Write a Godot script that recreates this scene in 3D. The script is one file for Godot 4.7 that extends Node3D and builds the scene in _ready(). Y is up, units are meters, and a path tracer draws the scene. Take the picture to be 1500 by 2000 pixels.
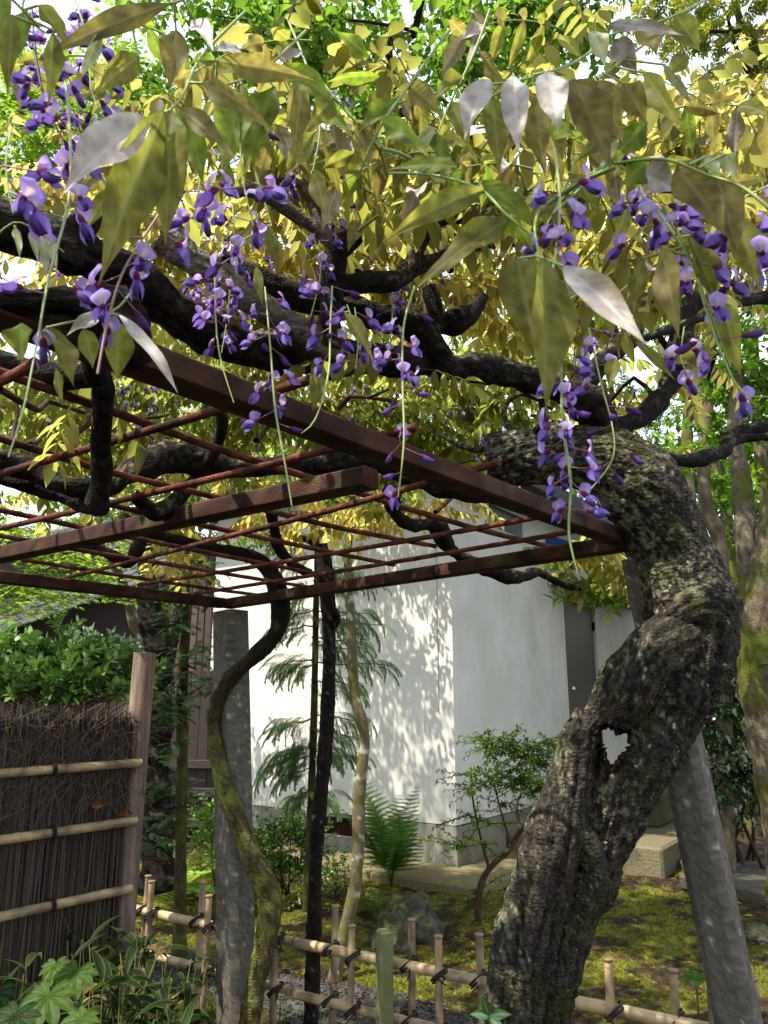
extends Node3D

# ------------------------------------------------------------------ mesh kit
class Kit:
	var v := PackedVector3Array()
	var n := PackedVector3Array()
	var c := PackedColorArray()
	var ix := PackedInt32Array()

	func grid(p: PackedVector3Array, cols: PackedColorArray, rows: int, w: int, wrap: bool) -> void:
		var off := v.size()
		for i in rows:
			var i0: int = maxi(i - 1, 0)
			var i1: int = mini(i + 1, rows - 1)
			for j in w:
				var j0: int
				var j1: int
				if wrap:
					j0 = (j + w - 1) % w
					j1 = (j + 1) % w
				else:
					j0 = maxi(j - 1, 0)
					j1 = mini(j + 1, w - 1)
				var du: Vector3 = p[i * w + j1] - p[i * w + j0]
				var dv: Vector3 = p[i1 * w + j] - p[i0 * w + j]
				var nn: Vector3 = du.cross(dv)
				n.append(nn.normalized() if nn.length_squared() > 1e-16 else Vector3.UP)
		v.append_array(p)
		c.append_array(cols)
		for i in rows - 1:
			for j in (w if wrap else w - 1):
				var a: int = off + i * w + j
				var b: int = off + i * w + (j + 1) % w
				ix.append(a); ix.append(a + w); ix.append(b)
				ix.append(b); ix.append(a + w); ix.append(b + w)

	func tri(a: Vector3, b: Vector3, d: Vector3, col: Color, away: Vector3) -> void:
		var nn: Vector3 = (b - a).cross(d - a).normalized()
		var k := v.size()
		if nn.dot((a + b + d) / 3.0 - away) < 0.0:
			nn = -nn
			v.append(a); v.append(b); v.append(d)
		else:
			v.append(a); v.append(d); v.append(b)
		for q in 3:
			n.append(nn); c.append(col); ix.append(k + q)

	func quad(a: Vector3, b: Vector3, d: Vector3, e: Vector3, col: Color, away: Vector3) -> void:
		tri(a, b, d, col, away)
		tri(a, d, e, col, away)

	# chamfered box
	func box(t: Transform3D, size: Vector3, col: Color, bev := 0.004) -> void:
		var h := size / 2.0
		var bb: float = minf(bev, minf(h.x, minf(h.y, h.z)) * 0.45)
		var pt := func(ax: int, s: Vector3) -> Vector3:
			var q := Vector3(s.x * (h.x - bb), s.y * (h.y - bb), s.z * (h.z - bb))
			q[ax] = s[ax] * h[ax]
			return t * q
		var o: Vector3 = t.origin
		for ax in 3:
			var u: int = (ax + 1) % 3
			var w: int = (ax + 2) % 3
			for s in [-1.0, 1.0]:
				var q: Array = []
				for k in [[-1.0, -1.0], [1.0, -1.0], [1.0, 1.0], [-1.0, 1.0]]:
					var g := Vector3.ZERO
					g[ax] = s; g[u] = k[0]; g[w] = k[1]
					q.append(pt.call(ax, g))
				quad(q[0], q[1], q[2], q[3], col, o)
				for s2 in [-1.0, 1.0]:
					var e: Array = []
					for k in [-1.0, 1.0]:
						var g := Vector3.ZERO
						g[ax] = s; g[u] = s2; g[w] = k
						e.append(pt.call(ax, g)); e.append(pt.call(u, g))
					quad(e[0], e[1], e[3], e[2], col, o)
		for x in [-1.0, 1.0]:
			for y in [-1.0, 1.0]:
				for z in [-1.0, 1.0]:
					var g := Vector3(x, y, z)
					tri(pt.call(0, g), pt.call(1, g), pt.call(2, g), col, o)

	func append(k: Kit, t: Transform3D, tint := Color.WHITE) -> void:
		var off := v.size()
		var nb: Basis = t.basis.inverse().transposed()
		for i in k.v.size():
			v.append(t * k.v[i])
			n.append((nb * k.n[i]).normalized())
			c.append(k.c[i] * tint)
		for i in k.ix:
			ix.append(off + i)

	func mesh() -> ArrayMesh:
		var a := []
		a.resize(Mesh.ARRAY_MAX)
		a[Mesh.ARRAY_VERTEX] = v
		a[Mesh.ARRAY_NORMAL] = n
		a[Mesh.ARRAY_COLOR] = c
		a[Mesh.ARRAY_INDEX] = ix
		var m := ArrayMesh.new()
		m.add_surface_from_arrays(Mesh.PRIMITIVE_TRIANGLES, a)
		return m

var rng := RandomNumberGenerator.new()
var nz := FastNoiseLite.new()
var nc := FastNoiseLite.new()
var taken := {}
var M := {}

func rf(a: float, b: float) -> float:
	return rng.randf_range(a, b)

func rv() -> Vector3:
	while true:
		var q := Vector3(rf(-1, 1), rf(-1, 1), rf(-1, 1))
		if q.length_squared() < 1.0 and q.length_squared() > 0.01:
			return q
	return Vector3.UP

func mix(a: Color, b: Color, t: float) -> Color:
	return a.lerp(b, clampf(t, 0.0, 1.0))

func numbered(called: String) -> String:
	if not taken.has(called):
		taken[called] = 0
		return called
	taken[called] += 1
	return "%s_%03d" % [called, taken[called]]

# ------------------------------------------------------------------ tree of things
func thing(called: String, label: String, category: String, at := Vector3.ZERO, group := "") -> Node3D:
	var o := Node3D.new()
	o.name = numbered(called)
	add_child(o)
	o.position = at
	o.set_meta("label", label)
	o.set_meta("category", category)
	if group:
		o.set_meta("group", group)
	return o

# geometry is made in world space; the part's own node carries the parent's offset back
func part(parent: Node3D, called: String, k: Kit, m: Material, label := "") -> MeshInstance3D:
	return put(parent, called, k.mesh(), m, Transform3D.IDENTITY, label)

func put(parent: Node3D, called: String, mesh: Mesh, m: Material, world: Transform3D, label := "") -> MeshInstance3D:
	var o := MeshInstance3D.new()
	o.name = called
	o.mesh = mesh
	o.material_override = m
	o.transform = away(parent).affine_inverse() * world
	parent.add_child(o, true)
	if label:
		o.set_meta("label", label)
	return o

func away(o: Node) -> Transform3D:
	var t := Transform3D.IDENTITY
	while o != self and o is Node3D:
		t = o.transform * t
		o = o.get_parent()
	return t

func many(parent: Node3D, called: String, mesh: Mesh, m: Material, at: Array, tints: Array) -> MultiMeshInstance3D:
	var mm := MultiMesh.new()
	mm.transform_format = MultiMesh.TRANSFORM_3D
	mm.use_colors = true
	mm.mesh = mesh
	mm.instance_count = at.size()
	var back: Transform3D = away(parent).affine_inverse()
	for i in at.size():
		mm.set_instance_transform(i, back * (at[i] as Transform3D))
		mm.set_instance_color(i, tints[i])
	var o := MultiMeshInstance3D.new()
	o.name = called
	o.multimesh = mm
	o.material_override = m
	parent.add_child(o, true)
	o.set_meta("kind", "stuff")
	return o

func setting(called: String, k: Kit, m: Material) -> MeshInstance3D:
	var o := MeshInstance3D.new()
	o.name = numbered(called)
	o.mesh = k.mesh()
	o.material_override = m
	o.set_meta("kind", "structure")
	add_child(o)
	return o

# ------------------------------------------------------------------ materials
func noise_tex(kind: int, freq: float, octaves: int, sd: int, size := 512) -> NoiseTexture2D:
	var f := FastNoiseLite.new()
	f.noise_type = kind
	f.frequency = freq
	f.seed = sd
	f.fractal_octaves = octaves
	var t := NoiseTexture2D.new()
	t.width = size; t.height = size
	t.seamless = true
	t.noise = f
	return t

func mat(rough: float, o := {}) -> StandardMaterial3D:
	var m := StandardMaterial3D.new()
	m.albedo_color = o.get("color", Color.WHITE)
	m.vertex_color_use_as_albedo = true
	m.vertex_color_is_srgb = true
	m.roughness = rough
	m.metallic_specular = o.get("spec", 0.5)
	if o.has("back"):
		m.backlight_enabled = true
		m.backlight = o.back
	if o.has("bump"):
		m.heightmap_enabled = true
		m.heightmap_texture = o.bump
		m.heightmap_scale = o.get("relief", 1.0)
		m.uv1_triplanar = true
		m.uv1_world_triplanar = true
		m.uv1_scale = Vector3.ONE * o.get("scale", 1.0)
	if o.has("tex"):
		m.albedo_texture = o.tex
		m.uv1_triplanar = true
		m.uv1_world_triplanar = true
		m.uv1_scale = Vector3.ONE * o.get("scale", 1.0)
	if o.has("rim"):
		m.rim_enabled = true
		m.rim = o.rim
	if o.has("metal"):
		m.metallic = o.metal
	m.cull_mode = BaseMaterial3D.CULL_DISABLED
	return m

func ramp_tex(kind: int, freq: float, octaves: int, sd: int, stops: Array) -> NoiseTexture2D:
	var t := noise_tex(kind, freq, octaves, sd)
	var g := Gradient.new()
	g.offsets = PackedFloat32Array([])
	g.colors = PackedColorArray([])
	var offs := PackedFloat32Array()
	var cols := PackedColorArray()
	for s in stops:
		offs.append(s[0]); cols.append(s[1])
	g.offsets = offs
	g.colors = cols
	t.color_ramp = g
	return t

func make_materials() -> void:
	var bumpy := noise_tex(FastNoiseLite.TYPE_SIMPLEX_SMOOTH, 0.02, 5, 3)
	var cells := noise_tex(FastNoiseLite.TYPE_CELLULAR, 0.05, 2, 8)
	var grain := ramp_tex(FastNoiseLite.TYPE_SIMPLEX_SMOOTH, 0.06, 4, 12, [[0.0, Color(0.45, 0.44, 0.43)], [0.42, Color(0.72, 0.72, 0.71)], [0.6, Color(0.92, 0.92, 0.9)], [1.0, Color(1, 1, 1)]])
	var speck := ramp_tex(FastNoiseLite.TYPE_SIMPLEX_SMOOTH, 0.11, 3, 14, [[0.0, Color(0.62, 0.61, 0.60)], [0.4, Color(0.88, 0.88, 0.88)], [0.7, Color(0.97, 0.97, 0.97)], [1.0, Color(1, 1, 1)]])
	var faint := ramp_tex(FastNoiseLite.TYPE_SIMPLEX_SMOOTH, 0.10, 4, 15, [[0.0, Color(0.82, 0.82, 0.81)], [0.5, Color(0.96, 0.96, 0.955)], [1.0, Color(1, 1, 1)]])
	M.bark = mat(0.9, {"bump": bumpy, "relief": 1.1, "scale": 9.0, "spec": 0.3, "tex": grain})
	M.bark_fine = mat(0.85, {"bump": bumpy, "relief": 0.5, "scale": 13.0, "spec": 0.25, "tex": grain})
	M.leaf = mat(0.55, {"back": Color(1.2, 1.2, 1.0), "spec": 0.4})
	M.leaf_thin = mat(0.45, {"back": Color(1.3, 1.3, 1.1), "spec": 0.5})
	M.leaf_far = mat(0.5, {"back": Color(1.15, 1.15, 0.9), "spec": 0.4})
	M.gloss = mat(0.24, {"back": Color(0.5, 0.55, 0.3), "spec": 0.6})
	M.needle = mat(0.5, {"back": Color(0.5, 0.55, 0.4)})
	M.petal = mat(0.75, {"back": Color(0.95, 0.88, 0.9), "spec": 0.25})
	M.stem = mat(0.5)
	M.plaster = mat(0.85, {"spec": 0.3, "bump": noise_tex(FastNoiseLite.TYPE_SIMPLEX_SMOOTH, 0.06, 3, 5), "relief": 0.5, "scale": 6.0, "tex": faint})
	M.concrete = mat(0.92, {"spec": 0.25, "bump": cells, "relief": 0.15, "scale": 8.0, "tex": speck})
	M.aged = mat(0.92, {"spec": 0.25, "bump": bumpy, "relief": 0.5, "scale": 2.6, "tex": grain})
	M.rust = mat(0.85, {"spec": 0.3, "bump": bumpy, "relief": 0.22, "scale": 18.0, "tex": speck})
	M.bamboo = mat(0.42, {"bump": bumpy, "relief": 0.06, "scale": 12.0})
	M.wood = mat(0.75, {"bump": bumpy, "relief": 0.2, "scale": 9.0})
	M.rope = mat(0.9)
	M.twig = mat(0.85)
	M.ground = mat(0.95, {"spec": 0.2, "bump": bumpy, "relief": 3.0, "scale": 3.0, "tex": grain})
	M.moss = mat(0.9, {"back": Color(0.4, 0.45, 0.2), "spec": 0.2})
	M.stone = mat(0.85, {"spec": 0.35, "bump": bumpy, "relief": 1.2, "scale": 5.0, "tex": grain})
	M.paint = mat(0.5)
	M.steel = mat(0.3, {"metal": 0.9})
	M.tiles = mat(0.42, {"bump": cells, "relief": 0.4, "scale": 7.0})
	M.plastic = mat(0.35)
	M.dark = mat(0.2)

# ------------------------------------------------------------------ tubes
func smooth_path(pts: Array, step: float) -> Array:
	var out: Array = []
	for i in pts.size() - 1:
		var p0: Vector4 = pts[maxi(i - 1, 0)]
		var p1: Vector4 = pts[i]
		var p2: Vector4 = pts[i + 1]
		var p3: Vector4 = pts[mini(i + 2, pts.size() - 1)]
		var d := Vector3(p2.x - p1.x, p2.y - p1.y, p2.z - p1.z).length()
		var k: int = maxi(1, int(ceil(d / step)))
		for s in k:
			var t: float = float(s) / k
			out.append(0.5 * ((2.0 * p1) + (p2 - p0) * t + (2.0 * p0 - 5.0 * p1 + 4.0 * p2 - p3) * t * t + (3.0 * p1 - p0 - 3.0 * p2 + p3) * t * t * t))
	out.append(pts[-1])
	return out

func xyz(q: Vector4) -> Vector3:
	return Vector3(q.x, q.y, q.z)

# style picks the colouring; o: amp, ridge, twist, fine, lump, cap
func tube(m: Kit, pts: Array, sides: int, step: float, style: int, o := {}) -> void:
	var s := smooth_path(pts, step)
	var amp: float = o.get("amp", 0.0)
	var ridge: float = o.get("ridge", 3.0)
	var twist: float = o.get("twist", 0.0)
	var fine: float = o.get("fine", 0.0)
	var lump: float = o.get("lump", 0.0)
	var flat_c: Color = o.get("color", Color(0.3, 0.3, 0.3))
	var rows := s.size()
	var p := PackedVector3Array()
	var cols := PackedColorArray()
	var t0: Vector3 = (xyz(s[1]) - xyz(s[0])).normalized()
	var nn: Vector3 = t0.cross(Vector3(0.13, 0.2, 0.97)).normalized()
	var run := 0.0
	for i in rows:
		var a: Vector3 = xyz(s[i])
		var t: Vector3 = (xyz(s[mini(i + 1, rows - 1)]) - xyz(s[maxi(i - 1, 0)])).normalized()
		nn = (nn - t * nn.dot(t)).normalized()
		var b: Vector3 = t.cross(nn)
		if i > 0:
			run += (a - xyz(s[i - 1])).length()
		var r: float = s[i].w
		if lump > 0.0:
			r *= 1.0 + lump * nz.get_noise_3d(a.x * 5.0, a.y * 5.0, a.z * 5.0 + style * 7.0)
		for j in sides:
			var ang: float = TAU * j / sides
			var rad: Vector3 = nn * cos(ang) + b * sin(ang)
			var d := 0.0
			if amp > 0.0:
				var q := ang + twist * run
				var n1: float = nz.get_noise_3d(cos(q) * ridge, sin(q) * ridge, run * 2.2 + style)
				var still: float = 1.0
				if style == 0:
					still = lerpf(1.0, 0.42, clampf((a.y - 1.72) / 0.15, 0.0, 1.0)) * (1.0 if a.y < 2.0 else 1.6)
				d = amp * (0.55 - 2.0 * absf(n1)) * still
				if fine > 0.0:
					var w: Vector3 = a + rad * r
					d += fine * still * nz.get_noise_3d(w.x * 28.0, w.y * 28.0, w.z * 28.0)
					d += fine * still * 0.8 * nc.get_noise_3d(w.x * 16.0, w.y * 11.0, w.z * 16.0)
			var w2: Vector3 = a + rad * r * (1.0 + d)
			p.append(w2)
			cols.append(flat_c if style < 0 else bark(style, w2, rad, d / maxf(amp, 0.01)))
	m.grid(p, cols, rows, sides, true)
	if o.get("cap", true):
		for e in 2:
			var i: int = 0 if e == 0 else rows - 1
			var mid: Vector3 = xyz(s[i])
			var inner: Vector3 = xyz(s[1]) if e == 0 else xyz(s[rows - 2])
			var cc: Color = o.get("cut", cols[i * sides])
			for j in sides:
				m.tri(mid, p[i * sides + j], p[i * sides + (j + 1) % sides], cc, inner)

func bark(style: int, p: Vector3, out: Vector3, d: float) -> Color:
	var a: float = nz.get_noise_3d(p.x * 9.0, p.y * 9.0, p.z * 9.0)
	var f: float = nz.get_noise_3d(p.x * 60.0 + 9.0, p.y * 60.0, p.z * 60.0)
	match style:
		0:
			var g: float = nz.get_noise_3d(p.x * 30.0 + 40.0, p.y * 30.0, p.z * 30.0)
			var c := mix(Color(0.125, 0.113, 0.105), Color(0.41, 0.38, 0.34), 0.40 + d * 0.3 + f * 0.6)
			c = mix(c, Color(0.33, 0.245, 0.20), (g - 0.22) * 2.5)
			var mossy: float = nz.get_noise_3d(p.x * 5.0 + 80.0, p.y * 5.0, p.z * 5.0)
			c = mix(c, Color(0.25, 0.265, 0.135), (mossy - 0.16 + f * 0.5) * 2.6)
			# lichen crust, thickest on the upper bend's flank
			var li: float = g + f * 0.75 + a * 0.5 + (0.20 if p.y > 1.75 else -0.12) - 0.35 * out.x
			c = mix(c, Color(0.52, 0.54, 0.42), minf(0.8, (li - 0.22) * 1.7))
			c = mix(c, Color(0.74, 0.75, 0.70), (nz.get_noise_3d(p.x * 34.0, p.y * 34.0 + 50.0, p.z * 34.0) - 0.50) * 7.0)
			return c
		1:
			var c := mix(Color(0.09, 0.078, 0.07), Color(0.29, 0.255, 0.225), 0.36 + f * 0.8 + a * 0.3 + d * 0.12)
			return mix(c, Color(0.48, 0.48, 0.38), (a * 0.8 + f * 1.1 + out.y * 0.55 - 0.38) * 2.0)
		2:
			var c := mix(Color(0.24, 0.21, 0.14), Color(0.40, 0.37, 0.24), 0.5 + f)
			c = mix(Color(0.13, 0.11, 0.09), c, 0.25 + (1.75 - p.y) * 1.6)  # upper stem darkened by height: its shade is put into the bark colour
			return mix(c, Color(0.52, 0.56, 0.25), (0.40 + a * 1.3 + f * 0.6 - out.x * 0.3) * clampf((1.5 - p.y) * 3.0, 0.05, 1.0))  # moss kept low and bright, the sunlit patch put into its colour
		3:
			var c := mix(Color(0.09, 0.075, 0.07), Color(0.22, 0.18, 0.165), 0.45 + f * 0.8 + nz.get_noise_3d(p.x * 10.0, p.y * 60.0, p.z * 10.0) * 0.5)
			return mix(c, Color(0.62, 0.60, 0.56), (nz.get_noise_3d(p.x * 30.0, p.y * 30.0 + 90.0, p.z * 30.0) - 0.46) * 6.0)
		4:
			var c := mix(Color(0.36, 0.32, 0.24), Color(0.56, 0.52, 0.42), 0.5 + f * 0.6)
			c = mix(c, Color(0.40, 0.42, 0.20), a * 1.8)
			return mix(c, Color(0.76, 0.75, 0.70), (nz.get_noise_3d(p.x * 7.0, p.y * 9.0 + 31.0, p.z * 7.0) - 0.28) * 9.0)
		5:
			var c := mix(Color(0.20, 0.18, 0.12), Color(0.36, 0.33, 0.22), 0.5 + f * 0.8)
			return mix(c, Color(0.38, 0.43, 0.16), 0.10 + a * 1.4)
		6:
			return mix(Color(0.22, 0.16, 0.13), Color(0.42, 0.34, 0.27), 0.45 + f * 0.9)
		7:
			var c := mix(Color(0.28, 0.25, 0.215), Color(0.62, 0.56, 0.48), 0.5 + f * 0.6 + a * 0.4)
			c = mix(c, Color(0.41, 0.43, 0.17), (nz.get_noise_3d(p.x * 3.0 + 11.0, p.y * 2.0, p.z * 3.0) + f * 0.3 + 0.02) * 3.0)
			return mix(c, Color(0.2, 0.17, 0.15), (nc.get_noise_3d(p.x * 6.0, p.y * 3.0, p.z * 6.0) - 0.1) * 1.5)
		9:  # lighter copy of the bough bark, a lit limb's brightness put into colour
			var c := mix(Color(0.24, 0.22, 0.205), Color(0.60, 0.565, 0.52), 0.5 + f * 0.7 + a * 0.35)
			return mix(c, Color(0.11, 0.095, 0.085), (nc.get_noise_3d(p.x * 9.0, p.y * 9.0, p.z * 9.0) + 0.1) * 1.2)
		8:  # rusty steel
			var c := mix(Color(0.26, 0.145, 0.115), Color(0.50, 0.28, 0.21), 0.45 + a * 0.7 + f * 0.6)
			return mix(c, Color(0.16, 0.11, 0.10), (nz.get_noise_3d(p.x * 15.0, p.y * 15.0 + 70.0, p.z * 15.0) - 0.12) * 2.5)
	return Color(0.3, 0.3, 0.3)

# ------------------------------------------------------------------ leaves
# o: rows, cols, droop, fold, wave, fat (0 slender .. 1 round), base/tip colours, vein
func leaf(m: Kit, base: Vector3, dir: Vector3, nrm: Vector3, length: float, width: float, o := {}) -> void:
	var rows: int = o.get("rows", 5)
	var w: int = o.get("cols", 3)
	var droop: float = o.get("droop", 0.3)
	var fold: float = o.get("fold", 0.25)
	var wave: float = o.get("wave", 0.0)
	var peak: float = o.get("peak", 0.4)
	var c0: Color = o.get("c0", Color(1, 1, 1))
	var c1: Color = o.get("c1", c0)
	var cv: Color = o.get("vein", c0)
	var ph: float = o.get("phase", 0.0)
	var down := Vector3(0, -1, 0)
	var p := PackedVector3Array()
	var cols := PackedColorArray()
	var at := base
	var d := dir.normalized()
	for i in rows:
		var t: float = float(i) / (rows - 1)
		var side: Vector3 = d.cross(nrm).normalized()
		var up: Vector3 = side.cross(d).normalized()
		var prof: float
		if t < peak:
			prof = sin(PI * 0.5 * (0.06 + 0.94 * t / peak))
		else:
			var q: float = (t - peak) / (1.0 - peak)
			prof = pow(cos(PI * 0.5 * q), o.get("taper", 1.25)) + 0.03 * (1.0 - q)
		for j in w:
			var x: float = 2.0 * j / (w - 1) - 1.0
			var y: float = fold * absf(x) * width * 0.5 * prof
			if wave > 0.0:
				y += wave * width * x * x * sin(t * 9.0 + ph + (1.7 if x > 0.0 else 0.0)) * prof
				y += wave * 0.55 * width * x * sin(t * 5.0 + ph * 1.7) * prof
				y += 0.010 * width * sin((t * 10.0 - absf(x) * 1.5) * TAU) * minf(1.0, absf(x) * 4.0) * prof
			p.append(at + side * x * width * 0.5 * prof + up * y)
			var cc := mix(c0, c1, t)
			if w > 5:
				var w3: Vector3 = p[p.size() - 1] + Vector3(ph, ph * 0.7, 0)
				cc *= g(0.97 + 0.30 * nz.get_noise_3d(w3.x * 60.0, w3.y * 60.0, w3.z * 60.0))
				cc = mix(cc, Color(0.40, 0.33, 0.17), 0.35 * (x * x * x * x) + 2.0 * (nz.get_noise_3d(w3.x * 22.0, w3.y * 22.0 + 30.0, w3.z * 22.0) - 0.34))
			if absf(x) < 0.12:
				cc = mix(cc, cv, 0.7)
			elif w > 5:
				cc = mix(cc, cv, 0.35 * maxf(0.0, sin((t * 9.0 - absf(x) * 1.3) * TAU) - 0.75) * 4.0)
			cols.append(cc)
		at += d * length / (rows - 1)
		d = (d + down * droop * 2.0 / rows).normalized()
	m.grid(p, cols, rows, w, false)

func stick(m: Kit, a: Vector3, b: Vector3, r0: float, r1: float, col: Color, sides := 4) -> void:
	var d: Vector3 = (b - a).normalized()
	var n1: Vector3 = d.cross(Vector3(0.31, 0.9, 0.28)).normalized()
	var b1: Vector3 = d.cross(n1)
	var p := PackedVector3Array()
	var cols := PackedColorArray()
	for i in 2:
		for j in sides:
			var ang: float = TAU * j / sides
			p.append((a if i == 0 else b) + (n1 * cos(ang) + b1 * sin(ang)) * (r0 if i == 0 else r1))
			cols.append(col)
	m.grid(p, cols, 2, sides, true)

func g(x: float) -> Color:
	return Color(x, x, x)

# a wisteria leaf: stalk along +X, hanging leaflets in pairs
func sprig_wisteria(seed_no: int) -> Kit:
	rng.seed = 900 + seed_no
	var m := Kit.new()
	var k := Color(0.80, 0.9, 0.62)
	var at := Vector3.ZERO
	var d := Vector3(1, 0.15, 0).normalized()
	var pairs := 6
	for i in pairs:
		var nx: Vector3 = at + d * 0.033
		stick(m, at, nx, 0.0016, 0.0014, k, 3)
		at = nx
		d = (d + Vector3(0, -0.12, rf(-0.05, 0.05))).normalized()
		if i == 0:
			continue
		for s in [-1.0, 1.0]:
			var q := Vector3(0.35 + rf(-0.1, 0.2), rf(-1.3, -0.35), s * rf(0.6, 1.0))
			var c: Color = g(rf(0.8, 1.0))
			leaf(m, at, q, Vector3(rf(-0.3, 0.3), 1, s * rf(0.0, 0.5)), rf(0.05, 0.07), rf(0.021, 0.027), {"rows": 5, "cols": 3, "droop": rf(0.3, 0.8), "fold": rf(0.05, 0.4), "c0": c, "c1": c * Color(1.0, 0.95, 0.9)})
	leaf(m, at, d + Vector3(0.2, -0.7, 0), Vector3(0, 1, 0), 0.065, 0.025, {"rows": 5, "cols": 3, "droop": 0.4, "c0": g(0.95)})
	return m

func sprig_ovate(seed_no: int, count: int, length: float, width: float, spread: float, whorl := false, droop := 0.3) -> Kit:
	rng.seed = 1300 + seed_no
	var m := Kit.new()
	stick(m, Vector3.ZERO, Vector3(0.26, 0.02, 0), 0.003, 0.0015, Color(0.5, 0.36, 0.22), 3)
	for i in count:
		var t: float = float(i) / count
		if whorl:
			t = 0.55 + 0.45 * t
		var ang: float = i * 2.4 + rf(-0.3, 0.3)
		var q := Vector3(rf(0.3, 0.9), sin(ang) * 0.7 + 0.1, cos(ang)) * Vector3(1, 1, spread)
		var c: Color = g(rf(0.72, 1.0))
		leaf(m, Vector3(0.26 * t, 0.02 * t, 0), q, Vector3(rf(-0.2, 0.2), 1, rf(-0.3, 0.3)), length * rf(0.75, 1.1), width * rf(0.85, 1.1), {"rows": 5, "cols": 3, "droop": droop, "fold": rf(0.1, 0.35), "c0": c, "c1": c})
	return m

func sprig_maple(seed_no: int) -> Kit:
	rng.seed = 1700 + seed_no
	var m := Kit.new()
	stick(m, Vector3.ZERO, Vector3(0.24, -0.02, 0), 0.002, 0.001, Color(0.5, 0.3, 0.2), 3)
	for i in 9:
		var t: float = (i + 1.0) / 9.0
		var s: float = -1.0 if i % 2 else 1.0
		var at := Vector3(0.24 * t, -0.02 * t + rf(-0.01, 0.01), s * 0.035)
		stick(m, Vector3(0.24 * t, -0.02 * t, 0), at, 0.0008, 0.0007, Color(0.55, 0.35, 0.2), 3)
		var c: Color = g(rf(0.8, 1.0))
		var head: float = rf(-0.5, 0.5) + s * 0.7
		for f in 5:
			var ang: float = head + (f - 2) * 0.62
			var l: float = [0.024, 0.036, 0.044, 0.036, 0.024][f]
			leaf(m, at, Vector3(cos(ang), -0.18, sin(ang)), Vector3(0, 1, 0), l, l * 0.36, {"rows": 3, "cols": 3, "droop": 0.3, "fold": 0.2, "c0": c, "peak": 0.4})
	return m

# drooping conifer frond: axis +X, flat branchlets of short needles
func sprig_conifer(seed_no: int, droop: float, needle: float) -> Kit:
	rng.seed = 2100 + seed_no
	var m := Kit.new()
	var at := Vector3.ZERO
	var d := Vector3(1, 0.3, 0).normalized()
	for i in 13:
		var nx: Vector3 = at + d * 0.020
		stick(m, at, nx, 0.0022, 0.002, Color(0.75, 0.6, 0.4), 3)
		at = nx
		d = (d + Vector3(0, -droop * 0.11, 0)).normalized()
		for s in [-1.0, 1.0]:
			var l: float = (0.085 - 0.004 * i) * rf(0.6, 1.15)
			var e: Vector3 = (d * 0.8 + Vector3(0, rf(-0.7, 0.0) * droop, s * rf(0.5, 1.0))).normalized()
			var b := at
			var steps := 8
			for q in steps:
				var b2: Vector3 = b + e * l / steps
				e = (e + Vector3(0.02, -0.09 * droop, 0)).normalized()
				for s2 in [-1.0, 1.0]:
					var side: Vector3 = e.cross(Vector3.UP).normalized() * s2
					var tip: Vector3 = b2 + (side + e * 0.9 + Vector3(0, rf(-0.3, 0.3), 0)).normalized() * needle * rf(0.8, 1.2)
					var w: Vector3 = e * needle * 0.20
					var c: Color = g(rf(0.65, 1.0))
					m.tri(b - w, b + w * 1.2, tip, c, b + Vector3(0, -1, 0))
				b = b2
	return m

func sprig_fern(seed_no: int, length: float, pairs: int, arch: float) -> Kit:
	rng.seed = 2500 + seed_no
	var m := Kit.new()
	var at := Vector3.ZERO
	var d := Vector3(0.62, 0.8, 0)
	for i in pairs:
		var t: float = float(i) / pairs
		var nx: Vector3 = at + d * length / pairs
		stick(m, at, nx, 0.003 * (1.0 - t) + 0.0008, 0.003 * (1.0 - t) + 0.0006, Color(0.8, 0.75, 0.45), 3)
		at = nx
		d = (d + Vector3(0.03, -arch / pairs, 0)).normalized()
		if t < 0.12:
			continue
		var l: float = length * 0.24 * sin(PI * pow(0.10 + 0.88 * t, 0.72)) + 0.006
		for s in [-1.0, 1.0]:
			var dir: Vector3 = (d * 0.30 + Vector3(0, -0.12, s)).normalized()
			var c: Color = g(rf(0.82, 1.0))
			# toothed pinna: small lobes on both sides of a midrib
			var lobes: int = maxi(4, int(l / 0.011))
			for q in lobes:
				var tt: float = float(q) / lobes
				var b: Vector3 = at + dir * l * tt
				var wl: float = l * 0.19 * (1.0 - 0.8 * tt)
				for s2 in [-1.0, 1.0]:
					m.tri(b, b + dir * l / lobes * 1.05, b + dir * l / lobes * 1.1 + d * s2 * wl, c, b + Vector3(0, -1, 0))
	return m

func random_basis(pitch0: float, pitch1: float, scale0: float, scale1: float) -> Basis:
	var b := Basis(Vector3.UP, rf(0, TAU)) * Basis(Vector3(0, 0, 1), rf(pitch0, pitch1)) * Basis(Vector3(1, 0, 0), rf(-0.5, 0.5))
	return b.scaled(Vector3.ONE * rf(scale0, scale1))

func tint(a: Color, b: Color) -> Color:
	return a.lerp(b, rng.randf()) * g(rf(0.85, 1.12))

# leaves in clumps: blobs are [centre, radius, count]
func crown(parent: Node3D, called: String, blobs: Array, mesh: Mesh, m: Material, ca: Color, cb: Color, o := {}) -> void:
	var xs: Array = []
	var ts: Array = []
	var squash: float = o.get("squash", 0.7)
	for b in blobs:
		var sub: Array = []
		for q in 5:
			sub.append(b[0] + rv() * b[1] * 0.7 * Vector3(1, squash, 1))
		for k in int(ceil(b[2] * o.get("thin", 1.0))):
			var at: Vector3 = sub[rng.randi() % 5] + rv() * b[1] * 0.62 * Vector3(1, squash, 1)
			xs.append(Transform3D(random_basis(o.get("p0", -0.6), o.get("p1", 0.4), o.get("s0", 0.75), o.get("s1", 1.2)), at))
			ts.append(tint(ca, cb))
	many(parent, called, mesh, m, xs, ts)

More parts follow.
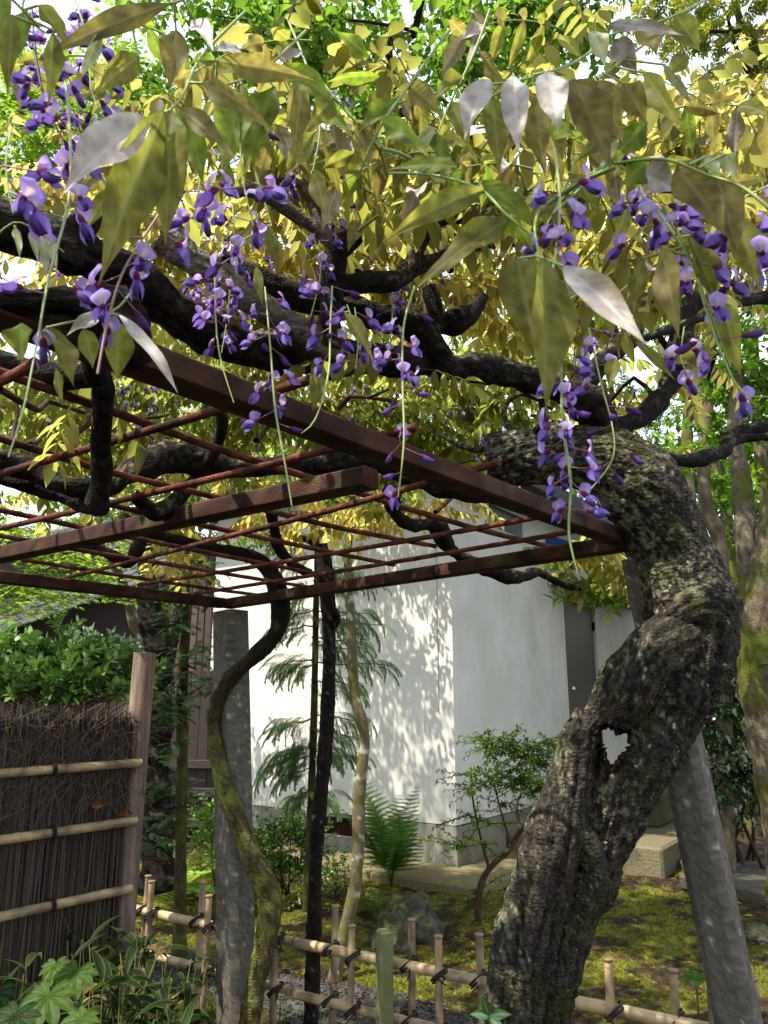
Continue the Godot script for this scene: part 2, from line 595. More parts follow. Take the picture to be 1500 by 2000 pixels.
# ------------------------------------------------------------------ the wisteria's flowers
func petal(m: Kit, fn: Callable, rows: int, w: int) -> void:
	var p := PackedVector3Array()
	var cols := PackedColorArray()
	for i in rows:
		for j in w:
			var r: Array = fn.call(float(i) / (rows - 1), 2.0 * j / (w - 1) - 1.0)
			p.append(r[0]); cols.append(r[1])
	m.grid(p, cols, rows, w, false)

# an open pea flower, facing +X, hung from the origin
func flower(seed_no: int) -> Kit:
	rng.seed = 3000 + seed_no
	var m := Kit.new()
	var open: float = rf(0.5, 1.0)
	var pale := Color(0.74, 0.67, 0.91).lerp(Color(0.65, 0.57, 0.86), rng.randf())
	var deep := Color(0.50, 0.41, 0.73).lerp(Color(0.40, 0.31, 0.64), rng.randf())
	tube(m, [Vector4(-0.002, 0, 0, 0.0012), Vector4(0.001, 0, 0, 0.003), Vector4(0.006, -0.001, 0, 0.0034)], 7, 0.002, -1, {"color": Color(0.45, 0.22, 0.36), "cap": false})
	petal(m, func(t: float, x: float) -> Array:
		var w: float = 0.0088 * pow(maxf(0.0, sin(PI * (0.05 + 0.93 * pow(t, 1.25)))), 0.7)
		var c: Color = pale.lerp(deep, 0.35 * absf(x) * (1.0 - t))
		if absf(x) < 0.3 and t < 0.55:
			c = c.lerp(Color(0.88, 0.86, 0.55), 0.5)
		return [Vector3(0.005 + 0.005 * t - 0.015 * open * t * t + 0.0035 * x * x * (1.0 - 1.6 * t) + 0.001 * sin(x * 5.0), 0.001 + 0.018 * t - 0.006 * open * t * t - 0.002 * x * x * t, x * w), c], 9, 9)
	for s in [-1.0, 1.0]:
		petal(m, func(t: float, x: float) -> Array:
			var w: float = 0.0046 * sin(PI * clampf(0.08 + 0.9 * t, 0, 1))
			return [Vector3(0.005 + 0.018 * t, -0.002 - 0.004 * t + x * w - 0.004 * t * t, s * (0.0015 + 0.004 * sin(PI * t * 0.8))), deep.lerp(pale, 0.3 * t)], 6, 4)
	tube(m, [Vector4(0.005, -0.003, 0, 0.0022), Vector4(0.010, -0.007, 0, 0.0035), Vector4(0.016, -0.008, 0, 0.003), Vector4(0.019, -0.005, 0, 0.001)], 6, 0.003, -1, {"color": deep.darkened(0.15), "cap": false})
	return m

func bud(seed_no: int) -> Kit:
	rng.seed = 3300 + seed_no
	var m := Kit.new()
	var deep := Color(0.44, 0.31, 0.60).lerp(Color(0.36, 0.24, 0.50), rng.randf())
	tube(m, [Vector4(-0.002, 0, 0, 0.001), Vector4(0.001, 0, 0, 0.0024), Vector4(0.004, -0.0005, 0, 0.0028)], 6, 0.002, -1, {"color": Color(0.42, 0.22, 0.36), "cap": false})
	tube(m, [Vector4(0.003, 0, 0, 0.0022), Vector4(0.007, -0.001, 0, 0.0036), Vector4(0.012, -0.002, 0, 0.0038), Vector4(0.016, -0.001, 0, 0.0026), Vector4(0.0185, 0.0012, 0, 0.0006)], 8, 0.002, -1, {"color": deep, "cap": false})
	return m

var FLOWERS: Array = []
var BUDS: Array = []
var stem_green := Color(0.55, 0.62, 0.36)

func facing(x: Vector3) -> Basis:
	var a: Vector3 = x.normalized()
	var z: Vector3 = a.cross(Vector3.UP).normalized()
	return Basis(a, z.cross(a), z)

# a hanging cluster: path from top to tip; flowers between t0 and t1
func raceme(parent: Node3D, path: Array, t0: float, t1: float, count: int, size: float, o := {}) -> void:
	var m := Kit.new()
	var thin: Array = []
	for q: Vector4 in path:
		thin.append(Vector4(q.x + rf(-0.003, 0.003), q.y, q.z + rf(-0.003, 0.003), q.w * 0.62))
	path = thin
	tube(m, path, 6, 0.012, -1, {"color": o.get("stem", stem_green)})
	var s := smooth_path(path, 0.01)
	var spots: Array = []
	for i in count:
		var t: float = lerpf(t0, t1, (i + rf(0.0, 0.8)) / count)
		var q: Vector4 = s[clampi(int(t * (s.size() - 1)), 0, s.size() - 1)]
		var ang: float = i * 2.4 + rf(-0.5, 0.5)
		var dir := Vector3(cos(ang), rf(-0.5, 0.15), sin(ang)).normalized()
		var l: float = rf(0.014, 0.026) * size
		var tip: Vector3 = xyz(q) + dir * l + Vector3(0, -0.004, 0)
		stick(m, xyz(q), tip, 0.0007 * size, 0.0006 * size, Color(0.52, 0.33, 0.38), 4)
		spots.append([tip, dir, t])
	var stem := part(parent, "flower_raceme", m, M.stem)
	for p in spots:
		var is_bud: bool = rng.randf() < o.get("buds", 0.3) + 0.4 * (p[2] - 0.5)
		var mesh: Mesh = BUDS[rng.randi() % BUDS.size()] if is_bud else FLOWERS[rng.randi() % FLOWERS.size()]
		var b: Basis = facing(p[1] + Vector3(0, rf(-0.5, 0.1), 0)) * Basis(Vector3.RIGHT, rf(-0.6, 0.6))
		put(stem, "flower_bud" if is_bud else "flower", mesh, M.petal, Transform3D(b.scaled_local(Vector3.ONE * size * rf(0.9, 1.15)), p[0]))

# =================================================================== scene
func _ready() -> void:
	rng.seed = 7
	nz.noise_type = FastNoiseLite.TYPE_SIMPLEX_SMOOTH
	nz.frequency = 1.0
	nz.fractal_octaves = 3
	nc.noise_type = FastNoiseLite.TYPE_CELLULAR
	nc.frequency = 1.0
	var cam := Camera3D.new()
	cam.name = "camera"
	cam.position = Vector3(0, 1.5, 0)
	cam.rotation_degrees = Vector3(13.9, 0, 0)
	cam.fov = 67.38
	cam.near = 0.05
	cam.far = 400.0
	var lens := CameraAttributesPhysical.new()
	lens.frustum_focal_length = 18.0
	lens.exposure_aperture = 11.0
	lens.frustum_focus_distance = 2.2
	lens.frustum_near = 0.05
	lens.frustum_far = 400.0
	cam.attributes = lens
	cam.fov = 67.38
	add_child(cam)
	cam.current = true
	var env := Environment.new()
	env.background_mode = Environment.BG_SKY
	var sm := ProceduralSkyMaterial.new()
	sm.sky_top_color = Color(0.79, 0.84, 0.92)
	sm.sky_horizon_color = Color(0.96, 0.97, 0.98)
	sm.sky_curve = 0.18
	sm.ground_bottom_color = Color(0.30, 0.30, 0.26)
	sm.ground_horizon_color = Color(0.60, 0.62, 0.60)
	sm.sky_energy_multiplier = 1.1
	sm.sun_angle_max = 20.0
	var sky := Sky.new()
	sky.sky_material = sm
	env.sky = sky
	env.tonemap_mode = Environment.TONE_MAPPER_LINEAR
	env.tonemap_exposure = 2.2
	env.sdfgi_enabled = true
	env.ssao_enabled = true
	env.ssil_enabled = true
	var we := WorldEnvironment.new()
	we.name = "world"
	we.environment = env
	add_child(we)
	var sun := DirectionalLight3D.new()
	sun.name = "sun"
	sun.light_energy = 1.6
	sun.light_color = Color(1.0, 0.965, 0.90)
	sun.light_angular_distance = 0.5
	sun.shadow_enabled = true
	var to_sun := Vector3(-0.66, 1.25, 0.42).normalized()
	sun.basis = Basis.looking_at(-to_sun, Vector3.UP)
	add_child(sun)

	make_materials()
	for i in 5:
		FLOWERS.append(flower(i).mesh())
	for i in 3:
		BUDS.append(bud(i).mesh())
	build_ground()
	build_storehouse()
	build_left_house()
	build_far_trees()
	build_pergola()
	build_wisteria()
	build_old_vine()
	build_garden_trees()
	build_brush_fence()
	build_lattice_fence()
	build_plants()

# ------------------------------------------------------------------ ground
func ground_h(x: float, z: float) -> float:
	var near: float = clampf(1.0 - (Vector2(x, z + 5.0).length() - 9.0) / 6.0, 0.0, 1.0)
	return (0.05 * nz.get_noise_2d(x * 0.6, z * 0.6) + 0.018 * nz.get_noise_2d(x * 4.0, z * 4.0)) * near

# the path lies along the back of the bamboo fence
func path_dist(x: float, z: float) -> float:
	# signed distance behind the fence line
	var a := Vector2(-1.10, -3.72)
	var d := Vector2(0.845, 0.535)
	var q := Vector2(x, z) - a
	return q.dot(Vector2(d.y, -d.x))

func moss_amount(x: float, z: float) -> float:
	var n: float = nz.get_noise_2d(x * 1.6 + 5.0, z * 1.6) + 0.7 * nz.get_noise_2d(x * 6.0, z * 6.0)
	var k: float = 0.20 + n
	if x > 2.3:
		k -= (x - 2.3) * 0.6
	if z < -8.5 or z > -2.0:
		k -= 1.0
	return k

func build_ground() -> void:
	var xs := PackedFloat32Array()
	var zs := PackedFloat32Array()
	var q := -90.0
	while q < 90.0:
		xs.append(q)
		q += 0.035 if q > -3.2 and q < 4.0 else clampf(absf(q - 0.4) * 0.12, 0.06, 12.0)
	q = -120.0
	while q < 60.0:
		zs.append(q)
		q += 0.04 if q > -9.0 and q < -3.0 else clampf(absf(q + 6.0) * 0.12, 0.06, 12.0)
	var p := PackedVector3Array()
	var cols := PackedColorArray()
	for z in zs:
		for x in xs:
			p.append(Vector3(x, ground_h(x, z), z))
			var f: float = nz.get_noise_2d(x * 18.0, z * 18.0)
			var soil := mix(Color(0.20, 0.165, 0.125), Color(0.36, 0.31, 0.24), 0.45 + f)
			var moss := mix(Color(0.34, 0.36, 0.12), Color(0.52, 0.51, 0.22), 0.5 + f + nz.get_noise_2d(x * 2.0, z * 2.0 + 9.0))
			cols.append(mix(soil, moss, moss_amount(x, z) * 3.0))
	var k := Kit.new()
	k.grid(p, cols, zs.size(), xs.size(), false)
	var ground := setting("ground", k, M.ground)
	# gravel path behind the fence
	var pk := Kit.new()
	p = PackedVector3Array()
	cols = PackedColorArray()
	var rows := 90
	for i in rows:
		var t: float = lerpf(-2.2, 4.6, i / (rows - 1.0))
		for j in 16:
			var s: float = j / 15.0
			var w0: float = 0.75 + 0.10 * nz.get_noise_2d(t * 1.5, 3.0) + 0.05 * nz.get_noise_2d(t * 7.0, 1.0)
			var w1: float = 1.28 + 0.14 * nz.get_noise_2d(t * 1.5, 8.0) + 0.05 * nz.get_noise_2d(t * 7.0, 5.0)
			var d: float = lerpf(w0, w1, s)
			var at := Vector3(-1.10 + 0.845 * t + 0.535 * d, 0, -3.72 + 0.535 * t - 0.845 * d)
			at.y = ground_h(at.x, at.z) + 0.006 - (0.03 if j == 0 or j == 15 else 0.0)
			p.append(at)
			cols.append(mix(Color(0.22, 0.215, 0.20), Color(0.38, 0.37, 0.345), 0.4 + nz.get_noise_2d(at.x * 40.0, at.z * 40.0)))
	pk.grid(p, cols, rows, 16, false)
	setting("path", pk, M.concrete)
	# pebbles
	rng.seed = 11
	var peb := Kit.new()
	pebble(peb, 0.008, 5)
	var at_list: Array = []
	var tl: Array = []
	for i in 9000:
		var t := rf(-2.2, 4.6)
		var d := rf(0.76, 1.28)
		var at := Vector3(-1.10 + 0.845 * t + 0.535 * d, 0, -3.72 + 0.535 * t - 0.845 * d)
		at.y = ground_h(at.x, at.z) + 0.008
		at_list.append(Transform3D(Basis(rv().normalized(), rf(0, TAU)).scaled(Vector3(rf(0.6, 1.6), rf(0.5, 0.9), rf(0.6, 1.4))), at))
		tl.append(tint(Color(0.20, 0.195, 0.185), Color(0.40, 0.385, 0.36)))
	var gv := thing("gravel", "dark grey gravel strewn along the path behind the bamboo fence", "gravel")
	gv.set_meta("kind", "stuff")
	many(gv, "pebbles", peb.mesh(), M.stone, at_list, tl)
	# moss tufts
	var tuft := Kit.new()
	for i in 9:
		var a := rf(0, TAU)
		leaf(tuft, Vector3(rf(-0.006, 0.006), 0, rf(-0.006, 0.006)), Vector3(cos(a) * 0.6, 1, sin(a) * 0.6), Vector3(sin(a), 0.3, -cos(a)), rf(0.010, 0.02), 0.003, {"rows": 3, "cols": 2, "fold": 0.0, "c0": g(rf(0.7, 1.0))})
	at_list = []; tl = []
	for i in 60000:
		var x := rf(-2.6, 3.6)
		var z := rf(-8.2, -3.0)
		var k2: float = moss_amount(x, z)
		if rng.randf() > clampf(k2 * 1.6, 0.0, 1.0) or path_dist(x, z) > 0.78 and path_dist(x, z) < 1.25:
			continue
		at_list.append(Transform3D(Basis(Vector3.UP, rf(0, TAU)).scaled(Vector3.ONE * rf(0.6, 1.3)), Vector3(x, ground_h(x, z) - 0.002, z)))
		tl.append(tint(Color(0.40, 0.43, 0.16), Color(0.63, 0.61, 0.29)))
	var ms := thing("moss", "yellow green moss growing in cushions over the garden ground", "moss")
	ms.set_meta("kind", "stuff")
	many(ms, "moss_tufts", tuft.mesh(), M.moss, at_list, tl)
	# fallen leaves, pieces of the ground
	var kinds: Array = []
	for i in 5:
		var lk := Kit.new()
		var c: Color = [Color(0.88, 0.72, 0.18), Color(0.82, 0.70, 0.26), Color(0.62, 0.42, 0.14), Color(0.83, 0.70, 0.24), Color(0.50, 0.30, 0.16)][i]
		leaf(lk, Vector3(-0.03, 0.004, 0), Vector3(1, 0.25, 0), Vector3(0, 1, 0), 0.062, 0.028, {"rows": 6, "cols": 5, "droop": 0.5, "fold": rf(0.1, 0.6), "wave": 0.1, "c0": c, "c1": c.darkened(0.12), "vein": c.lightened(0.2)})
		kinds.append(lk.mesh())
	for i in 290:
		var x := rf(-0.2, 3.4)
		var z := rf(-7.4, -3.3)
		if i > 235:
			x = rf(-2.2, 0.4)
			z = rf(-7.0, -4.6)
		put(ground, "fallen_leaf", kinds[[0, 0, 1, 1, 3, 2, 4][rng.randi() % 7]], M.leaf_thin, Transform3D(Basis(Vector3.UP, rf(0, TAU)) * Basis(Vector3.RIGHT, rf(-0.3, 0.3)) * Basis.from_scale(Vector3.ONE * rf(0.75, 1.35)), Vector3(x, ground_h(x, z) + 0.024, z)))

func pebble(m: Kit, r: float, res: int) -> void:
	var p := PackedVector3Array()
	var cols := PackedColorArray()
	for i in res:
		var a: float = PI * i / (res - 1)
		for j in 6:
			var b: float = TAU * j / 6
			p.append(Vector3(sin(a) * cos(b), -cos(a), sin(a) * sin(b)) * r)
			cols.append(Color.WHITE)
	m.grid(p, cols, res, 6, true)

# ------------------------------------------------------------------ storehouse
var HC := Vector3(0.65, 0, -7.38)      # the near corner
var HL := Vector3(-0.82, 0, -0.572)    # along the left wall
var HR := Vector3(0.572, 0, -0.82)     # along the right wall

func house(l: float, r: float, y: float) -> Vector3:
	return HC + HL * l + HR * r + Vector3(0, y, 0)

# slab between (l0..l1) x (r0..r1) x (y0..y1) in the storehouse's own directions
func slab(k: Kit, l0: float, l1: float, r0: float, r1: float, y0: float, y1: float, col: Color, bev := 0.006) -> void:
	k.box(Transform3D(Basis(HL, Vector3.UP, -HR), house((l0 + l1) / 2, (r0 + r1) / 2, (y0 + y1) / 2)), Vector3(l1 - l0, y1 - y0, r1 - r0), col, bev)

# plaster sheet with slight undulation and weathering
func plaster(k: Kit, l0: float, r0: float, l1: float, r1: float, y0: float, y1: float, out: Vector3, base: Color, dirt: Color, grime: float) -> void:
	var wide: float = Vector2(l1 - l0, r1 - r0).length()
	var w: int = int(wide / 0.045) + 2
	var h: int = int((y1 - y0) / 0.045) + 2
	var p := PackedVector3Array()
	var cols := PackedColorArray()
	for i in h:
		for j in w:
			var t: float = float(j) / (w - 1)
			var y: float = lerpf(y0, y1, float(i) / (h - 1))
			var at: Vector3 = house(lerpf(l0, l1, t), lerpf(r0, r1, t), y)
			var n1: float = nz.get_noise_3d(at.x * 1.2, at.y * 1.0, at.z * 1.2)
			var n2: float = nz.get_noise_3d(at.x * 7.0, at.y * 4.0, at.z * 7.0)
			p.append(at + out * 0.0025 * nz.get_noise_3d(at.x * 5.0, at.y * 5.0, at.z * 5.0))
			var low: float = clampf(1.0 - (y - y0) / 0.35, 0.0, 1.0)
			cols.append(mix(base, dirt, grime * (0.25 + n1 * 0.4 + n2 * 0.18 + low * 0.6 * (0.6 + n2))))
	k.grid(p, cols, h, w, false)

func build_storehouse() -> void:
	var o := thing("storehouse", "white plastered storehouse with grey footing and brown door", "building", HC)
	var white := Color(0.89, 0.875, 0.84)
	var dirt := Color(0.66, 0.65, 0.58)
	var top := 3.75
	# walls with thickness behind the plaster
	var k := Kit.new()
	plaster(k, 3.3, 0, 0, 0, 0.42, top, -HR, white, dirt, 0.5)
	slab(k, 0.03, 3.29, 0.03, 0.20, 0.42, top - 0.01, white, 0.0)
	part(o, "left_wall", k, M.plaster)
	k = Kit.new()
	var d0 := 2.80
	var d1 := 3.92
	plaster(k, 0, 0, 0, d0 - 0.05, 0.42, top, -HL, white, dirt, 0.75)
	plaster(k, 0, d1 + 0.05, 0, 6.6, 0.42, top, -HL, white, dirt, 0.75)
	plaster(k, 0, d0 - 0.05, 0, d1 + 0.05, 2.80, top, -HL, white, dirt, 0.75)
	slab(k, 0.03, 0.20, 0.21, d0 - 0.05, 0.42, top - 0.01, white, 0.0)
	slab(k, 0.03, 0.20, d1 + 0.05, 6.6, 0.42, top - 0.01, white, 0.0)
	slab(k, 0.03, 0.20, d0 - 0.05, d1 + 0.05, 2.80, top - 0.01, white, 0.0)
	slab(k, 0.001, 0.03, d0 - 0.052, d0 - 0.049, 0.64, 2.80, white, 0.0)
	part(o, "right_wall", k, M.plaster)
	k = Kit.new()
	slab(k, 3.12, 3.3, 0.21, 6.6, 0.0, top - 0.02, white)
	slab(k, 0.0, 3.3, 6.6, 6.75, 0.0, top - 0.02, white)
	part(o, "back_wall", k, M.plaster)
	# footing, a little proud
	k = Kit.new()
	plaster(k, 3.32, -0.012, 1.52, -0.012, -0.05, 0.415, -HR, Color(0.57, 0.56, 0.53), Color(0.36, 0.37, 0.28), 0.9)
	plaster(k, 1.16, -0.012, -0.012, -0.012, -0.05, 0.415, -HR, Color(0.57, 0.56, 0.53), Color(0.36, 0.37, 0.28), 0.9)
	plaster(k, 1.52, -0.012, 1.16, -0.012, -0.05, 0.22, -HR, Color(0.57, 0.56, 0.53), Color(0.36, 0.37, 0.28), 0.9)
	plaster(k, 1.52, -0.012, 1.16, -0.012, 0.39, 0.415, -HR, Color(0.57, 0.56, 0.53), Color(0.36, 0.37, 0.28), 0.9)
	plaster(k, -0.012, -0.012, -0.012, 6.6, -0.05, 0.415, -HL, Color(0.54, 0.52, 0.46), Color(0.33, 0.33, 0.24), 0.9)
	slab(k, 0.0, 3.3, 0.09, 0.2, -0.05, 0.41, Color(0.1, 0.1, 0.1), 0.0)
	slab(k, 0.02, 0.2, 0.2, 6.6, -0.05, 0.41, Color(0.3, 0.3, 0.28), 0.0)
	part(o, "footing", k, M.concrete)
	k = Kit.new()
	var wire: Array = []
	for i in 9:
		wire.append(v4(house(0.16 + 0.004 * sin(i * 1.7), -0.006, 3.3 - i * 0.235), 0.0035))
	tube(k, wire, 6, 0.05, -1, {"color": Color(0.50, 0.49, 0.48)})
	part(o, "cable", k, M.plastic)
	# a vent with bars in the footing
	k = Kit.new()
	slab(k, 1.15, 1.53, -0.020, -0.006, 0.205, 0.225, Color(0.55, 0.54, 0.52))
	slab(k, 1.15, 1.53, -0.020, -0.006, 0.388, 0.404, Color(0.45, 0.44, 0.42))
	var vent := part(o, "vent", k, M.concrete)
	for i in 17:
		k = Kit.new()
		var l: float = 1.175 + i * 0.0205
		slab(k, l, l + 0.009, 0.0, 0.012, 0.226, 0.387, Color(0.22, 0.13, 0.12), 0.001)
		part(vent, "vent_bar", k, M.rust)
	# door
	k = Kit.new()
	slab(k, 0.03, 0.07, d0, d1, 0.66, 2.75, Color(0.295, 0.255, 0.235), 0.003)
	var door := part(o, "door", k, M.paint)
	k = Kit.new()
	var kn: Vector3 = house(-0.035, d0 + 0.10, 1.66)
	tube(k, [v4(kn - HL * -0.062, 0.011), v4(kn + HL * 0.02, 0.011)], 10, 0.02, -1, {"color": Color(0.8, 0.8, 0.78)})
	tube(k, [v4(kn + HL * 0.022, 0.018), v4(kn + HL * 0.010, 0.030), v4(kn - HL * 0.012, 0.031), v4(kn - HL * 0.026, 0.016)], 14, 0.006, -1, {"color": Color(0.85, 0.85, 0.84)})
	part(door, "door_knob", k, M.steel)
	for y in [0.95, 2.45]:
		k = Kit.new()
		slab(k, 0.0, 0.028, d1 - 0.03, d1 + 0.012, y, y + 0.11, Color(0.10, 0.09, 0.09), 0.002)
		part(door, "hinge", k, M.steel)
	k = Kit.new()
	slab(k, -0.012, 0.06, d0 - 0.046, d0 - 0.003, 0.64, 2.80, Color(0.74, 0.73, 0.70))
	slab(k, -0.012, 0.06, d1 + 0.014, d1 + 0.048, 0.64, 2.80, Color(0.74, 0.73, 0.70))
	slab(k, -0.011, 0.06, d0 - 0.003, d1 + 0.014, 2.755, 2.798, Color(0.74, 0.73, 0.70))
	part(o, "door_frame", k, M.paint)
	# canopy over the door
	k = Kit.new()
	slab(k, -0.85, -0.004, 2.35, 5.6, 2.90, 3.04, Color(0.70, 0.70, 0.66))
	part(o, "door_canopy", k, M.plaster)
	# small dark window high in the right wall
	k = Kit.new()
	slab(k, -0.03, -0.003, 0.75, 1.65, 3.30, 3.62, Color(0.62, 0.62, 0.60))
	var win := part(o, "window", k, M.paint)
	k = Kit.new()
	slab(k, -0.036, -0.031, 0.79, 1.61, 3.34, 3.58, Color(0.06, 0.07, 0.07), 0.001)
	part(win, "pane", k, M.dark)
	# blue awning
	k = Kit.new()
	var bl := Color(0.10, 0.33, 0.62)
	var a0: Vector3 = house(-0.005, 2.35, 3.52)
	var b0: Vector3 = house(-0.005, 3.35, 3.52)
	var a1: Vector3 = house(-0.42, 2.35, 3.32)
	var b1: Vector3 = house(-0.42, 3.35, 3.32)
	var dn := Vector3(0, -0.13, 0)
	var inn: Vector3 = (a0 + b0 + a1 + b1) / 4.0 + Vector3(0, -0.08, 0)
	k.quad(a0, b0, b1, a1, bl, inn)
	k.quad(a1, b1, b1 + dn, a1 + dn, bl.darkened(0.2), inn)
	k.quad(a0, a1, a1 + dn, a0 + dn * 2.5, bl.darkened(0.2), inn)
	k.quad(b0, b1, b1 + dn, b0 + dn * 2.5, bl.darkened(0.2), inn)
	k.quad(a0 + dn * 2.5, b0 + dn * 2.5, b1 + dn, a1 + dn, bl.darkened(0.2), inn)
	var aw := part(o, "awning", k, M.plastic)
	for i in 5:
		k = Kit.new()
		var t: float = (i + 0.5) / 5.0
		var c0: Vector3 = a0.lerp(b0, t) + Vector3(0, 0.006, 0)
		var c1: Vector3 = a1.lerp(b1, t) + Vector3(0, 0.006, 0)
		tube(k, [v4(c0, 0.008), v4(c1, 0.008), v4(c1 - HL * 0.008 + dn * 0.95, 0.008)], 6, 0.1, -1, {"color": bl.lightened(0.1)})
		part(aw, "awning_rib", k, M.plastic)
	# flat roof with an eave
	k = Kit.new()
	slab(k, -0.45, 3.7, -0.40, 7.0, 3.76, 3.94, Color(0.36, 0.355, 0.34), 0.012)
	part(o, "roof", k, M.concrete)
	# concrete apron round the foot
	k = Kit.new()
	slab(k, -0.55, 2.0, -0.62, -0.02, -0.1, 0.085, Color(0.50, 0.46, 0.34), 0.02)
	slab(k, -0.551, -0.02, -0.015, 1.7, -0.1, 0.085, Color(0.50, 0.46, 0.34), 0.02)
	setting("apron", k, M.aged)
	# two steps up to the door
	k = Kit.new()
	slab(k, -1.53, -0.02, 0.95, 4.6, -0.05, 0.25, Color(0.49, 0.46, 0.37), 0.022)
	var st := thing("concrete_step", "long low concrete step with fallen leaves below the brown door", "step", house(-0.7, 2.6, 0))
	part(st, "step_block", k, M.aged)
	k = Kit.new()
	slab(k, -1.20, -0.022, 2.05, 4.3, 0.252, 0.56, Color(0.37, 0.37, 0.26), 0.022)
	st = thing("concrete_step", "mossy upper concrete step under the brown door behind the lower one", "step", house(-0.6, 3.2, 0.25))
	part(st, "step_block", k, M.aged)
	# grey pipe lying along the wall foot past the steps
	k = Kit.new()
	tube(k, [v4(house(-0.25, 4.7, 0.30), 0.055), v4(house(-0.25, 6.4, 0.30), 0.055)], 14, 0.3, -1, {"color": Color(0.50, 0.50, 0.50)})
	st = thing("drain_pipe", "grey pipe along the wall foot beyond the upper step", "pipe", house(-0.25, 5.5, 0))
	part(st, "pipe_length", k, M.plastic)
	k = Kit.new()
	slab(k, -0.31, -0.19, 4.9, 5.0, -0.02, 0.25, Color(0.45, 0.45, 0.43))
	slab(k, -0.31, -0.19, 6.0, 6.1, -0.02, 0.25, Color(0.45, 0.45, 0.43))
	part(st, "bracket", k, M.concrete)
	# flat paving stones to the right
	rng.seed = 21
	for i in 6:
		k = Kit.new()
		var x: float = 3.0 + (i % 3) * 0.85 + rf(-0.05, 0.05)
		var z: float = -6.9 - (i / 3) * 0.95 - (i % 3) * 0.25
		k.box(Transform3D(Basis(Vector3.UP, 0.6 + rf(-0.1, 0.1)), Vector3(x, 0.03, z)), Vector3(0.8, 0.12, 0.85), Color(0.36, 0.34, 0.30) * g(rf(0.85, 1.1)), 0.02)
		var sn: String = ["nearest the lower step", "next along from the step", "before the mossy trunks", "behind, beside the upper step", "behind in the middle", "farthest, by the dark bushes"][i]
		var sp := thing("paving_stone", "flat grey paving stone " + sn, "paving stone", Vector3(x, 0, z), "paving stones right of the steps")
		part(sp, "stone_slab", k, M.stone)

func v4(p: Vector3, r: float) -> Vector4:
	return Vector4(p.x, p.y, p.z, r)

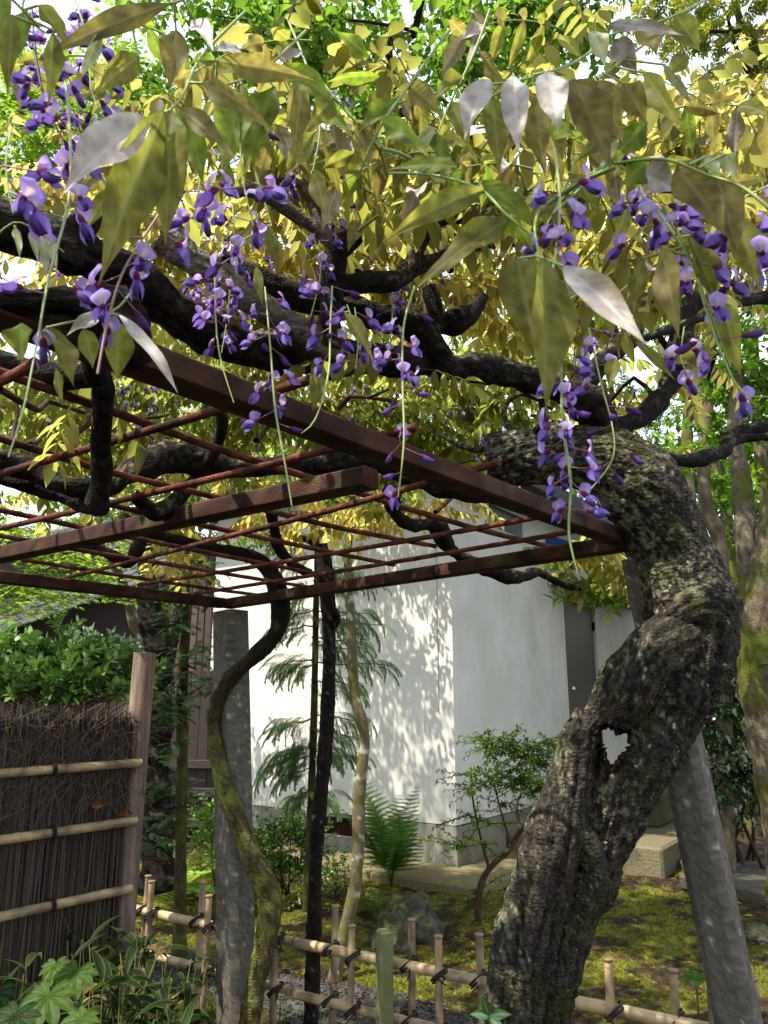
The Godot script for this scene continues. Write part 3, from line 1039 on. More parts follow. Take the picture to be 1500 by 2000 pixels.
# ------------------------------------------------------------------ dark house at the left
func build_left_house() -> void:
	var o := thing("dark_house", "dark house with slate grey roof half hidden behind maple leaves", "house", Vector3(-4.5, 0, -10.5))
	# gable roof: the ridge runs away to the right, one slope faces the camera
	var k := Kit.new()
	var e0: Vector3 = Vector3(-5.657,1.724,-8.600)
	var e1: Vector3 = Vector3(-3.168,3.339,-11.200)
	var up := Vector3(-0.30, 1.35, -1.9)
	var rows := 16
	var w := 60
	for i in rows:
		var p := PackedVector3Array()
		var cols := PackedColorArray()
		for s in 3:
			for j in w:
				var t: float = float(j) / (w - 1)
				var base: Vector3 = e0.lerp(e1, t) + up * ((i + [0.0, 0.0, 1.08][s]) / rows) * 1.5
				base.y += [0.0, 0.045, 0.0][s] + 0.008 * sin(j * 2.2)
				p.append(base)
				cols.append(mix(Color(0.20, 0.20, 0.21), Color(0.30, 0.30, 0.31), 0.5 + nz.get_noise_3d(base.x * 5.0, base.y * 5.0, base.z * 5.0)))
		k.grid(p, cols, 3, w, false)
	part(o, "roof", k, M.tiles)
	# gable end and eave board, wall under
	k = Kit.new()
	var d: Vector3 = (e1 - e0)
	d.y = 0
	d = d.normalized()
	var b := Basis(d, Vector3.UP, d.cross(Vector3.UP))
	k.box(Transform3D(b, Vector3(-4.252,2.425,-10.200) + Vector3(0, 0.35, -0.9)), Vector3(5.5, 1.7, 0.2), Color(0.20, 0.16, 0.145), 0.01)
	part(o, "upper_wall", k, M.wood)
	k = Kit.new()
	k.box(Transform3D(b, Vector3(-4.077,0.691,-10.200) + Vector3(0, 0.1, -0.9)), Vector3(5.6, 1.9, 0.2), Color(0.27, 0.20, 0.17), 0.01)
	part(o, "wall", k, M.wood)
	k = Kit.new()
	k.box(Transform3D(b, Vector3(-4.215,2.060,-10.200) + Vector3(0, 0.05, -0.72)), Vector3(5.7, 0.09, 0.16), Color(0.16, 0.13, 0.12), 0.01)
	part(o, "eave_board", k, M.wood)
	k = Kit.new()
	k.box(Transform3D(b, Vector3(-4.172,1.792,-10.000) + Vector3(0, -0.05, -0.78)), Vector3(0.9, 0.42, 0.06), Color(0.30, 0.22, 0.18), 0.01)
	var wn := part(o, "window", k, M.wood)
	for s in [-1.0, 1.0]:
		k = Kit.new()
		k.box(Transform3D(b, Vector3(-4.172,1.792,-10.000) + Vector3(0, -0.05, -0.735) + d * s * 0.21), Vector3(0.38, 0.34, 0.02), Color(0.40, 0.47, 0.52), 0.002)
		part(wn, "pane", k, M.dark)
	# dark board fence between the house and the storehouse
	o = thing("board_fence", "dark brown board fence at the left end of the white storehouse", "fence", Vector3(-2.1, 0, -8.8))
	var f0: Vector3 = Vector3(-2.459,0.120,-8.514)
	f0 = Vector3(f0.x, 0, -9.2)
	rng.seed = 31
	for i in 11:
		k = Kit.new()
		var x: float = -3.1 + i * 0.115
		k.box(Transform3D(Basis(Vector3.UP, 0.02), Vector3(x, 0.98, -9.15)), Vector3(0.11, 1.75, 0.03), Color(0.165, 0.13, 0.115) * g(rf(0.8, 1.2)), 0.003)
		part(o, "board", k, M.wood)
	for y in [0.20, 0.52, 0.82]:
		k = Kit.new()
		k.box(Transform3D(Basis.IDENTITY, Vector3(-2.5, y, -9.09)), Vector3(1.3, 0.09, 0.06), Color(0.19, 0.16, 0.13), 0.004)
		part(o, "rail", k, M.wood)
	# pinkish boards on the storehouse's far left end
	o = thing("boarded_wall", "pinkish brown ribbed boarding at the storehouse's left end", "wall", Vector3(-2.2, 0, -9.3))
	for i in 6:
		k = Kit.new()
		k.box(Transform3D(Basis.IDENTITY, Vector3(-2.56 + i * 0.085, 2.4, -9.38 - i * 0.002)), Vector3(0.075, 2.2, 0.03), Color(0.33, 0.26, 0.25) * g(rf(0.8, 1.1)), 0.006)
		part(o, "board", k, M.wood)
	k = Kit.new()
	k.box(Transform3D(Basis.IDENTITY, Vector3(-2.35, 1.75, -9.45)), Vector3(0.5, 3.5, 0.05), Color(0.24, 0.2, 0.19), 0.006)
	part(o, "backing", k, M.wood)

# ------------------------------------------------------------------ trees beyond
func limb(m: Kit, a: Vector3, b: Vector3, r0: float, r1: float, style: int, bend: float, sides := 9) -> void:
	var pts: Array = []
	for i in 5:
		var t: float = i / 4.0
		var q: Vector3 = a.lerp(b, t) + rv() * bend * sin(PI * t)
		pts.append(v4(q, lerpf(r0, r1, t)))
	tube(m, pts, sides, 0.08, style, {"amp": 0.12, "ridge": 2.0, "lump": 0.3, "cap": false})

func build_far_trees() -> void:
	rng.seed = 41
	var cherry := sprig_ovate(1, 10, 0.085, 0.046, 1.0, false, 0.8).mesh()
	var ever := sprig_ovate(2, 14, 0.085, 0.026, 1.0, true, 0.35).mesh()
	var broad := sprig_ovate(3, 11, 0.10, 0.042, 1.0, false, 0.4).mesh()
	var fine := sprig_maple(1).mesh()
	# cherry-like tree reaching over the garden
	rng.seed = 42
	var o := thing("cherry_tree", "leafy tree with bright green oval leaves arching high over the pergola", "tree", Vector3(1.6, 0, -14.5))
	var k := Kit.new()
	tube(k, [Vector4(1.6, -0.1, -14.5, 0.2), Vector4(1.6, 2.6, -14.2, 0.17), Vector4(1.7, 4.6, -12.0, 0.12), Vector4(1.4, 5.6, -9.0, 0.09), P4(Vector3(0.697,6.965,-5.600), 0.05), P4(Vector3(0.708,6.658,-4.800), 0.03)], 10, 0.1, 7, {"amp": 0.1, "lump": 0.2})
	part(o, "trunk", k, M.bark)
	k = Kit.new()
	tube(k, [Vector4(1.4, 5.6, -9.0, 0.06), P4(Vector3(0.103,6.276,-5.200), 0.035), P4(Vector3(0.215,6.052,-4.400), 0.028), P4(Vector3(0.276,6.010,-3.900), 0.02)], 8, 0.06, 6, {"lump": 0.2})
	tube(k, [P4(Vector3(0.215,6.052,-4.400), 0.014), P4(Vector3(-0.206,5.929,-4.200), 0.010), P4(Vector3(-0.619,5.678,-4.000), 0.007), P4(Vector3(-1.025,5.545,-3.800), 0.004)], 6, 0.06, 6)
	tube(k, [P4(Vector3(0.697,6.965,-5.600), 0.014), P4(Vector3(1.012,6.574,-5.000), 0.010), P4(Vector3(1.316,6.397,-4.600), 0.007)], 6, 0.06, 6)
	tube(k, [P4(Vector3(-0.206,5.929,-4.200), 0.006), P4(Vector3(-0.210,6.072,-4.100), 0.004), P4(Vector3(-0.171,6.327,-4.100), 0.003)], 5, 0.06, 6)
	part(o, "branch", k, M.bark_fine)
	crown(o, "crown", [[Vector3(-0.925,5.929,-4.200),0.5,60], [Vector3(-0.614,5.520,-4.000),0.42,50], [Vector3(-0.387,6.077,-4.300),0.5,55], [Vector3(-0.648,6.241,-4.100),0.6,55], [Vector3(-1.420,6.295,-4.300),0.6,50], [Vector3(-0.553,5.944,-4.600),0.4,40], [Vector3(-0.115,6.819,-4.600),0.5,26], [Vector3(-0.125,6.524,-5.200),0.45,40], [Vector3(0.287,6.140,-4.400),0.3,22], [Vector3(0.110,6.680,-4.400),0.45,22], [Vector3(0.488,5.638,-4.000),0.35,28], [Vector3(0.713,5.721,-4.200),0.4,40], [Vector3(0.994,5.929,-4.200),0.4,42], [Vector3(1.198,6.230,-4.800),0.35,34], [Vector3(0.802,6.313,-4.200),0.5,30], [Vector3(1.370,6.228,-4.400),0.4,40], [Vector3(1.434,6.680,-4.400),0.5,40], [Vector3(0.492,6.803,-5.600),0.4,30], [Vector3(0.046,6.717,-5.800),0.5,46], [Vector3(1.284,6.954,-6.000),0.5,40], [Vector3(-0.426,6.841,-6.000),0.5,46], [Vector3(0.755,7.078,-6.400),0.6,50]], cherry, M.leaf_far, Color(0.40, 0.56, 0.22), Color(0.58, 0.72, 0.32), {"squash": 0.8, "p0": -0.9, "p1": 0.2})
	# evergreen at upper right
	rng.seed = 43
	o = thing("evergreen_oak", "tall evergreen with narrow olive leaves standing over the wisteria's right end", "tree", Vector3(3.9, 0, -7.2))
	k = Kit.new()
	tube(k, [Vector4(4.4, -0.1, -7.8, 0.13), Vector4(4.1, 2.0, -7.5, 0.11), P4(Vector3(3.485,7.067,-6.000), 0.06), P4(Vector3(3.300,7.501,-5.800), 0.035), P4(Vector3(3.123,7.976,-5.600), 0.02)], 9, 0.1, 7, {"amp": 0.1, "lump": 0.2})
	part(o, "trunk", k, M.bark)
	k = Kit.new()
	tube(k, [P4(Vector3(3.485,7.067,-6.000), 0.03), P4(Vector3(3.283,7.372,-5.900), 0.022), P4(Vector3(3.068,7.461,-5.600), 0.012)], 7, 0.06, 6, {"lump": 0.2})
	tube(k, [P4(Vector3(3.300,7.501,-5.800), 0.02), P4(Vector3(2.868,7.294,-5.600), 0.012), P4(Vector3(2.517,7.248,-5.400), 0.006)], 7, 0.06, 6, {"lump": 0.2})
	part(o, "branch", k, M.bark_fine)
	crown(o, "crown", [[Vector3(3.120,7.517,-5.600),0.5,55], [Vector3(3.414,7.294,-5.600),0.5,45], [Vector3(2.820,7.633,-5.400),0.6,55], [Vector3(2.607,8.207,-5.800),0.5,50], [Vector3(3.524,8.207,-5.800),0.7,60], [Vector3(3.607,6.937,-5.800),0.5,45], [Vector3(3.139,7.413,-6.000),0.34,34], [Vector3(2.819,8.535,-6.800),0.5,46], [Vector3(2.968,7.853,-6.200),0.36,38], [Vector3(3.750,7.813,-6.600),0.3,24], [Vector3(2.769,8.130,-6.000),0.5,50]], ever, M.leaf_far, Color(0.40, 0.46, 0.20), Color(0.66, 0.67, 0.31), {"squash": 0.9, "p0": -0.4, "p1": 0.8, "s0": 0.7, "s1": 1.05})
	# moss-trunked trees on the right
	rng.seed = 44
	o = thing("forked_tree", "large moss-patched trunk forking at the right, nearest of the garden trees", "tree", Vector3(2.5, 0, -5.1))
	k = Kit.new()
	tube(k, [Vector4(2.426,0.348,-5.000,0.1373), Vector4(2.424,0.575,-5.000,0.1112), Vector4(2.405,0.924,-5.000,0.0974), Vector4(2.383,1.348,-5.000,0.1060), Vector4(2.382,1.726,-5.000,0.1145), Vector4(2.441,2.119,-5.000,0.1000), Vector4(2.557,2.527,-5.000,0.0918), Vector4(2.707,3.024,-5.000,0.0870), Vector4(2.911,3.901,-5.100,0.0921)], 48, 0.018, 7, {"amp": 0.10, "ridge": 1.6, "fine": 0.05, "lump": 0.15})
	part(o, "trunk", k, M.bark)
	k = Kit.new()
	tube(k, [Vector4(2.386,1.758,-5.000,0.0885), Vector4(2.408,2.092,-5.050,0.0740), Vector4(2.448,2.477,-5.100,0.0622), Vector4(2.490,2.774,-5.150,0.0707), Vector4(2.519,3.085,-5.200,0.0615), Vector4(2.545,3.388,-5.300,0.0485), Vector4(2.723,3.918,-5.500,0.0434), Vector4(2.900,4.693,-5.800,0.0341)], 28, 0.02, 7, {"amp": 0.10, "fine": 0.05, "lump": 0.15})
	tube(k, [Vector4(2.294,2.080,-4.950,0.0231), Vector4(2.335,1.917,-4.950,0.0294), Vector4(2.373,1.722,-4.900,0.0385)], 14, 0.03, 7, {"amp": 0.1, "lump": 0.3})
	part(o, "branch", k, M.bark)
	crown(o, "crown", [[Vector3(2.779,3.961,-5.800),0.4,44], [Vector3(3.024,4.049,-5.600),0.4,40], [Vector3(2.742,4.516,-6.200),0.4,36], [Vector3(3.242,3.802,-6.200),0.35,30], [Vector3(2.943,4.693,-5.800),0.5,44], [Vector3(2.742,3.593,-6.000),0.25,22], [Vector3(3.119,3.122,-6.200),0.3,20]], broad, M.leaf_far, Color(0.32, 0.48, 0.13), Color(0.52, 0.68, 0.22), {"s0": 0.6, "s1": 1.0})
	# slender trunks behind it
	var slim := [
		[[Vector4(2.970,0.085,-7.200,0.0754), Vector4(3.085,1.370,-7.200,0.0696), Vector4(3.211,2.880,-7.200,0.0732), Vector4(3.120,3.333,-7.200,0.0644), Vector4(3.192,3.939,-7.300,0.0614), Vector4(3.355,4.640,-7.400,0.0529), Vector4(3.602,5.932,-7.600,0.0394)], "slender dark trunk just right of the wisteria's lichened bend"],
		[[Vector4(3.183,0.139,-8.400,0.0678), Vector4(3.331,1.880,-8.400,0.0605), Vector4(3.461,3.579,-8.400,0.0577), Vector4(3.538,4.465,-8.500,0.0598), Vector4(3.741,5.549,-8.600,0.0559), Vector4(3.912,6.923,-8.800,0.0427)], "pale straight trunk seen under the wisteria's curved bough"],
		[[Vector4(4.249,-0.040,-9.500,0.0885), Vector4(4.330,2.299,-9.500,0.0753), Vector4(4.357,4.566,-9.600,0.0737), Vector4(3.894,6.114,-9.800,0.0637), Vector4(3.792,7.331,-10.000,0.0481)], "leaning grey trunk slanting up behind the wisteria's side boughs"],
		[[Vector4(3.730,0.268,-7.600,0.0708), Vector4(3.891,2.340,-7.600,0.0657), Vector4(3.916,4.378,-7.600,0.0592), Vector4(4.100,5.542,-7.800,0.0513)], "thin shaded trunk behind the forked mossy tree"],
	]
	var blob_sets := [
		[[Vector3(3.357,4.868,-7.400),0.5,36], [Vector3(3.159,3.991,-7.800),0.4,30], [Vector3(3.404,3.489,-7.600),0.35,26], [Vector3(3.297,5.684,-7.600),0.6,40]],
		[[Vector3(3.713,5.234,-8.800),0.6,40], [Vector3(3.316,5.820,-8.600),0.6,40], [Vector3(3.482,3.430,-8.800),0.5,34], [Vector3(4.063,4.774,-9.000),0.5,34]],
		[[Vector3(3.928,7.448,-10.200),0.8,46], [Vector3(4.491,7.869,-9.800),0.8,46], [Vector3(4.690,4.345,-9.800),0.7,40], [Vector3(4.813,3.416,-10.000),0.6,36]],
		[[Vector3(4.274,6.048,-7.800),0.6,40], [Vector3(4.252,3.763,-8.200),0.5,34], [Vector3(4.276,4.772,-8.000),0.5,34]],
	]
	for i in 4:
		rng.seed = 50 + i
		var pts: Array = slim[i][0]
		o = thing("slender_tree", slim[i][1], "tree", Vector3(pts[0].x, 0, pts[0].z), "slender trees at the right")
		k = Kit.new()
		tube(k, pts, 14, 0.06, 7, {"amp": 0.1, "lump": 0.25})
		part(o, "trunk", k, M.bark)
		crown(o, "crown", blob_sets[i], [broad, cherry, broad, ever][i], M.leaf_far, Color(0.34, 0.50, 0.13), Color(0.58, 0.74, 0.24), {"s0": 0.7, "s1": 1.2})
	# dark laurel behind the prop post
	rng.seed = 60
	o = thing("laurel_bush", "dark glossy laurel bush in the shade behind the leaning post", "bush", Vector3(3.2, 0, -7.6))
	k = Kit.new()
	for i in 7:
		limb(k, Vector3(3.2 + rf(-0.3, 0.3), -0.05, -7.6 + rf(-0.2, 0.2)), Vector3(3.2 + rf(-0.6, 0.6), rf(1.0, 1.9), -7.6 + rf(-0.4, 0.4)), 0.02, 0.008, 6, 0.08, 6)
	part(o, "stem", k, M.bark_fine)
	crown(o, "crown", [[Vector3(2.976,0.945,-7.000),0.42,70], [Vector3(3.025,1.460,-7.200),0.42,70], [Vector3(3.358,1.175,-7.600),0.5,70], [Vector3(3.024,0.647,-7.400),0.35,40], [Vector3(3.133,1.844,-7.600),0.4,50]], broad, M.gloss, Color(0.10, 0.20, 0.07), Color(0.18, 0.32, 0.10), {"s0": 0.6, "s1": 0.95})
	# backdrop wood: each tree a thing
	var spots := [[-9.5, -15.5, 6.5], [-7.0, -17.5, 7.5], [-4.2, -16.0, 7.0], [-1.6, -18.0, 8.0], [1.2, -17.0, 7.5], [3.8, -15.0, 7.0], [6.0, -13.0, 6.5], [8.2, -11.0, 6.5], [5.6, -17.5, 8.5], [9.5, -15.0, 8.0], [-12.0, -13.0, 7.5], [6.4, -9.2, 6.0]]
	var where := ["at the far left behind the dark house", "behind the dark house's ridge", "over the dark house's right end", "behind the storehouse's left half", "behind the middle of the storehouse roof", "behind the storehouse's right end", "beyond the paving stones", "right of the forked tree", "far behind the slender trees", "at the far right of the wood", "left of the dark house", "near the garden's right edge"]
	for i in spots.size():
		rng.seed = 70 + i
		var s: Array = spots[i]
		o = thing("woodland_tree", ["broad green", "light green", "dark green"][i % 3] + " woodland tree " + where[i], "tree", Vector3(s[0], 0, s[1]), "woodland trees behind the garden")
		k = Kit.new()
		tube(k, [Vector4(s[0], -0.1, s[1], 0.2), Vector4(s[0] + rf(-0.2, 0.2), s[2] * 0.4, s[1], 0.15), Vector4(s[0] + rf(-0.4, 0.4), s[2] * 0.9, s[1], 0.05)], 9, 0.2, 7, {"amp": 0.1, "lump": 0.2})
		for q in 5:
			limb(k, Vector3(s[0], s[2] * rf(0.3, 0.5), s[1]), Vector3(s[0] + rf(-1.6, 1.6), s[2] * rf(0.6, 0.9), s[1] + rf(-1, 1)), 0.07, 0.02, 7, 0.15, 6)
		part(o, "trunk", k, M.bark)
		var bl: Array = []
		for q in 15:
			var h: float = rf(0.12, 1.0)
			bl.append([Vector3(s[0] + rf(-1.5, 1.5), s[2] * h, s[1] + rf(-1.0, 1.0)), rf(0.7, 1.1), 42])
		crown(o, "crown", bl, [broad, cherry, ever][i % 3], M.leaf_far, [Color(0.24, 0.40, 0.10), Color(0.38, 0.55, 0.14), Color(0.20, 0.32, 0.10)][i % 3], [Color(0.46, 0.62, 0.18), Color(0.58, 0.72, 0.22), Color(0.36, 0.48, 0.14)][i % 3], {"squash": 0.8, "s0": 1.3, "s1": 2.1})
	# maple at the left, in front of the dark house
	rng.seed = 90
	o = thing("maple_tree", "maple with feathery bright green leaves before the dark roof", "tree", Vector3(-2.7, 0, -7.2))
	k = Kit.new()
	tube(k, [Vector4(-2.55, -0.1, -7.3, 0.09), Vector4(-2.148,1.857,-6.900,0.0588), Vector4(-2.199,2.161,-6.800,0.0496), Vector4(-2.234,2.450,-6.600,0.0398), Vector4(-2.281,2.664,-6.300,0.0298), Vector4(-2.431,2.985,-6.000,0.0227)], 12, 0.05, 4, {"amp": 0.08, "lump": 0.2})
	tube(k, [Vector4(-2.281,2.664,-6.300,0.0256), Vector4(-2.445,2.904,-6.400,0.0218), Vector4(-2.644,3.152,-6.400,0.0198), Vector4(-2.800,3.434,-6.500,0.0158), Vector4(-3.136,4.020,-6.400,0.0114)], 9, 0.05, 4, {"lump": 0.2})
	tube(k, [Vector4(-2.234,2.450,-6.600,0.0177), Vector4(-2.376,2.389,-5.900,0.0119), Vector4(-2.505,2.350,-5.400,0.0073)], 7, 0.05, 6)
	part(o, "trunk", k, M.bark_fine)
	crown(o, "crown", [[Vector3(-2.636,2.728,-5.600),0.2,14], [Vector3(-2.676,2.572,-5.400),0.2,14], [Vector3(-2.429,2.573,-5.600),0.22,18], [Vector3(-2.263,2.420,-5.600),0.2,18], [Vector3(-2.526,2.299,-5.300),0.2,18], [Vector3(-2.383,2.223,-5.400),0.18,16], [Vector3(-2.541,2.121,-5.300),0.16,14], [Vector3(-2.148,2.452,-5.800),0.16,12], [Vector3(-2.811,3.070,-6.000),0.25,14], [Vector3(-2.192,2.774,-6.200),0.2,10], [Vector3(-2.136,2.268,-5.600),0.12,8], [Vector3(-2.905,3.544,-6.400),0.3,26], [Vector3(-2.357,5.052,-4.400),0.45,70], [Vector3(-2.203,5.466,-4.600),0.45,70], [Vector3(-2.507,5.458,-4.400),0.45,60], [Vector3(-2.038,5.246,-4.800),0.4,60], [Vector3(-2.550,5.989,-4.600),0.5,60], [Vector3(-2.067,6.047,-4.900),0.4,50], [Vector3(-1.804,6.331,-5.000),0.4,50], [Vector3(-1.831,5.888,-5.200),0.4,50], [Vector3(-2.659,4.739,-4.400),0.4,50], [Vector3(-1.495,6.357,-5.400),0.5,50], [Vector3(-2.448,5.146,-5.200),0.4,50], [Vector3(-1.116,6.732,-6.200),0.6,60], [Vector3(-2.233,5.707,-6.000),0.5,50]], fine, M.leaf_far, Color(0.50, 0.64, 0.24), Color(0.68, 0.80, 0.36), {"squash": 0.3, "p0": -0.3, "p1": 0.2, "s0": 0.9, "s1": 1.35})

func P4(p: Vector3, r: float) -> Vector4:
	return Vector4(p.x, p.y, p.z, r)

# ------------------------------------------------------------------ pergola
var GA := Vector3(-0.707,1.930,-3.473)
var GB := Vector3(0.686,1.930,-2.093)

func beam(o: Node3D, a: Vector3, b: Vector3, w: float, h: float) -> void:
	# an angle beam: upright flange on top, flat flange below
	var d: Vector3 = (b - a).normalized()
	var side: Vector3 = Vector3.UP.cross(d).normalized()
	var l: float = (b - a).length()
	var k := Kit.new()
	var n: int = int(l / 0.03)
	# the four faces as fine strips so that the rust can vary
	var prof := [Vector2(-w / 2, h / 2), Vector2(-w / 2 + 0.004, h / 2 + 0.003), Vector2(w / 2 - 0.004, h / 2 + 0.003), Vector2(w / 2, h / 2), Vector2(w / 2 + 0.003, h / 2 - 0.004), Vector2(w / 2 + 0.003, -h / 2 + 0.004), Vector2(w / 2, -h / 2), Vector2(0, -h / 2 - 0.001), Vector2(-w / 2, -h / 2), Vector2(-w / 2 - 0.003, -h / 2 + 0.004), Vector2(-w / 2 - 0.003, 0), Vector2(-w / 2 - 0.003, h / 2 - 0.004)]
	var p := PackedVector3Array()
	var cols := PackedColorArray()
	for i in n + 1:
		var at: Vector3 = a.lerp(b, float(i) / n)
		for j in range(prof.size() - 1, -1, -1):
			var q: Vector3 = at + side * prof[j].x + Vector3.UP * prof[j].y
			p.append(q)
			var cc: Color = bark(8, q, side, 0.0) * Color(0.76, 0.90, 0.95)
			cols.append(mix(cc, Color(0.33, 0.33, 0.20), (nz.get_noise_3d(q.x * 11.0, q.y * 11.0 + 5.0, q.z * 11.0) - 0.18) * 2.5))
	k.grid(p, cols, n + 1, prof.size(), true)
	var mid: Vector3 = (a + b) / 2
	for e in [0, n]:
		for j in range(1, prof.size() - 1):
			k.tri(p[e * prof.size()], p[e * prof.size() + j], p[e * prof.size() + j + 1], Color(0.3, 0.18, 0.15), mid)
	part(o, "beam", k, M.rust)

func build_pergola() -> void:
	var o := thing("pergola", "rusty steel lattice pergola on grey concrete posts under the wisteria", "pergola", Vector3(GA.x, 0, GA.z))
	var e1: Vector3 = Vector3(-0.355,1.930,-0.874) - GB
	var along: Vector3 = e1.normalized()
	beam(o, GA, GB, 0.045, 0.040)
	beam(o, GA + along * 0.03, GA + along * 1.95, 0.045, 0.040)
	beam(o, GB + along * 0.03, GB + along * 1.80, 0.046, 0.036)
	var m1: Vector3 = Vector3(0.014,1.930,-1.428)
	var m0: Vector3 = Vector3(-1.161,1.930,-2.285)
	m0 = m1 + (m0 - m1) * 1.12
	beam(o, m1 + (m0 - m1).normalized() * 0.05, m0, 0.046, 0.038)
	rng.seed = 5
	var longs := [[Vector3(-0.608,1.985,-1.041), Vector3(0.000,1.985,-1.853)], [Vector3(-0.762,1.985,-1.333), Vector3(-0.407,1.985,-1.814)], [Vector3(-0.407,1.985,-1.814), Vector3(0.165,1.985,-2.426)], [Vector3(-0.901,1.985,-1.599), Vector3(0.037,1.985,-2.769)], [Vector3(-1.045,1.985,-1.874), Vector3(-0.222,1.985,-3.003)], [Vector3(-1.204,1.985,-2.176), Vector3(-0.271,1.985,-3.370)], [Vector3(-1.270,1.985,-2.645), Vector3(-0.533,1.985,-3.624)], [Vector3(0.000,1.985,-1.853), Vector3(0.622,1.985,-2.513)]]
	var cross := [[Vector3(-0.651,1.963,-1.111), Vector3(-0.488,1.963,-0.993)], [Vector3(-0.918,1.963,-1.615), Vector3(-0.110,1.963,-1.053)], [Vector3(-1.210,1.963,-2.166), Vector3(0.057,1.963,-1.252)], [Vector3(-1.266,1.963,-2.967), Vector3(0.230,1.963,-1.463)], [Vector3(-0.999,1.963,-3.101), Vector3(0.396,1.963,-1.926)], [Vector3(-0.921,1.963,-3.442), Vector3(0.530,1.963,-2.097)], [Vector3(-0.787,1.963,-2.269), Vector3(0.506,1.963,-1.794)]]
	cross.remove_at(6)
	for r in longs + cross:
		var k := Kit.new()
		var a: Vector3 = r[0]
		var b: Vector3 = r[1]
		var pts: Array = []
		for i in 5:
			pts.append(v4(a.lerp(b, i / 4.0) + Vector3(0, -0.006 * sin(PI * i / 4.0) + rf(-0.002, 0.002), 0), 0.0078))
		tube(k, pts, 9, 0.012, 8, {"amp": 0.10, "ridge": 1.5, "fine": 0.12})
		part(o, "rod", k, M.rust)
	# concrete posts
	var k := Kit.new()
	concrete_post(k, Vector3(-0.579,0.269,-3.420), Vector3(GA.x + 0.015, 1.895, GA.z), 0.066)
	part(o, "concrete_post", k, M.concrete)
	k = Kit.new()
	concrete_post(k, Vector3(0.924,0.565,-2.220), GB + Vector3(0.03, -0.04, 0.0), 0.050)
	part(o, "concrete_post", k, M.concrete, "leaning grey concrete post streaked with sunlight beside the trunk")

func concrete_post(k: Kit, a: Vector3, b: Vector3, r: float) -> void:
	# square post with wide chamfers, cast concrete; carried on down to the ground
	if a.y > -0.1:
		a = a + (a - b) * ((a.y + 0.1) / (b.y - a.y))
	var n := int((b - a).length() / 0.010)
	var t: Vector3 = (b - a).normalized()
	var x: Vector3 = Vector3(0.80, 0, 0.6)
	x = (x - t * x.dot(t)).normalized()
	var y: Vector3 = t.cross(x)
	var p := PackedVector3Array()
	var cols := PackedColorArray()
	var ring: Array = []
	for e in 4:
		for q in 10:
			var u: float = -0.66 + 1.32 * q / 9.0
			ring.append(Vector2(1, u).rotated(e * PI / 2))
	for i in n + 1:
		var c: Vector3 = a.lerp(b, float(i) / n)
		for q: Vector2 in ring:
			var at: Vector3 = c + (x * q.x + y * q.y) * r * (1.0 + 0.015 * nz.get_noise_3d(c.x * 9.0 + q.x, c.y * 9.0, c.z * 9.0 + q.y))
			p.append(at)
			var f: float = nz.get_noise_3d(at.x * 75.0, at.y * 75.0, at.z * 75.0)
			var cc := mix(Color(0.30, 0.285, 0.26), Color(0.445, 0.425, 0.39), 0.5 + f * 0.7 + nz.get_noise_3d(at.x * 160.0, at.y * 160.0, at.z * 160.0) * 0.6 + nz.get_noise_3d(at.x * 7.0, at.y * 4.0, at.z * 7.0) * 0.4)
			cc = mix(cc, Color(0.66, 0.67, 0.58), (nz.get_noise_3d(at.x * 26.0, at.y * 16.0 + 60.0, at.z * 26.0) - 0.42) * 6.0)
			cols.append(cc)
	k.grid(p, cols, n + 1, 40, true)
	for j in 40:
		k.tri(b, p[n * 40 + j], p[n * 40 + (j + 1) % 40], Color(0.42, 0.41, 0.4), a)

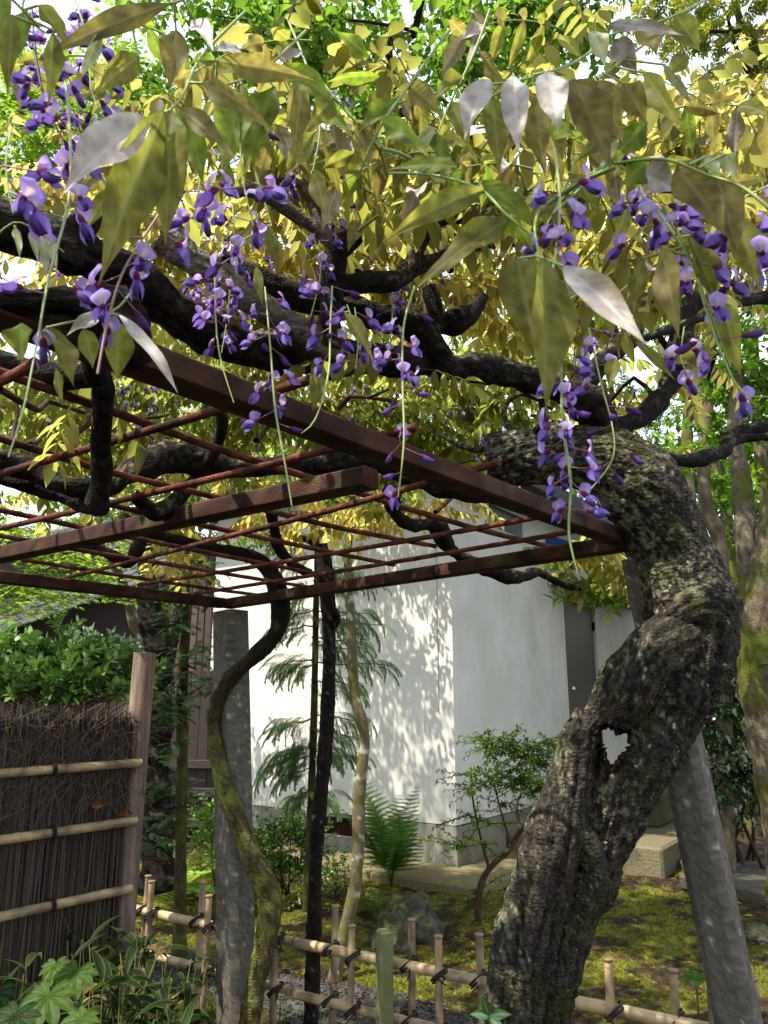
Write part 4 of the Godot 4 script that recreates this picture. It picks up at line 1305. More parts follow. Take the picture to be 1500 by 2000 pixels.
# ------------------------------------------------------------------ the big wisteria
func build_wisteria() -> void:
	var o := thing("wisteria_vine", "old wisteria with thick lichened leaning trunk, olive leaves and violet flowers", "wisteria", Vector3(0.3, 0, -2.1))
	var k := Kit.new()
	# right-hand stem, bend and the stub above the beam
	tube(k, [Vector4(0.170,0.102,-2.100,0.1419), Vector4(0.249,0.429,-2.100,0.1128), Vector4(0.318,0.666,-2.080,0.0970), Vector4(0.383,0.890,-2.060,0.0927), Vector4(0.480,1.109,-2.050,0.0948), Vector4(0.582,1.290,-2.030,0.0960), Vector4(0.689,1.451,-2.020,0.0975), Vector4(0.772,1.590,-2.000,0.1099), Vector4(0.799,1.701,-2.000,0.1194), Vector4(0.785,1.815,-2.000,0.1130), Vector4(0.743,1.934,-1.980,0.1027), Vector4(0.683,2.041,-1.960,0.1057), Vector4(0.593,2.116,-1.950,0.0980), Vector4(0.480,2.140,-1.960,0.0823), Vector4(0.376,2.147,-1.990,0.0779), Vector4(0.293,2.145,-2.020,0.0832)], 210, 0.005, 0, {"amp": 0.10, "ridge": 1.9, "twist": 2.2, "fine": 0.085, "lump": 0.18, "cut": Color(0.2, 0.16, 0.13)})
	# left shell that peeled off, broken at its top
	tube(k, [Vector4(0.205,0.363,-2.040,0.0683), Vector4(0.273,0.678,-2.000,0.0639), Vector4(0.308,0.892,-1.980,0.0710), Vector4(0.368,1.068,-1.970,0.0675), Vector4(0.425,1.227,-1.970,0.0591), Vector4(0.462,1.344,-1.970,0.0525), Vector4(0.488,1.428,-1.970,0.0392), Vector4(0.499,1.483,-1.970,0.0191)], 80, 0.008, 0, {"amp": 0.17, "ridge": 2.0, "twist": 2.0, "fine": 0.11, "lump": 0.3})
	# plate of bark bridging above the hole
	tube(k, [Vector4(0.772,1.663,-1.940,0.0577), Vector4(0.699,1.635,-1.930,0.0762), Vector4(0.630,1.575,-1.930,0.0731), Vector4(0.572,1.508,-1.940,0.0603), Vector4(0.527,1.459,-1.950,0.0377), Vector4(0.503,1.428,-1.960,0.0251)], 80, 0.008, 0, {"amp": 0.17, "ridge": 2.0, "twist": 1.5, "fine": 0.12, "lump": 0.3})
	tube(k, [Vector4(0.687,1.650,-1.930,0.0446), Vector4(0.644,1.550,-1.930,0.0415), Vector4(0.603,1.477,-1.940,0.0325), Vector4(0.576,1.443,-1.950,0.0163)], 50, 0.008, 0, {"amp": 0.2, "ridge": 2.0, "fine": 0.14, "lump": 0.3})
	# knots and burrs at the elbow
	tube(k, [Vector4(0.703,1.685,-1.930,0.0358), Vector4(0.761,1.725,-1.920,0.0511), Vector4(0.819,1.720,-1.930,0.0552), Vector4(0.854,1.674,-1.950,0.0348)], 60, 0.008, 0, {"amp": 0.15, "ridge": 2.2, "fine": 0.14, "lump": 0.5})
	tube(k, [Vector4(0.865,1.744,-1.970,0.0302), Vector4(0.838,1.652,-1.960,0.0401), Vector4(0.806,1.576,-1.970,0.0296)], 50, 0.008, 0, {"amp": 0.15, "ridge": 2.2, "fine": 0.14, "lump": 0.5})
	tube(k, [Vector4(0.440,1.218,-1.950,0.0219), Vector4(0.483,1.161,-1.950,0.0338), Vector4(0.499,1.082,-1.960,0.0276), Vector4(0.467,1.013,-1.970,0.0156)], 40, 0.008, 0, {"amp": 0.15, "fine": 0.12, "lump": 0.4})
	# the rotten hole right through, between the shell and the stem
	var hc: Vector3 = Vector3(0.563,1.398,-1.960)
	var ha: Vector3 = (hc - Vector3(0, 1.5, 0)).normalized()
	var hx: Vector3 = ha.cross(Vector3.UP).normalized()
	var hy: Vector3 = hx.cross(ha)
	var keep := PackedInt32Array()
	for i in range(0, k.ix.size(), 3):
		var m3: Vector3 = (k.v[k.ix[i]] + k.v[k.ix[i + 1]] + k.v[k.ix[i + 2]]) / 3.0 - hc
		if m3.length() < 0.3:
			var u := Vector2(m3.dot(hx) / 0.043, m3.dot(hy) / 0.050)
			if u.length() < 0.85 + 0.35 * sin(u.angle() * 3.0 + 0.6) * 0.6 + 0.5 * nz.get_noise_2d(cos(u.angle()) * 2.2, sin(u.angle()) * 2.2):
				continue
		keep.append(k.ix[i]); keep.append(k.ix[i + 1]); keep.append(k.ix[i + 2])
	k.ix = keep
	petal(k, func(t: float, x: float) -> Array:
		var an: float = PI * x
		var rr: float = (0.85 + 0.21 * sin(an * 3.0 + 0.6) + 0.5 * nz.get_noise_2d(cos(an) * 2.2, sin(an) * 2.2)) * (0.97 + 0.10 * nz.get_noise_2d(cos(an) * 9.0 + t * 5.0, sin(an) * 9.0)) * (1.06 - 0.22 * sin(PI * t))
		return [hc + ha * (t - 0.42) * 0.17 + hx * cos(an) * rr * 0.043 + hy * sin(an) * rr * 0.050, mix(Color(0.30, 0.20, 0.15), Color(0.13, 0.10, 0.085), 0.4 + nz.get_noise_2d(an * 3.0, t * 9.0))], 9, 41)
	part(o, "trunk", k, M.bark)
	# boughs
	var boughs := [
		[[Vector4(0.585,2.151,-1.950,0.0478), Vector4(0.575,2.216,-1.930,0.0423), Vector4(0.541,2.263,-1.900,0.0419), Vector4(0.465,2.282,-1.860,0.0372), Vector4(0.374,2.289,-1.800,0.0349), Vector4(0.260,2.280,-1.720,0.0347), Vector4(0.141,2.247,-1.630,0.0352), Vector4(0.033,2.218,-1.540,0.0356), Vector4(-0.073,2.185,-1.450,0.0377), Vector4(-0.177,2.151,-1.360,0.0394), Vector4(-0.245,2.130,-1.300,0.0358), Vector4(-0.293,2.115,-1.220,0.0337), Vector4(-0.334,2.111,-1.140,0.0326), Vector4(-0.368,2.117,-1.070,0.0332), Vector4(-0.407,2.120,-1.000,0.0336), Vector4(-0.450,2.119,-0.950,0.0300), Vector4(-0.493,2.121,-0.920,0.0278), Vector4(-0.554,2.131,-0.900,0.0273)], 34, 0.010, 0.4],
		[[Vector4(-0.448,2.101,-0.950,0.0284), Vector4(-0.426,2.131,-0.940,0.0213), Vector4(-0.408,2.148,-0.930,0.0191), Vector4(-0.400,2.164,-0.930,0.0142)], 22, 0.010, 0.5],
		[[Vector4(0.587,2.180,-1.950,0.0343), Vector4(0.643,2.228,-1.980,0.0308), Vector4(0.746,2.295,-2.020,0.0330), Vector4(0.835,2.406,-2.060,0.0340), Vector4(0.873,2.496,-2.080,0.0346), Vector4(0.892,2.588,-2.100,0.0322), Vector4(0.928,2.667,-2.120,0.0281), Vector4(0.987,2.713,-2.140,0.0221)], 24, 0.012, 0.3],
		[[Vector4(0.497,2.283,-1.880,0.0295), Vector4(0.542,2.331,-1.890,0.0271), Vector4(0.618,2.419,-1.920,0.0306), Vector4(0.678,2.474,-1.940,0.0311), Vector4(0.698,2.511,-1.950,0.0256)], 24, 0.012, 0.3],
		[[Vector4(0.670,2.462,-1.940,0.0141), Vector4(0.787,2.521,-2.000,0.0131), Vector4(0.954,2.622,-2.100,0.0123), Vector4(1.118,2.729,-2.200,0.0178), Vector4(1.290,2.804,-2.300,0.0238)], 14, 0.015, 0.3],
		[[Vector4(-0.379,2.290,-1.200,0.0379), Vector4(-0.339,2.255,-1.200,0.0278), Vector4(-0.297,2.231,-1.210,0.0252), Vector4(-0.236,2.192,-1.230,0.0263), Vector4(-0.174,2.158,-1.250,0.0274), Vector4(-0.120,2.133,-1.270,0.0295), Vector4(-0.085,2.122,-1.300,0.0235)], 30, 0.008, 0.2, 9],
		[[Vector4(-0.101,2.118,-1.270,0.0276), Vector4(-0.097,2.183,-1.260,0.0213), Vector4(-0.091,2.250,-1.250,0.0214), Vector4(-0.084,2.295,-1.240,0.0242), Vector4(-0.051,2.325,-1.240,0.0159), Vector4(-0.041,2.329,-1.240,0.0122)], 24, 0.010, 0.35],
		[[Vector4(-0.084,2.295,-1.240,0.0186), Vector4(-0.113,2.326,-1.230,0.0158), Vector4(-0.153,2.350,-1.220,0.0139), Vector4(-0.192,2.371,-1.200,0.0128), Vector4(-0.235,2.377,-1.180,0.0118), Vector4(-0.260,2.361,-1.170,0.0090)], 16, 0.010, 0.3, 9],
		[[Vector4(-0.098,2.316,-1.240,0.0140), Vector4(-0.123,2.377,-1.250,0.0114), Vector4(-0.155,2.447,-1.260,0.0097), Vector4(-0.225,2.466,-1.270,0.0068), Vector4(-0.276,2.476,-1.280,0.0049)], 12, 0.010, 0.35, 9],
		[[Vector4(-0.160,2.452,-1.260,0.0077), Vector4(-0.110,2.496,-1.300,0.0070), Vector4(-0.052,2.543,-1.340,0.0067), Vector4(-0.005,2.605,-1.400,0.0087), Vector4(0.045,2.676,-1.450,0.0045)], 12, 0.010, 0.3, 9],
		[[Vector4(-0.091,2.231,-1.250,0.0185), Vector4(-0.038,2.255,-1.280,0.0180), Vector4(0.020,2.283,-1.320,0.0167), Vector4(0.050,2.317,-1.340,0.0180), Vector4(0.066,2.372,-1.360,0.0143), Vector4(0.106,2.458,-1.400,0.0117), Vector4(0.140,2.491,-1.420,0.0119), Vector4(0.198,2.512,-1.450,0.0132)], 16, 0.010, 0.35],
		[[Vector4(0.050,2.315,-1.340,0.0160), Vector4(0.105,2.380,-1.400,0.0136), Vector4(0.175,2.443,-1.460,0.0142), Vector4(0.237,2.488,-1.500,0.0147), Vector4(0.303,2.518,-1.550,0.0128)], 14, 0.010, 0.4],
		[[Vector4(-0.336,2.412,-1.450,0.0239), Vector4(-0.260,2.369,-1.460,0.0249), Vector4(-0.175,2.333,-1.480,0.0251), Vector4(-0.077,2.326,-1.500,0.0254), Vector4(0.000,2.310,-1.520,0.0256), Vector4(0.074,2.303,-1.550,0.0396), Vector4(0.114,2.264,-1.570,0.0342), Vector4(0.135,2.239,-1.580,0.0319)], 22, 0.010, 0.3],
		[[Vector4(0.079,2.303,-1.550,0.0362), Vector4(0.149,2.326,-1.570,0.0264), Vector4(0.197,2.354,-1.580,0.0209), Vector4(0.230,2.407,-1.600,0.0201)], 18, 0.010, 0.5],
		[[Vector4(0.107,2.291,-1.550,0.0226), Vector4(0.114,2.341,-1.550,0.0228), Vector4(0.100,2.398,-1.540,0.0194)], 16, 0.010, 0.5],
		[[Vector4(-0.453,1.925,-0.760,0.0157), Vector4(-0.391,1.931,-0.770,0.0153), Vector4(-0.355,1.941,-0.790,0.0192), Vector4(-0.321,1.938,-0.820,0.0330), Vector4(-0.316,1.931,-0.900,0.0195), Vector4(-0.302,1.955,-1.000,0.0108)], 34, 0.010, 0.4],
		[[Vector4(-0.568,2.042,-0.950,0.0140), Vector4(-0.482,2.023,-0.950,0.0140), Vector4(-0.415,1.985,-0.950,0.0173), Vector4(-0.422,1.966,-1.050,0.0189)], 20, 0.010, 0.4],
		[[Vector4(-0.656,2.041,-1.150,0.0249), Vector4(-0.566,2.019,-1.140,0.0222), Vector4(-0.508,2.006,-1.140,0.0246), Vector4(-0.457,2.006,-1.140,0.0213), Vector4(-0.460,1.974,-1.180,0.0160), Vector4(-0.483,1.933,-1.240,0.0153), Vector4(-0.497,1.887,-1.300,0.0190), Vector4(-0.518,1.846,-1.340,0.0231)], 22, 0.012, 0.35],
		[[Vector4(-0.851,2.001,-1.500,0.0231), Vector4(-0.745,1.978,-1.550,0.0227), Vector4(-0.666,1.941,-1.550,0.0247), Vector4(-0.620,1.947,-1.600,0.0288), Vector4(-0.578,2.006,-1.680,0.0292), Vector4(-0.529,2.078,-1.780,0.0336), Vector4(-0.469,2.088,-1.840,0.0334), Vector4(-0.397,2.086,-1.900,0.0291), Vector4(-0.262,2.121,-1.980,0.0276), Vector4(-0.157,2.144,-2.040,0.0285), Vector4(-0.044,2.160,-2.080,0.0290), Vector4(0.073,2.125,-2.100,0.0292), Vector4(0.220,2.077,-2.120,0.0308), Vector4(0.312,2.080,-2.100,0.0363)], 24, 0.012, 0.45],
		[[Vector4(-0.903,1.994,-1.600,0.0212), Vector4(-0.787,1.970,-1.620,0.0225), Vector4(-0.705,1.941,-1.620,0.0224), Vector4(-0.644,1.913,-1.600,0.0242), Vector4(-0.604,1.908,-1.580,0.0326)], 18, 0.012, 0.4],
		[[Vector4(-0.582,1.968,-1.720,0.0178), Vector4(-0.541,1.933,-1.750,0.0204), Vector4(-0.514,1.953,-1.780,0.0184), Vector4(-0.484,2.021,-1.840,0.0166), Vector4(-0.453,2.074,-1.860,0.0168)], 16, 0.012, 0.4],
		[[Vector4(-0.323,2.061,-1.420,0.0111), Vector4(-0.326,2.042,-1.460,0.0124), Vector4(-0.355,2.029,-1.550,0.0131), Vector4(-0.425,2.075,-1.800,0.0163)], 14, 0.012, 0.3],
		[[Vector4(0.022,2.080,-2.100,0.0247), Vector4(0.033,2.044,-2.200,0.0242), Vector4(0.079,2.030,-2.300,0.0236), Vector4(0.167,2.047,-2.400,0.0230), Vector4(0.207,2.010,-2.500,0.0255), Vector4(0.273,1.977,-2.600,0.0246), Vector4(0.382,1.953,-2.700,0.0237), Vector4(0.490,1.947,-2.800,0.0226), Vector4(0.586,1.980,-2.900,0.0215), Vector4(0.675,1.962,-3.000,0.0141), Vector4(0.789,1.942,-3.100,0.0093)], 16, 0.015, 0.45],
		[[Vector4(0.677,2.170,-1.970,0.0207), Vector4(0.735,2.161,-2.000,0.0210), Vector4(0.830,2.155,-2.050,0.0186), Vector4(0.925,2.180,-2.100,0.0191), Vector4(1.002,2.218,-2.150,0.0196), Vector4(1.053,2.284,-2.200,0.0201), Vector4(1.143,2.322,-2.250,0.0206), Vector4(1.263,2.319,-2.300,0.0211)], 16, 0.012, 0.35],
		[[Vector4(0.994,2.218,-2.150,0.0121), Vector4(1.083,2.271,-2.200,0.0139), Vector4(1.177,2.281,-2.200,0.0139)], 10, 0.015, 0.3],
		[[Vector4(0.411,2.261,-1.860,0.0133), Vector4(0.402,2.191,-1.900,0.0094), Vector4(0.356,2.284,-2.200,0.0108), Vector4(0.315,2.335,-2.500,0.0105), Vector4(0.209,2.462,-2.700,0.0076)], 10, 0.015, 0.3],
		[[Vector4(0.370,2.248,-2.100,0.0118), Vector4(0.384,2.406,-2.300,0.0098), Vector4(0.463,2.500,-2.400,0.0069), Vector4(0.562,2.445,-2.400,0.0051)], 8, 0.015, 0.3],
	]
	for b in boughs:
		k = Kit.new()
		tube(k, b[0], b[1], b[2], (b[4] if b.size() > 4 else 1), {"amp": 0.20, "ridge": 1.9, "twist": 3.0, "fine": 0.15, "lump": b[3] * 1.5})
		part(o, "bough", k, M.bark_fine)
	# thin twigs of the old wood
	rng.seed = 101
	for b in [[Vector3(-0.920,2.149,-1.900), Vector3(-1.081,2.391,-2.100)], [Vector3(-0.651,2.042,-1.800), Vector3(-0.880,2.476,-2.300)], [Vector3(-0.973,2.251,-2.200), Vector3(-0.774,2.504,-2.600)], [Vector3(-0.387,2.268,-2.200), Vector3(-0.401,2.445,-2.400)], [Vector3(-0.153,2.445,-2.400), Vector3(0.016,2.433,-2.200)], [Vector3(0.825,2.555,-2.100), Vector3(1.170,2.638,-2.500)], [Vector3(0.767,2.588,-2.100), Vector3(0.693,2.900,-2.400)], [Vector3(0.744,2.766,-2.300), Vector3(1.059,3.016,-2.600)], [Vector3(0.964,2.640,-2.200), Vector3(1.051,3.146,-2.600)], [Vector3(-0.060,2.473,-1.600), Vector3(-0.147,2.550,-1.800)], [Vector3(0.165,2.534,-1.700), Vector3(0.259,2.800,-1.900)], [Vector3(0.884,2.467,-2.200), Vector3(0.825,2.563,-2.700)], [Vector3(-0.858,2.179,-1.600), Vector3(-0.838,2.288,-2.000)], [Vector3(0.179,2.143,-2.600), Vector3(0.365,2.426,-2.900)]]:
		k = Kit.new()
		limb(k, b[0], b[1], 0.009, 0.004, 6, 0.10, 7)
		part(o, "twig", k, M.bark_fine)

	# the roof of leaves
	rng.seed = 110
	var kinds: Array = [sprig_wisteria(0).mesh(), sprig_wisteria(1).mesh(), sprig_wisteria(2).mesh()]
	var ca := Color(0.67, 0.65, 0.38)
	var cb := Color(0.88, 0.81, 0.52)
	var cg := Color(0.60, 0.69, 0.39)
	crown(o, "foliage", [[Vector3(-1.205,3.113,-2.300),0.3,42], [Vector3(-1.047,3.267,-2.400),0.3,42], [Vector3(-0.721,3.081,-2.200),0.28,40], [Vector3(-1.132,2.856,-2.200),0.26,32], [Vector3(-0.506,2.883,-2.100),0.28,40], [Vector3(-0.810,2.930,-2.200),0.26,30], [Vector3(-0.319,2.902,-2.000),0.26,40], [Vector3(-0.160,2.899,-1.900),0.26,40], [Vector3(-0.045,2.868,-2.000),0.28,42], [Vector3(0.107,2.972,-2.000),0.26,40], [Vector3(0.236,2.829,-2.100),0.26,38], [Vector3(0.367,2.973,-2.100),0.28,42], [Vector3(-0.298,2.794,-2.100),0.26,30], [Vector3(-0.081,2.783,-2.200),0.26,24], [Vector3(-0.559,2.785,-2.300),0.26,30], [Vector3(-0.715,2.841,-2.300),0.24,26]], kinds[0], M.leaf_thin, ca, cb, {"thin": 0.76})
	crown(o, "foliage", [[Vector3(0.514,2.967,-2.200),0.28,42], [Vector3(0.654,3.081,-2.200),0.3,46], [Vector3(0.832,3.034,-2.300),0.3,44], [Vector3(0.999,3.153,-2.300),0.3,46], [Vector3(1.235,3.309,-2.400),0.32,50], [Vector3(1.417,3.518,-2.500),0.32,50], [Vector3(1.150,3.564,-2.500),0.32,54], [Vector3(0.910,3.394,-2.400),0.3,46], [Vector3(1.420,3.828,-2.700),0.34,52], [Vector3(1.662,4.019,-2.800),0.36,50], [Vector3(1.092,2.979,-2.400),0.28,36], [Vector3(1.264,3.080,-2.400),0.28,34], [Vector3(0.764,2.900,-2.400),0.25,26], [Vector3(0.560,2.804,-2.300),0.25,24], [Vector3(0.420,2.796,-2.500),0.22,20], [Vector3(1.393,2.999,-2.500),0.22,14], [Vector3(0.983,2.978,-2.500),0.22,18], [Vector3(1.271,3.016,-2.600),0.18,9]], kinds[1], M.leaf_thin, ca, cb, {"thin": 0.76})
	crown(o, "foliage", [[Vector3(-0.107,2.704,-3.000),0.3,42], [Vector3(0.110,2.721,-3.100),0.3,42], [Vector3(0.321,2.727,-3.000),0.32,46], [Vector3(0.247,2.593,-3.200),0.28,40], [Vector3(0.461,2.674,-3.100),0.28,36], [Vector3(-0.294,2.688,-3.200),0.3,40], [Vector3(-0.447,2.681,-3.000),0.28,36], [Vector3(-0.023,2.602,-3.300),0.26,34], [Vector3(0.557,2.664,-2.900),0.22,22], [Vector3(-0.684,2.744,-3.100),0.3,36], [Vector3(-0.878,2.750,-3.000),0.32,44], [Vector3(-1.087,2.681,-3.000),0.3,44], [Vector3(-1.256,2.642,-2.900),0.32,44], [Vector3(-1.402,2.518,-2.800),0.34,44], [Vector3(-1.044,2.651,-3.300),0.28,36], [Vector3(-1.295,2.602,-3.300),0.24,28], [Vector3(-0.643,2.636,-3.400),0.24,24], [Vector3(-1.283,2.603,-2.600),0.3,30], [Vector3(-0.323,2.847,-2.600),0.26,30], [Vector3(0.020,2.878,-2.700),0.26,22], [Vector3(0.371,2.792,-2.700),0.24,24], [Vector3(-0.544,2.774,-2.800),0.3,36], [Vector3(0.565,2.744,-2.600),0.22,22]], kinds[2], M.leaf_thin, ca, cg, {"thin": 0.95})
	crown(o, "foliage", [[Vector3(-2.297,3.154,-4.200),0.4,34], [Vector3(-2.060,3.324,-4.300),0.4,36], [Vector3(-1.718,3.347,-4.200),0.4,36], [Vector3(-1.455,3.457,-4.300),0.4,36], [Vector3(-1.172,3.503,-4.400),0.4,36], [Vector3(-0.850,3.367,-4.400),0.4,36], [Vector3(-0.537,3.435,-4.400),0.4,36], [Vector3(-0.227,3.548,-4.500),0.4,36], [Vector3(0.097,3.479,-4.500),0.4,36], [Vector3(0.412,3.503,-4.400),0.38,34], [Vector3(0.633,3.347,-4.200),0.34,28], [Vector3(-1.942,2.970,-4.400),0.34,26], [Vector3(-2.112,2.842,-4.200),0.3,22], [Vector3(-1.540,2.937,-4.500),0.3,22], [Vector3(-1.039,2.970,-4.500),0.3,22], [Vector3(-0.611,3.003,-4.600),0.3,22], [Vector3(-0.161,3.003,-4.600),0.3,22], [Vector3(0.284,3.003,-4.500),0.3,22], [Vector3(0.559,2.903,-4.200),0.26,18], [Vector3(-0.339,3.744,-4.200),0.4,30], [Vector3(-0.772,3.812,-4.200),0.4,30], [Vector3(0.154,3.812,-4.200),0.4,30], [Vector3(-1.209,3.880,-4.200),0.4,30], [Vector3(1.088,3.702,-4.000),0.4,28], [Vector3(0.828,3.677,-4.200),0.36,26], [Vector3(0.669,3.659,-3.600),0.4,26]], kinds[1], M.leaf_thin, cg, cb, {"s0": 0.9, "s1": 1.3})
	crown(o, "foliage", [[Vector3(-0.471,2.442,-3.600),0.24,28], [Vector3(-0.183,2.440,-3.800),0.24,28], [Vector3(0.025,2.468,-3.700),0.24,24], [Vector3(0.274,2.493,-3.600),0.2,18], [Vector3(-0.825,2.487,-3.400),0.2,18], [Vector3(-1.111,2.365,-3.600),0.14,8], [Vector3(-1.001,2.243,-3.500),0.14,9], [Vector3(-0.963,2.082,-3.400),0.1,5], [Vector3(0.910,2.091,-3.200),0.16,20], [Vector3(1.024,2.064,-3.300),0.14,14], [Vector3(0.775,2.051,-3.100),0.1,8], [Vector3(0.927,2.350,-2.600),0.12,7], [Vector3(0.824,2.426,-2.600),0.12,7], [Vector3(0.799,2.603,-2.600),0.16,9], [Vector3(1.084,2.663,-2.600),0.12,5], [Vector3(-1.532,2.429,-3.200),0.2,14], [Vector3(-1.309,2.506,-3.300),0.2,12]], kinds[0], M.leaf_thin, ca, cb, {"thin": 0.76})
	# overhead, out of the frame: extra unseen leaf clumps, placed to shade the near leaves
	crown(o, "foliage", [[Vector3(-0.8, 2.9, -0.2), 0.34, 40], [Vector3(-0.3, 3.0, -0.3), 0.34, 44], [Vector3(0.2, 3.0, -0.3), 0.34, 40], [Vector3(-0.5, 3.1, 0.2), 0.36, 36], [Vector3(0.1, 3.2, 0.1), 0.34, 36], [Vector3(-1.1, 2.8, 0.3), 0.36, 30], [Vector3(0.6, 3.1, -0.5), 0.3, 26], [Vector3(-1.3, 2.7, -0.6), 0.34, 26]], kinds[1], M.leaf_thin, ca, cb, {"thin": 0.95})
	# new green leaves near the cut bough's end
	var ever := sprig_ovate(7, 12, 0.085, 0.026, 1.0, false, 0.5).mesh()
	crown(o, "foliage", [[Vector3(0.921,1.939,-3.200),0.1,10], [Vector3(0.810,1.946,-3.100),0.06,5]], ever, M.leaf, Color(0.34, 0.52, 0.14), Color(0.46, 0.60, 0.18), {"s0": 0.6, "s1": 0.8})
	# small far flowers through the leaves
	rng.seed = 115
	var fx: Array = []
	var ft: Array = []
	for b in [[Vector3(-0.445,2.515,-1.900),0.18,16], [Vector3(-0.253,2.550,-1.800),0.18,15], [Vector3(-0.203,2.685,-1.800),0.16,10], [Vector3(-0.380,2.608,-1.900),0.14,9], [Vector3(0.014,2.608,-1.900),0.18,13], [Vector3(0.118,2.601,-2.000),0.14,10], [Vector3(-0.834,2.563,-2.600),0.14,14], [Vector3(-0.892,2.603,-2.600),0.1,10], [Vector3(-0.887,2.498,-2.800),0.1,8], [Vector3(-0.444,2.485,-2.500),0.14,10], [Vector3(-0.629,2.602,-1.200),0.14,14], [Vector3(-0.560,2.606,-1.100),0.12,10], [Vector3(0.133,2.633,-2.000),0.14,14], [Vector3(0.583,2.588,-2.100),0.14,16], [Vector3(0.515,2.759,-2.100),0.12,10], [Vector3(0.323,2.442,-2.700),0.16,8], [Vector3(-0.086,2.518,-2.400),0.16,8], [Vector3(0.259,2.603,-2.800),0.14,6], [Vector3(0.427,3.276,-2.200),0.3,8], [Vector3(1.110,3.599,-2.600),0.4,10], [Vector3(0.867,2.630,-2.400),0.25,8], [Vector3(-0.357,3.115,-2.000),0.25,12], [Vector3(-0.440,2.983,-1.900),0.2,10], [Vector3(-0.132,3.000,-1.900),0.2,10], [Vector3(-0.466,2.491,-1.700),0.14,14], [Vector3(-0.930,2.639,-1.800),0.2,12]]:
		for q in b[2]:
			var dir := rv()
			dir.y = -absf(dir.y) * 0.5
			fx.append(Transform3D(facing(dir).scaled_local(Vector3.ONE * rf(0.8, 1.15)), b[0] + rv() * b[1] * Vector3(0.7, 1.2, 0.7)))
			ft.append(g(rf(0.9, 1.15)))
	many(o, "blossom", FLOWERS[1], M.petal, fx, ft)

	rng.seed = 117
	crown(o, "foliage", [[Vector3(-0.173,2.534,-1.150),0.14,7], [Vector3(0.009,2.491,-1.200),0.14,8], [Vector3(0.108,2.589,-1.250),0.14,8], [Vector3(0.196,2.469,-1.200),0.14,8], [Vector3(0.283,2.546,-1.200),0.14,7], [Vector3(0.374,2.491,-1.200),0.14,7], [Vector3(0.506,2.694,-1.300),0.14,7], [Vector3(0.593,2.633,-1.300),0.14,7], [Vector3(0.660,2.400,-1.300),0.14,7], [Vector3(-0.102,2.469,-1.200),0.12,6], [Vector3(-0.191,2.515,-1.300),0.12,6], [Vector3(-0.347,2.513,-1.200),0.12,6], [Vector3(0.258,2.434,-1.300),0.13,7], [Vector3(0.134,2.470,-1.350),0.13,7], [Vector3(0.440,2.435,-1.350),0.13,7], [Vector3(0.550,2.287,-1.350),0.12,5], [Vector3(-0.641,2.447,-1.200),0.12,4], [Vector3(-0.053,2.518,-1.400),0.12,6], [Vector3(-0.596,2.046,-1.200),0.08,2], [Vector3(0.030,2.137,-1.400),0.08,2]], sprig_wisteria(5).mesh(), M.leaf_thin, Color(0.56, 0.57, 0.32), Color(0.70, 0.68, 0.42))
	build_near_leaves(o)
	build_racemes(o)

# leaves that hang close to the camera: each leaflet its own mesh
func leaflet(parent: Node3D, a: Vector3, b: Vector3, width: float, kind: int) -> void:
	var c0: Color
	var c1: Color
	var m: Material = M.leaf
	match kind:
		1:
			c0 = Color(0.60, 0.575, 0.57); c1 = Color(0.56, 0.51, 0.45)  # pale grey stands in for sky reflected off a glossy leaflet
		2:
			c0 = Color(0.44, 0.53, 0.20); c1 = Color(0.52, 0.57, 0.25)
		3:
			c0 = Color(0.51, 0.48, 0.28); c1 = Color(0.55, 0.49, 0.30)
		4:
			c0 = Color(0.64, 0.67, 0.48); c1 = Color(0.60, 0.62, 0.42)
		_:
			c0 = Color(0.50, 0.52, 0.25); c1 = Color(0.53, 0.51, 0.25)
	var j: float = rf(0.9, 1.08)
	c0 *= Color(j, j, j); c1 *= Color(j, j, j)
	var l: Vector3 = b - a
	var see: Vector3 = (Vector3(0, 1.5, 0) - a).normalized()
	var turn: float = rf(-0.75, 0.75) if kind != 1 else rf(-0.35, 0.35)
	var nrm: Vector3 = see.rotated(l.normalized(), turn)
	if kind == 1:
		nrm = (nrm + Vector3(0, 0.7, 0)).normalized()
	# start a little outward so that the droop brings the tip to its place
	var dr: float = rf(0.10, 0.3)
	var d: Vector3 = (l.normalized() + Vector3(0, dr * 0.9, 0)).normalized()
	var k := Kit.new()
	leaf(k, Vector3.ZERO, d, nrm, l.length() * 1.06, width * (0.92 if kind == 1 else 0.86), {"rows": 34, "cols": 11, "taper": rf(1.3, 1.8), "droop": dr, "fold": rf(0.15, 0.6), "wave": rf(0.10, 0.24), "peak": rf(0.26, 0.38), "c0": c0, "c1": c1, "vein": c0.lightened(0.22), "phase": rf(0, 6)})
	put(parent, "leaflet", k.mesh(), M.sky_sheen if kind == 1 or kind == 4 else m, Transform3D(Basis.IDENTITY, a))

